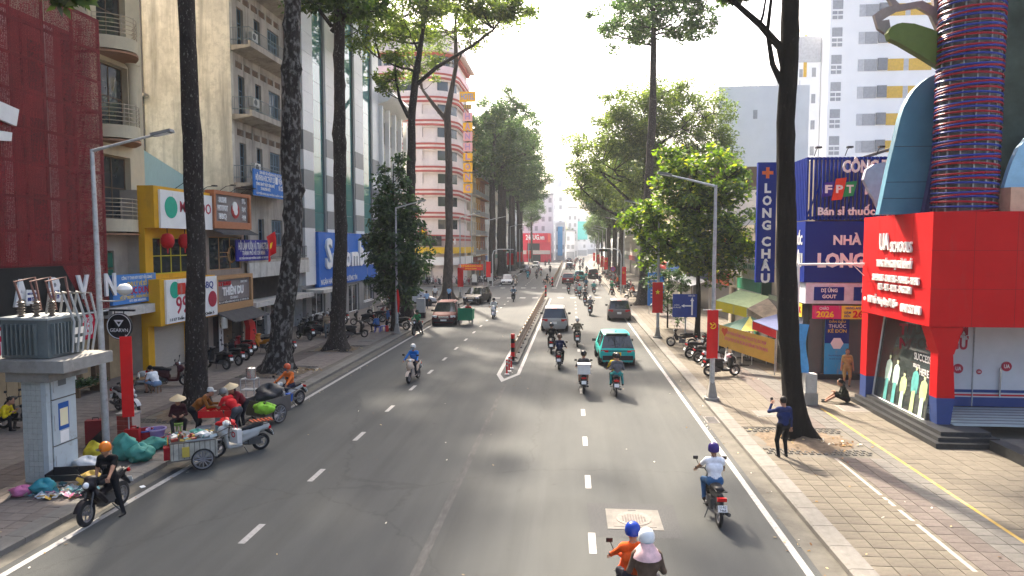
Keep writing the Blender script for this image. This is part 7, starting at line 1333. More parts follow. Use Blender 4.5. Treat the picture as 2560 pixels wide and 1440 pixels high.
# people on foot
person('man in navy shirt and black trousers photographing the street', (6.05, 19.9, .12), R(12), 'phone', '1d2a55', '0e0e11', vox=.015, scale=1.02, shoe=SHOE); tag(MB().cbox((5.82, 20.28, 1.68), (.075, .012, .155), (R(-8), 0, R(12))).build('mobile_phone', BLACK), 'black mobile phone held up by the man in navy', 'phone')
person('woman in black sitting on the pavement by the school steps', (10.55, 27.05, .12), R(80), 'floor', '26281f', '1c1b1c', vox=.018, female=True, legs=0); person('woman in patterned dress standing before the pharmacy', (11.75, 30.2, .12), R(170), 'stand', 'a08858', 'a08858', vox=.02, sleeves=0, legs=0, skirt=True, scale=.95, female=True)
person('seated vendor in maroon top and conical hat', (-12.6, 20.9, .12), R(-150), 'sit', '3a1c20', '2a2a2c', hat='cone', vox=.016, female=True); person('vendor in brown top and grey cap bending over red tray', (-11.75, 20.5, .12), R(-70), 'bend', '7a4a1c', '17171a', hat='a8aaa8', vox=.016, sleeves=2); person('man in red shirt and grey helmet beside the silver scooter', (-10.55, 20.55, .1), R(75), 'bend', 'b01c22', '3c4148', '6a6a68', vox=.016, sleeves=0, skin=SKIND); person('woman in maroon top and conical hat behind the man in red', (-10.85, 21.6, .1), R(160), 'bend', '6a1c26', '1a1a1e', hat='cone', vox=.018, sleeves=2, female=True)
person('man in white T-shirt and shorts at the low table', (-16.85, 26.5, .12), R(75), 'low', 'dcdfe2', '6c84a0', vox=.018, sleeves=0, legs=0); person('man in yellow jersey crouching by a motorbike at the left edge', (-18.55, 20.6, .12), R(-75), 'low', 'c9b41c', '1c1c20', vox=.018)
person('guard in beige vest and grey trousers before the bank', (-15.7, 43.1, .12), R(200), 'stand', '8a7e6a', '5c666c', 'a8a8a4', vox=.02, sleeves=2); person('man in blue shirt sitting on a blue stool', (-13.3, 46.3, .12), R(60), 'sit', '3a62a0', '1d2230', vox=.02); person('man in blue shirt standing by the small dark tree', (-12.8, 47.2, .12), R(110), 'stand', '4a6ea4', '20242e', vox=.02); person('man looking at a phone by the sushi restaurant', (-17.3, 38.2, .12), R(-60), 'sit', '2a3a5a', '26262c', hat='2a3468', vox=.022)
person('man in light blue shirt beside the parked silver car', (-13.5, 63.5, .12), R(30), 'stand', '9ab8d4', '30343c', vox=.022, sleeves=0); person('man in light blue shirt leaning at the junction trunk', (-12.6, 70.4, .12), R(-20), 'stand', '8ab4d8', '30343c', vox=.022, sleeves=0); person('man in white vest near the junction trunk', (-14.3, 71.5, .12), R(20), 'stand', 'd8d8d4', '40444c', vox=.022, sleeves=0, skin=SKIND)
person('cart rider in red vest behind a green tarpaulin', (-8.05, 53.6, .35), TO, 'sit', 'a83030', '4a4440', vox=.022)
person('man in orange shirt among far right motorbikes', (6.4, 96, .12), R(90), 'stand', 'b85a30', '30343c', vox=.03); person('woman in teal top walking under the far right trees', (7.2, 100, .12), R(10), 'stand', '3a7a7c', '26282e', vox=.03, female=True)
# ---------------------------------------------------------------- street lamps with banners
def star(r, c, m, t, face='C', name='star', y=0):
    pts = [(c[0]+(r if i % 2 == 0 else r*.4)*math.sin(math.pi*i/5), c[2]+(r if i % 2 == 0 else r*.4)*math.cos(math.pi*i/5)) for i in range(10)]
    return MB().prism(pts, c[1]-.004, c[1], 'y').build(name, m, t)
def emblem(c, s, t):
    x, y, z = c; b = MB(); a = [(x+s*.42*math.cos(R(q)), z+s*.42*math.sin(R(q))) for q in range(-130, 100, 20)]; inn = [(x+.05*s+s*.30*math.cos(R(q)), z+.03*s+s*.33*math.sin(R(q))) for q in range(100, -131, -20)]
    b.prism(a+inn, y-.004, y, 'y'); b.cbox((x-.02*s, y-.006, z), (s*.75, .004, s*.10), (0, R(-45), 0)); b.cbox((x-.22*s, y-.008, z+.22*s), (s*.34, .004, s*.16), (0, R(45), 0)); return b.build('emblem', STARY, t)
def lamp(label, x, y, h, arm, z0=.12, banner=None, bz=(1.8, 3.7), globe=None, base=True, lean=0., name='street_lamp', bw=.66):
    """arm: signed reach towards the road; banner: 'star', 'emblem', 'plain', 'pair' or None"""
    t = thing(name, label, 'street lamp', (x, y, z0)); P = STEEL
    MB().cyl((0, 0, 0), (lean, 0, h-z0), .105, .055, n=10).build('pole', P, t, 50)
    if base: MB().cbox((0, 0, .42), (.36, .36, .6), taper=.5).build('base_cone', CONC, t); MB().lathe([(.3, 0), (.3, .12), (.22, .13)], 12).build('base_ring', CONC, t)
    MB().tube([(lean, 0, h-z0-.05), (lean+arm*.5, 0, h-z0+.22), (lean+arm*.82, 0, h-z0+.38)], [.05, .04, .035], 7).build('arm', P, t, 50)
    s = 1 if arm > 0 else -1; o = MB().cbox((lean+arm*.92, 0, h-z0+.44), (abs(arm)*.26, .24, .09), (0, R(-11*s), 0)); o = o.build('lamp_head', mat('lamp_grey', (.2, .21, .21), .5), t); MB().cbox((lean+arm*.92, 0, h-z0+.388), (abs(arm)*.18, .18, .02), (0, R(-11*s), 0)).build('lens', LAMP, o)
    if globe:
        gx, gz = globe; MB().tube([(0, 0, gz-.35), (gx*.6, 0, gz-.35), (gx, 0, gz-.3), (gx, 0, gz-.2)], .025, 6).build('bracket', P, t)
        o = MB().lathe([(0, .17), (.12, .15), (.2, .06), (.21, 0)], 16, (gx, 0, gz)).build('globe', plast('e6e6e2', .3), t, 60); MB().lathe([(.21, 0), (.2, -.07), (.12, -.15), (.05, -.17), (.05, -.24)], 16, (gx, 0, gz)).build('globe_bowl', plast('b8b8b4', .3), o, 60)
    if banner:
        w_ = bw; offs = {'pair': (-.42, .42)}.get(banner, (-.05 if arm < 0 else .05,))
        for k, ox in enumerate(offs):
            b = MB(); n = 6
            for i in range(n+1):
                for j in range(5): fx = j/4-.5; b.v.append((ox+fx*(w_ if banner != 'pair' else .5), -.13+.035*math.sin(fx*7+i*.35), bz[0]+(bz[1]-bz[0])*i/n-z0))
            for i in range(n):
                for j in range(4): q = i*5+j; b.f.append((q, q+1, q+6, q+5)); b.m.append(0)
            bo = b.build('banner', REDB, t, 80); zc = bz[0]+(bz[1]-bz[0])*.68-z0
            if banner == 'star': star(.17, (ox, -.18, zc), STARY, bo)
            if banner == 'emblem': emblem((ox, -.18, zc), .3, bo)
            for zz in bz: MB().cyl((ox-.36, -.1, zz-z0), (ox+.36, -.1, zz-z0), .015, n=5).build('banner_rod', P, bo)
    return t
lamp('near left street lamp with white globe and long arm', -13.8, 19.1, 8.95, 2.35, banner=None, globe=(.75, 4.75), base=False, lean=-.1)
o = thing('red_banner_stand', 'narrow red banner standing behind the near left lamp post', 'banner', (-13.35, 19.5, .12), R(25)); MB().box(-.16, .16, -.02, .02, .85, 3.3).build('cloth', REDB, o); MB().cyl((0, .04, 0), (0, .04, 3.35), .02, n=6).build('pole', STEEL, o)
lamp('second left street lamp beside the small dark tree', -11.75, 45.6, 8.65, 1.95); o = tag(MB().tube([(-11.62, 45.45, 1.6), (-11.6, 45.42, 2.4), (-11.66, 45.44, 3.2)], [.05, .1, .06], 6).build('red_ribbon', REDB), 'red cloth rolled round the second left lamp post', 'ribbon')
lamp('left street lamp at the junction corner with plain red banner', -12.4, 76.4, 9.2, 2.2, banner='plain', bz=(1.4, 3.55), globe=(-.95, 4.9)); lamp('left street lamp just beyond the junction with red banner', -11.75, 97.2, 9.6, 2.4, banner='plain', bz=(1.5, 3.7), globe=None)
lamp('left street lamp with paired red banners in far tree row', -12.5, 141, 9.8, 2.4, banner='pair', bz=(1.9, 4.3)); lamp('second left street lamp with paired red banners in far row', -12.3, 165, 9.8, 2.4, banner='pair', bz=(1.9, 4.3)); lamp('farthest left street lamp with paired red banners', -12.3, 200, 9.8, 2.4, banner='pair', bz=(1.9, 4.3))
lamp('near right street lamp with emblem banner', 5.5, 27.1, 8.45, -2.1, banner='emblem', bz=(1.78, 3.66), bw=.42); lamp('second right street lamp with yellow star banner', 5.6, 44.9, 8.5, -2.1, banner='star', bz=(1.77, 3.75)); lamp('third right street lamp with emblem banner past brown SUV', 6.5, 86, 9.0, -2.2, banner='emblem', bz=(1.16, 3.38))
for i, y in enumerate((125, 140, 160, 190)): lamp(['fourth', 'fifth', 'sixth', 'farthest'][i]+' right street lamp with red banner', 6.3, y, 9.0, -2.2, banner='star', bz=(1.6, 3.8))
# traffic signals
def signal(label, x, y, arm, h=5.4):
    t = thing('traffic_signal', label, 'traffic light', (x, y, .12)); s = 1 if arm > 0 else -1
    MB().tube([(0, 0, 0), (0, 0, h-.8), (s*.2, 0, h-.2), (s*.8, 0, h), (arm, 0, h)], [.09, .08, .07, .06, .045], 8).build('pole', STEEL, t, 60)
    o = MB().box(arm-s*1.1-.5, arm-s*1.1+.5, -.12, .12, h-.32, h-.05).build('signal_box', BLACK, t)
    for k in range(3): MB().cyl((arm-s*1.1-.3+k*.3, -.125, h-.185), (arm-s*1.1-.3+k*.3, -.14, h-.185), .1, n=12).build('lens', mat(('sig_red', 'sig_amber', 'sig_green')[k], ((.15, .01, .01), (.15, .08, .01), (.01, .1, .05))[k], .3), o)
signal('traffic signal on a bent arm beyond the junction, left side', -11.4, 99.6, 3.1, 5.3); signal('traffic signal on a bent arm over the right lane', 6.0, 83.6, -3.3, 5.5)
t = thing('no_stopping_sign', 'round blue and red no stopping sign under right trees', 'traffic sign', (5.9, 98, .12)); MB().cyl((0, 0, 0), (0, 0, 3), .04, n=8).build('post', STEEL, t); MB().cyl((0, -.05, 2.55), (0, -.07, 2.55), .36, n=22).build('disc', mat('sign_red', (.5, .03, .03), .5), t); MB().cyl((0, -.071, 2.55), (0, -.08, 2.55), .28, n=22).build('face', mat('sign_blue', (.02, .1, .42), .5), t)
for a in (45, -45): MB().cbox((0, -.083, 2.55), (.56, .005, .07), (0, R(a), 0)).build('bar', mat('sign_red', (1, 1, 1)), t)
# blue direction sign
t = thing('direction_sign', 'blue direction sign with white turn and straight arrows', 'traffic sign', (6.9, 42.3, .12), wp=True)
MB().box(6.15, 7.6, 42.28, 42.32, 1.77, 3.17).build('panel', mat('road_sign_blue', (.015, .05, .26), .45), t); MB().cyl((6.95, 42.4, .1), (6.95, 42.4, 3.0), .045, n=8).build('post', STEEL, t)
a = MB(); a.box(7.26, 7.36, 42.27, 42.279, 1.9, 2.75).prism([(7.2, 2.75), (7.42, 2.75), (7.31, 2.98)], 42.27, 42.279, 'y').box(6.85, 7.255, 42.27, 42.279, 2.42, 2.5).prism([(6.85, 2.36), (6.85, 2.56), (6.66, 2.46)], 42.27, 42.279, 'y'); a.build('arrow', LET, t)
text(t, 'CHỢ LỚN', (7.27, 42.27, 3.07), .09, LET, 'C', w=.4); text(t, 'ĐƯỜNG', (6.4, 42.27, 2.5), .08, LET, 'C', w=.3); text(t, 'VÕ VĂN KIỆT', (6.42, 42.27, 2.36), .08, LET, 'C', w=.48)
t = thing('info_board', 'tall light blue notice board behind the star banner', 'notice board', (7.3, 60, .12), wp=True); MB().box(6.6, 8.0, 59.95, 60.05, .9, 3.75).build('panel', sign('2f74c4'), t)
for k in range(7): MB().box(6.85, 7.75-.15*(k % 3), 59.93, 59.948, 3.4-.3*k, 3.46-.3*k).build('text_line', LET, t)
for x in (6.75, 7.85): MB().cyl((x, 60.1, .1), (x, 60.1, 2), .03, n=6).build('leg', STEEL, t)
# white pole with arm, blue feather banner, cabinet on the right
t = thing('camera_pole', 'slim white pole with a long horizontal arm beside the cabinet', 'pole', (8.72, 27.2, .12), wp=True); MB().cyl((8.72, 27.2, .1), (8.68, 27.2, 5.4), .05, n=8).build('pole', WHITE, t); MB().cyl((8.68, 27.2, 5.42), (11.1, 27.2, 5.44), .045, n=8).build('arm', WHITE, t); MB().cyl((10.7, 27.2, 5.4), (11.1, 27.2, 5.0), .015, n=5).build('brace', WHITE, t)
b = MB(); n = 8
for i in range(n+1): f = i/n; b.v += [(8.62+.06*math.sin(f*3), 26.95, 1.32+1.85*f), (8.98+.07*math.sin(f*6+1), 26.85, 1.25+1.9*f)]
for i in range(n): b.f.append((2*i, 2*i+1, 2*i+3, 2*i+2)); b.m.append(0)
tag(b.build('blue_banner', mat('banner_blue', (.08, .32, .65), .6, var=.25, scale=2), None, 80), 'narrow blue printed banner curling on the white pole', 'banner')
t = thing('cabinet', 'grey metal utility cabinet on concrete base beside the camera pole', 'utility cabinet', (9.05, 26.75, .12), wp=True); MB().box(8.8, 9.3, 26.5, 26.95, .1, .58).build('base', CONC, t); MB().box(8.84, 9.26, 26.53, 26.92, .581, 1.3).build('body', mat('cabinet_grey', (.4, .41, .4), .6, dirt=((.25, .24, .22), .3, 4, None)), t); MB().box(8.87, 9.23, 26.51, 26.529, .62, 1.26).build('door', mat('cabinet_grey', (1, 1, 1)), t)
for x, y, lab in ((-12.3, 55.6, 'grey cabinet on black base before the dark red SUV'), (-12.4, 104.5, 'grey cabinet beside far junction lamp'), (-14.2, 100.6, 'grey cabinet among the hotel motorbikes')):
    t = thing('cabinet', lab, 'utility cabinet', (x, y, .12)); MB().box(-.36, .36, -.22, .22, 0, .45).build('base', BLACK, t); MB().box(-.34, .34, -.2, .2, .451, 1.6).build('body', mat('cabinet_grey', (1, 1, 1)), t); MB().box(-.3, .3, -.215, -.201, .5, 1.55).build('door', mat('cabinet_pale', (.46, .47, .47), .6), t)
# red horizontal banner, white board near the hotel
t = thing('slogan_banner', 'long red slogan banner with yellow lettering before the hotel', 'banner', (-14.8, 101, 2), wp=True); MB().box(-16.6, -12.95, 100.98, 101.02, 2.3, 3.2).build('cloth', sign('c8321e'), t); text(t, 'NHIỆT LIỆT CHÀO MỪNG ĐẠI HỘI ĐẢNG TOÀN QUỐC', (-14.8, 100.97, 2.92), .22, STARY, 'C', w=3.2); text(t, 'LẦN THỨ XIV CỦA ĐẢNG', (-14.8, 100.97, 2.55), .2, STARY, 'C', w=1.7)
for x in (-16.6, -12.95): MB().cyl((x, 101.05, .1), (x, 101.05, 3.3), .03, n=6).build('pole', STEEL, t)
t = thing('tilted_board', 'white tilted advertising board on a pole by the sapling', 'sign', (-19.3, 86, .0), wp=True); MB().cyl((-19.6, 86, 0), (-19.6, 86, 3.3), .05, n=6).build('pole', STEEL, t); MB().prism([(-20, 2.4), (-18.3, 3.0), (-18.3, 4.3), (-20, 4.0)], 85.9, 85.95, 'y').build('panel', sign('dcd4cc'), t)
# ---------------------------------------------------------------- transformer kiosk
t = thing('transformer_kiosk', 'pale tiled pillar kiosk carrying a grey transformer and cables', 'transformer', (-13.5, 16.6, .12), wp=True)
KT = mat('kiosk_tile', (.42, .45, .43), .5, var=.12, scale=12); KP = mat('kiosk_paint', (.44, .5, .52), .5, var=.06, dirt=((.3, .3, .28), .2, 4, None)); TG = mat('transformer_grey', (.13, .155, .155), .55, var=.15, dirt=((.2, .2, .18), .2, 6, None))
MB().box(-13.83, -13.17, 16.07, 17.08, .1, 3.02).build('pillar', JOINT, t)
tm = {}
for i in range(4):
    for j in range(20): MB().box(-13.82+i*.13+.004, -13.82+(i+1)*.13-.004, 16.05, 16.07, .14+j*.14, .14+(j+1)*.14-.008).build('facing_tile', KT, t)
MB().box(-13.29, -13.15, 16.04, 16.18, .1, 3.02).build('corner_post', KP, t)
for z0, z1 in ((.14, 1.0), (1.04, 2.2), (2.24, 2.98)): o = MB().box(-13.17, -13.14, 16.22, 17.06, z0, z1).build('door', KP, t); MB().box(-13.139, -13.13, 16.27, 16.29, (z0+z1)/2-.2, (z0+z1)/2+.2).build('handle', STEEL, o)
o = MB().box(-13.139, -13.13, 16.42, 16.78, 1.4, 2.1).build('notice', sign('2a5aa0'), t); MB().box(-13.129, -13.125, 16.46, 16.74, 1.5, 1.95).build('notice_sheet', sign('e4ddb8'), o)
MB().box(-13.139, -13.13, 16.45, 16.75, 1.06, 1.36).build('notice', WHITE, t); MB().box(-13.139, -13.13, 16.45, 16.72, 2.55, 2.8).build('notice', plast('6a6f70'), t)
MB().box(-14.1, -12.95, 15.9, 17.3, 2.75, 3.021).build('corbel', CONC, t); MB().box(-14.7, -12.4, 15.72, 17.55, 3.022, 3.32).build('slab', CONC, t)
MB().box(-14.25, -13.0, 16.0, 17.25, 3.34, 4.3).build('tank', TG, t); MB().box(-14.35, -12.95, 15.95, 17.3, 4.301, 4.36).build('tank_lid', mat('lid_grey', (.35, .38, .38), .5), t)
for k in range(9): MB().box(-12.99, -12.9, 16.1+k*.12, 16.14+k*.12, 3.42, 4.2).build('cooling_fin', TG, t)
for k in range(8): MB().box(-14.15+k*.12, -14.11+k*.12, 15.9, 15.99, 3.42, 4.2).build('cooling_fin', TG, t)
PORC = mat('porcelain', (.16, .13, .1), .3)
for k in range(3):
    x, y = -13.9+k*.32, 16.25+k*.12; pr = []
    for q in range(6): pr += [(.05, q*.07), (.1, q*.07+.02), (.05, q*.07+.045)]
    MB().lathe(pr+[(.03, .45), (0, .46)], 10, (x, y, 4.36)).build('bushing', PORC, t, 50); MB().tube([(x, y, 4.8), (x-.05, y-.1, 5.25), (x+.25, y+.2, 5.35), (x+.3, y+.3, 4.5)], .03, 6).build('lead', mat('lead_brown', (.2, .1, .08), .6), t, 60)
for k in range(5): x, y = -13.5+k*.09, 16.6+k*.13; MB().tube([(x, y, 4.4), (x+.1, y, 4.95), (x+.45, y+.05, 4.9), (x+.72-.03*k, y+.05, 4.2), (x+.68-.05*k, y, 3.4)], .03, 7).build('cable', mat('cable_grey', (.36, .36, .34), .6), t, 60)
for z0, z1, y0, y1 in ((3.85, 4.02, 16.75, 17.15), (3.62, 3.76, 16.8, 17.1)): MB().box(-12.9, -12.885, y0, y1, z0, z1).build('tag_plate', WHITE, t)
# ---------------------------------------------------------------- pavement vendors
def blob(name, label, cat, c, r, m, seed, k=10, flat=.6, rough=.25, kind=None):
    """crumpled sack or bag"""
    g = np.random.default_rng(seed); b = MB(); n1, n2 = 12, 20; ph = g.uniform(0, 6.28, 8); rough = rough*1.3
    for i in range(n1+1):
        th = math.pi*i/n1
        for j in range(n2):
            a = 2*math.pi*j/n2; w_ = 1+rough*(.45*math.sin(3*a+ph[0]+i*.6)+.4*math.sin(5*a-i*.9+ph[1])+.35*math.sin(2*a+i*1.3+ph[2])+.25*math.sin(9*a+i*2.1+ph[4]))+g.uniform(-.07, .07); z = max(-.95, math.cos(th))**1 if math.cos(th) < .2 else .2+(math.cos(th)-.2)*(.75+.5*math.sin(a*2+ph[5])*.6); b.v.append((c[0]+r[0]*w_*math.sin(th)*math.cos(a), c[1]+r[1]*w_*math.sin(th)*math.sin(a), c[2]+r[2]*(z*(1+rough*.3*math.sin(a*2+ph[3]))+.95)))
    for i in range(n1):
        for j in range(n2): b.f.append((i*n2+j, i*n2+(j+1) % n2, (i+1)*n2+(j+1) % n2, (i+1)*n2+j)); b.m.append(0)
    return tag(b.build(name, m, None, 70), label, cat)
TARP = mat('green_tarp', (.06, .26, .21), .6, var=.2, scale=4, bump=.6, bscale=6); BAGK = mat('black_bag', (.03, .032, .035), .35, bump=.8, bscale=8); BAGW = mat('white_bag', (.6, .6, .58), .5, bump=.6, bscale=8)
blob('sack', 'large teal green tarpaulin sack behind the orange helmet', 'sack', (-12.5, 18.05, .12), (.3, .26, .42), TARP, 1); blob('sack', 'low teal sack lying right of the large one', 'sack', (-12.0, 17.95, .12), (.34, .3, .28), TARP, 2); blob('sack', 'flat teal sack beside the lavender tub', 'sack', (-12.3, 19.15, .12), (.4, .3, .18), TARP, 3); blob('sack', 'crumpled teal sheet nearest the seated vendor', 'sack', (-11.95, 19.35, .12), (.34, .26, .15), TARP, 4); blob('bag', 'yellow plastic bag beside the kiosk', 'bag', (-13.35, 17.95, .12), (.24, .2, .28), mat('yellow_bag', (.6, .5, .04), .5, bump=.6, bscale=8), 5)
t = thing('suitcase', 'red and black upright suitcase beside the lamp post', 'suitcase', (-14.3, 19.35, .12), R(20)); MB().box(-.26, .26, -.13, .13, .04, .78).build('shell', mat('suit_red', (.18, .015, .02), .6), t); MB().prism([(-.255, .05), (.255, .05), (.255, .55)], -.14, -.131, 'y').build('panel', BLACK, t); MB().tube([(-.08, 0, .78), (-.08, 0, .84), (.08, 0, .84), (.08, 0, .78)], .015, 6).build('handle', BLACK, t)
for x in (-.2, .2): MB().cyl((x, -.05, .04), (x, .05, .04), .04, n=10).build('wheel', BLACK, t)
t = thing('tiled_box', 'red tiled box with pale lid behind the near lamp post', 'box', (-13.7, 20.0, .12)); 
for i in range(5):
    for j in range(2): MB().box(-.24+j*.245, -.005+j*.245, -.2, -.18, .04+i*.15, .18+i*.15).build('tile', mat('red_tile', (.28, .06, .045), .6), t)
MB().box(-.25, .25, -.179, .22, 0, .8).build('body', mat('mortar', (.42, .36, .3), .9), t); MB().box(-.28, .28, -.23, .26, .801, .86).build('lid', CONC, t)
t = thing('jerrycan', 'red plastic jerrycan between tiled box and tubs', 'jerrycan', (-13.3, 19.6, .12), R(15)); MB().box(-.2, .2, -.11, .11, 0, .46).build('body', plast('9c1418'), t); MB().tube([(-.12, 0, .46), (-.12, 0, .53), (.1, 0, .53), (.1, 0, .46)], .025, 6).build('handle', plast('9c1418'), t); MB().cyl((.15, 0, .46), (.15, 0, .51), .035, n=8).build('cap', BLACK, t)
for x, y, c, lab in ((-13.25, 20.1, 'a3262e', 'red plastic tub with blue rim left of the lavender tub'), (-12.95, 20.25, '9a86b4', 'lavender plastic tub beside the red tub')):
    t = thing('tub', lab, 'tub', (x, y, .12)); MB().lathe([(0, .02), (.2, .02), (.26, .28), (.29, .28), (.29, .3), (.24, .3), (.19, .05), (0, .05)], 18).build('bowl', plast(c), t, 40); MB().lathe([(.27, .26), (.3, .27), (.3, .31), (.27, .31)], 18).build('rim', plast('3a5aa0' if x < -13.1 else 'b8a8cc'), t)
t = thing('stool', 'green plastic stool under the seated vendor', 'stool', (-12.62, 20.92, .12)); MB().box(-.17, .17, -.17, .17, .24, .28).build('seat', plast('8ab85a'), t)
for x in (-.14, .14):
    for y in (-.14, .14): MB().cyl((x*1.1, y*1.1, 0), (x, y, .24), .025, n=6).build('leg', plast('8ab85a'), t)
for i, (x, y, c) in enumerate(((-12.45, 20.0, 'a01c20'), (-12.1, 20.25, 'b03024'), (-12.75, 20.3, 'd8a0b0'), (-11.8, 20.0, 'c8c04a'), (-12.3, 20.5, 'c04a80'))):
    t = thing('goods_tray', ['red goods tray nearest the teal sheet', 'orange red goods tray at the vendor feet', 'pale pink goods tray beside the tubs', 'yellow goods tray before the bending vendor', 'magenta goods tray behind the red ones'][i], 'tray', (x, y, .12), R(i*23)); MB().box(-.2, .2, -.14, .14, 0, .02).box(-.2, .2, -.15, -.141, 0, .08).box(-.2, .2, .141, .15, 0, .08).box(-.21, -.201, -.15, .15, 0, .08).box(.201, .21, -.15, .15, 0, .08).build('tray', plast(c), t)
    b = MB(); g = random.Random(i)
    for k in range(9): b.cbox((g.uniform(-.15, .15), g.uniform(-.1, .1), .05), (.08, .05, .05), (0, 0, g.uniform(0, 3)), mi=k % 3)
    b.build('goods', [plast('d8cfc0'), plast('c8402c'), plast('4a9a7a')], t)
t = thing('produce_tray', 'big red produce tray between the vendors', 'tray', (-11.15, 20.75, .12), R(10)); MB().box(-.1, .1, -.1, .1, 0, .62).build('crate', plast('8a9a98'), t); MB().box(-.5, .5, -.32, .32, .64, .67).box(-.5, .5, -.35, -.321, .64, .85).box(-.5, .5, .321, .35, .64, .85).box(-.53, -.501, -.35, .35, .64, .85).box(.501, .53, -.35, .35, .64, .85).build('tray', plast('c0141c'), t); blob('red_bag', 'red plastic bag standing open behind the produce tray', 'bag', (-11.0, 21.15, .7), (.4, .22, .2), mat('red_bag', (.55, .015, .02), .4, bump=.5, bscale=8), 9)
b = MB(); g = random.Random(5)
for k in range(26): p = (g.uniform(-.42, .42), g.uniform(-.26, .26), .71); b.lathe([(0, -.05), (.05, -.02), (.055, .02), (0, .055)], 7, p, mi=k % 3)
b.build('produce', [plast('b8302a'), plast('d8a860'), plast('d8d0b8')], t)
t = thing('scale', 'teal market scale with white round dial', 'scale', (-11.45, 20.35, .12), R(20)); MB().box(-.16, .16, -.13, .13, 0, .3).build('case', plast('2f7a6c'), t); MB().cyl((0, -.131, .17), (0, -.15, .17), .13, n=20).build('dial', WHITE, t); MB().box(-.2, .2, -.17, .17, .33, .36).build('pan', STEEL, t)
def cartwheel(t, x, y, r): o = link('wheel', WC.setdefault(('cart', r), wheel_meshes(r, .05, 12, .86))[0], t, (x, y, r)); link('rim', WC[('cart', r)][1], o)
t = thing('vendor_cart', 'small two wheeled vendor cart with red notice and bags', 'cart', (-10.45, 18.0, 0), R(-58)); CF = mat('cart_frame', (.12, .11, .1), .6)
for x in (-.42, .42): cartwheel(t, x, .22, .3)
MB().box(-.36, .36, -.55, .6, .3, .34).build('floor', CF, t)
for x in (-.37, .37): MB().box(x-.01, x+.01, -.55, .6, .34, .78).build('side_panel', mat('cart_panel', (.4, .38, .32), .7, var=.3), t)
MB().box(-.36, .36, -.57, -.55, .34, .78).build('end_panel', mat('cart_panel', (1, 1, 1)), t); MB().tube([(-.4, -.6, .82), (-.4, .65, .82), (.4, .65, .82), (.4, -.6, .82), (-.4, -.6, .82)], .018, 6).build('rail', CF, t); MB().box(-.33, .33, -.2, .5, .8, .86).build('tray', mat('cart_tray', (.35, .4, .4), .5), t)
o = MB().cbox((-.2, -.62, .72), (.44, .02, .32)).build('notice', sign('b01c1c'), t); text(o, 'THEO', (-.2, -.64, .72), .15, STARY, 'C', w=.36, bold=.04); MB().cbox((.12, -.66, .52), (.3, .16, .34)).build('red_box', plast('8e141c'), t); MB().cbox((.42, -.2, .56), (.1, .18, .26)).build('yellow_can', plast('b8a44c'), t); MB().tube([(-.3, .6, .8), (-.32, 1.0, .95), (.32, 1.0, .95), (.3, .6, .8)], .018, 6).build('push_bar', CF, t)
b = MB(); g = random.Random(21)
for k in range(60): b.cbox((g.uniform(-.32, .32), g.uniform(-.5, .52), .84+g.random()*.1), (g.uniform(.05, .2), g.uniform(.04, .12), g.uniform(.02, .09)), (g.uniform(-.4, .4), g.uniform(-.4, .4), g.uniform(0, 3)), mi=k % 6)
b.build('goods', [plast('c8c4b8'), plast('8a3a30'), plast('3a6a70'), plast('c8a850'), plast('5a5048'), plast('a8b0b0')], t)
for k in range(9): MB().cyl((.385, -.5+k*.13, .36), (.385, -.5+k*.13, .8), .008, n=4).build('side_bar', CF, t)
blob('bag', 'teal bag on top of the vendor cart', 'bag', (-10.4, 18.15, .84), (.2, .15, .1), TARP, 12); blob('bag', 'white bag on top of the vendor cart', 'bag', (-10.15, 18.0, .84), (.18, .15, .1), BAGW, 13)
t = thing('shopping_bag', 'white paper shopping bag with red swirl hanging on silver scooter', 'bag', (-9.72, 19.0, .42), R(-25)); MB().prism([(-.17, 0), (.17, 0), (.16, .4), (-.16, .4)], -.08, .08, 'y').build('bag', BAGW, t); MB().lathe([(.05, 0), (.085, 0), (.085, .004), (.05, .004)], 14, (0, -.084, .25), M=Euler((R(90), 0, 0)).to_matrix()).build('logo', LETR, t); MB().tube([(-.07, 0, .4), (-.05, 0, .52), (.05, 0, .52), (.07, 0, .4)], .01, 5).build('handle', LETR, t)
blob('red_bag', 'red plastic bag bulging over silver scooter handlebar', 'bag', (-10.1, 19.2, .8), (.26, .2, .16), mat('red_bag', (1, 1, 1)), 14)
t = thing('rack', 'orange barred parcel rack on the silver scooter tail', 'rack', (-9.3, 19.75, .86), R(133)); MB().tube([(-.2, -.35, .0), (-.2, .35, .05), (.2, .35, .05), (.2, -.35, 0), (-.2, -.35, 0)], .015, 5).build('frame', BLACK, t)
for k in range(6): MB().box(-.19, .19, -.3+k*.11, -.25+k*.11, .03, .05).build('bar', plast('b8502c'), t)
t = thing('waste_cart', 'dark waste cart heaped with black bags before the orange vest', 'cart', (-10.5, 22.9, 0), R(-20))
for x in (-.5, .5): cartwheel(t, x, 0, .34)
MB().box(-.45, .45, -.6, .6, .32, .36).build('floor', CF, t); MB().box(-.46, -.44, -.6, .6, .36, .9).box(.44, .46, -.6, .6, .36, .9).build('side_panel', CF, t); MB().box(-.44, .44, -.62, -.6, .36, .85).build('end_panel', mat('cart_olive', (.1, .09, .06), .8), t); MB().tube([(-.46, .6, .9), (-.46, .95, 1.0), (.46, .95, 1.0), (.46, .6, .9)], .02, 6).build('push_bar', CF, t)
blob('bag', 'big black refuse bag heaped on the waste cart', 'bag', (-10.55, 23.05, .6), (.42, .5, .36), BAGK, 15); blob('bag', 'lime green printed bag on the waste cart front', 'bag', (-10.35, 22.2, .45), (.36, .16, .22), mat('lime_bag', (.3, .62, .05), .5, var=.3, scale=8, bump=.4), 16); 
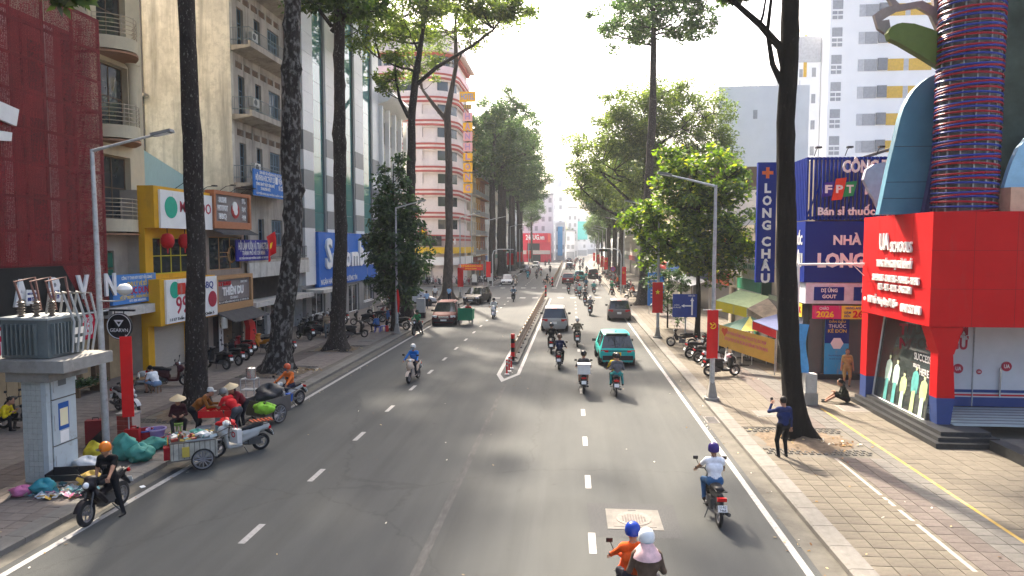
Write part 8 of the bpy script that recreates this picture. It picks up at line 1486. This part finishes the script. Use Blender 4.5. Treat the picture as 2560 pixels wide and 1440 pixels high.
t = thing('bucket', 'blue bucket hanging at the side of the waste cart', 'bucket', (-10.0, 23.5, .6)); MB().lathe([(0, 0), (.1, 0), (.13, .26), (.14, .26), (.14, .28), (.0, .28)], 14).build('pail', plast('2c5cb0'), t, 40); MB().tube([(-.13, 0, .27), (0, 0, .42), (.13, 0, .27)], .008, 5).build('handle', STEEL, t)
t = thing('steel_rack', 'thin steel rack with a steel canister on top', 'rack', (-11.5, 23.6, .12))
for x in (-.25, .25):
    for y in (-.2, .2): MB().cyl((x, y, 0), (x, y, 1.25), .016, n=6).build('leg', STEEL, t)
for z in (.5, .85, 1.24): MB().box(-.26, .26, -.21, .21, z, z+.02).build('shelf', STEEL, t)
o = tag(MB().lathe([(0, 0), (.17, 0), (.17, .36), (.15, .38), (0, .4)], 16, (-11.45, 23.6, 1.39)).build('canister', CHROME, None, 40), 'shiny steel canister standing on the steel rack', 'canister')
# heap at the kiosk
blob('bag', 'white refuse bag leaning on the kiosk foot', 'bag', (-12.75, 16.9, .12), (.34, .28, .26), BAGW, 20); blob('bag', 'teal refuse bag on the heap at the kiosk foot', 'bag', (-12.75, 15.35, .12), (.26, .22, .2), mat('teal_bag', (.03, .22, .26), .5, bump=.7, bscale=8), 21); blob('bag', 'pink refuse bag at the left end of the heap', 'bag', (-13.2, 15.2, .12), (.24, .2, .14), mat('pink_bag', (.5, .15, .3), .5, bump=.7, bscale=8), 22); blob('bag', 'yellow and white sack on the heap behind the motorbike', 'bag', (-11.95, 15.9, .12), (.3, .22, .22), mat('ochre_bag', (.55, .36, .08), .6, var=.5, scale=5, bump=.5), 23)
t = thing('long_case', 'long open black case lying on the heap by the kiosk', 'case', (-12.4, 16.0, .3), R(14)); MB().box(-.6, .5, -.18, .18, 0, .03).build('base', BLACK, t); MB().box(-.6, .5, .17, .2, .03, .26).box(-.6, .5, -.2, -.17, .03, .16).build('side', BLACK, t); MB().box(-.63, -.601, -.2, .2, .0, .2).build('end', BLACK, t)
b = MB(); g = random.Random(9)
for k in range(150): b.cbox((g.gauss(-12.35, .5), g.gauss(15.4, .24), .14+g.random()*.09), (g.uniform(.08, .26), g.uniform(.06, .16), .006), (g.uniform(-.7, .7), g.uniform(-.7, .7), g.uniform(0, 3)), mi=k % 7)
tag(struct(b.build('litter', [WHITE, plast('c9cfd0'), plast('a8a49a'), plast('6a9aa0'), plast('c8a040'), plast('2c6a70'), plast('b86a8a')]), 'stuff'), 'scattered papers and rags of the heap by the kiosk', 'litter')
# low table, stools, sacks and greens by the shopfronts
t = thing('low_table', 'low wooden table with cups before the roller door', 'table', (-17.75, 26.75, .12), R(10)); WD = mat('old_wood', (.2, .13, .07), .8, var=.25)
MB().box(-.4, .4, -.3, .3, .5, .54).build('top', WD, t)
for sx in (-1, 1): MB().tube([(sx*.3, -.25, 0), (sx*.3, .25, .5)], .025, 5).build('leg', WD, t); MB().tube([(sx*.3, .25, 0), (sx*.3, -.25, .5)], .025, 5).build('leg', WD, t)
for x, y, lab in ((-16.9, 26.5, 'wooden stool under the man in white T-shirt'), (-18.4, 26.8, 'wooden stool left of the low table')):
    t = thing('stool', lab, 'stool', (x, y, .12)); MB().box(-.18, .18, -.15, .15, .26, .3).build('seat', WD, t)
    for a in (-.14, .14):
        for q in (-.11, .11): MB().cyl((a, q, 0), (a, q, .26), .02, n=5).build('leg', WD, t)
o = thing('bottle', 'pale bottle standing on the low table', 'bottle', (-17.8, 26.75, .66)); MB().lathe([(0, 0), (.045, 0), (.045, .16), (.02, .2), (.02, .25), (0, .25)], 10).build('body', plast('d8d4c4'), o, 50); MB().cyl((0, 0, .25), (0, 0, .28), .022, n=8).build('cap', LETR, o)
for i, (x, y, z) in enumerate(((-18.6, 28.2, .12), (-18.2, 28.4, .12), (-18.45, 28.3, .38), (-17.9, 28.3, .12))): blob('cement_sack', ['lowest grey white sack of the pile behind the table', 'middle grey white sack of the pile behind the table', 'topmost grey white sack of the pile', 'rightmost grey white sack of the pile'][i], 'sack', (x, y, z), (.36, .26, .16), mat('grey_sack', (.42, .42, .4), .8, bump=.4, bscale=10), 30+i, rough=.15)
t = thing('produce_bench', 'wooden bench heaped with leafy greens before the shutters', 'bench', (-19.6, 26.0, .12)); MB().box(-.4, .4, -.9, .9, .36, .4).build('plank', WD, t)
for y in (-.7, .7): MB().box(-.3, .3, y-.04, y+.04, 0, .36).build('leg', WD, t)
g = np.random.default_rng(4); link('greens', leaf_mesh([(g.uniform(-.3, .3), g.uniform(-.8, .8), .5) for _ in range(16)], [.22]*16, 30, .16, LF4, 7), t)
o = thing('hanging_clothes', 'green and white clothes hanging by the shutters', 'clothes', (-20.2, 25.6, .12), R(80)); 
for k, c in enumerate(('3f6a58', 'c8ccc4', '4a6a60', 'd0d4cc')): b = MB(); b.add([(-.5+k*.28, .02*math.sin(k), .9), (-.26+k*.28, .05, .9), (-.22+k*.28, .1*math.sin(k*2), .1+.1*(k % 2)), (-.52+k*.28, -.05, .12)], [(0, 1, 2, 3)]); b.build('garment', cloth(c), o)
MB().cyl((-.6, 0, .95), (.65, 0, .95), .015, n=5).build('rail', STEEL, o)
for x, y, lab in ((-13.3, 46.3, 'blue plastic stool under the man in blue shirt'), (-13.0, 46.8, 'blue plastic stool behind the seated man')):
    t = thing('stool', lab, 'stool', (x, y, .12)); MB().box(-.17, .17, -.17, .17, .36, .4).build('seat', plast('2a4ab0'), t)
    for a in (-.15, .15):
        for q in (-.15, .15): MB().cyl((a*1.15, q*1.15, 0), (a, q, .36), .025, n=6).build('leg', plast('2a4ab0'), t)
o = tag(MB().lathe([(0, 0), (.12, 0), (.12, .38), (.1, .42), (0, .42)], 12, (-12.75, 46.7, .12)).build('red_canister', plast('b01c20'), None, 40), 'red canister between the two men in blue shirts', 'canister')
# pedal cart with green tarpaulin
t = thing('pedal_cart', 'pedal cart with a green tarpaulin front beside the dark red SUV', 'cart', (-8.0, 52.2, 0), TO)
for x in (-.5, .5): cartwheel(t, x, .3, .36)
cartwheel(t, 0, -1.5, .34); MB().box(-.5, .5, -.4, .75, .4, .45).build('floor', CF, t); GT = mat('green_sheet', (.015, .22, .11), .6, bump=.5, bscale=5)
MB().box(-.55, .55, .76, .79, .42, 1.35).build('front_sheet', GT, t); MB().box(-.56, -.54, -.4, .76, .45, 1.25).box(.54, .56, -.4, .76, .45, 1.25).build('side_sheet', GT, t); MB().tube([(0, -.4, .5), (0, -1.0, .5), (0, -1.5, .34)], .03, 6).tube([(0, -1.05, .5), (0, -1.15, .82)], .02, 6).build('frame', CF, t); MB().cbox((0, -1.15, .85), (.2, .28, .07)).build('saddle', BLACK, t)
# fallen leaves on road and pavements
b = MB(); g = random.Random(3)
for k in range(420):
    y = 11+g.random()**1.6*60; x = g.choice((g.uniform(-10.9, -10.2), g.uniform(4.3, 5.1), g.uniform(5.7, 9), g.uniform(-13.5, -11.7), g.uniform(-10, 4.5))); z = .008 if -11.2 < x < 5.15 else .135; s = g.uniform(.03, .075)
    b.cbox((x, y, z+.012), (s, s*.5, .004), (g.uniform(-.4, .4), g.uniform(-.4, .4), g.uniform(0, 3)), mi=k % 4)
for cx, cy_, r in ((7.2, 21.7, 1.0), (-13.6, 23.6, .9), (-13.3, 31.2, 1.), (-13.2, 38.2, .9), (-12.5, 32.0, .4), (8.2, 21.3, .5)):
    for k in range(46): b.cbox((g.gauss(cx, r*.6), g.gauss(cy_, r*.45), .2+g.random()*.05-(.08 if r < .6 else 0)), (g.uniform(.05, .13), g.uniform(.04, .07), .006), (g.uniform(-.5, .5), g.uniform(-.5, .5), g.uniform(0, 3)), mi=k % 4)
tag(struct(b.build('leaf_litter', [plast('8a6a34'), plast('b8a070'), plast('6a4a2a'), plast('c8c4b4')]), 'stuff'), 'fallen leaves and scraps along kerbs and tree beds', 'litter')
HAZE = .00035
# ---------------------------------------------------------------- haze over the whole street
hz = MB().box(-420, 420, -40, 640, -1.2, 54).build('haze', None if False else mat('haze_air', (1, 1, 1)))
hm = MATS['haze_air']; nt = hm.node_tree; nt.nodes.clear(); out = nt.nodes.new('ShaderNodeOutputMaterial'); pv = nt.nodes.new('ShaderNodeVolumePrincipled')
pv.inputs['Color'].default_value = (.93, .96, 1, 1); pv.inputs['Density'].default_value = HAZE; pv.inputs['Anisotropy'].default_value = 0.
nt.links.new(pv.outputs[0], out.inputs['Volume']); struct(hz, 'stuff')
fit_text()
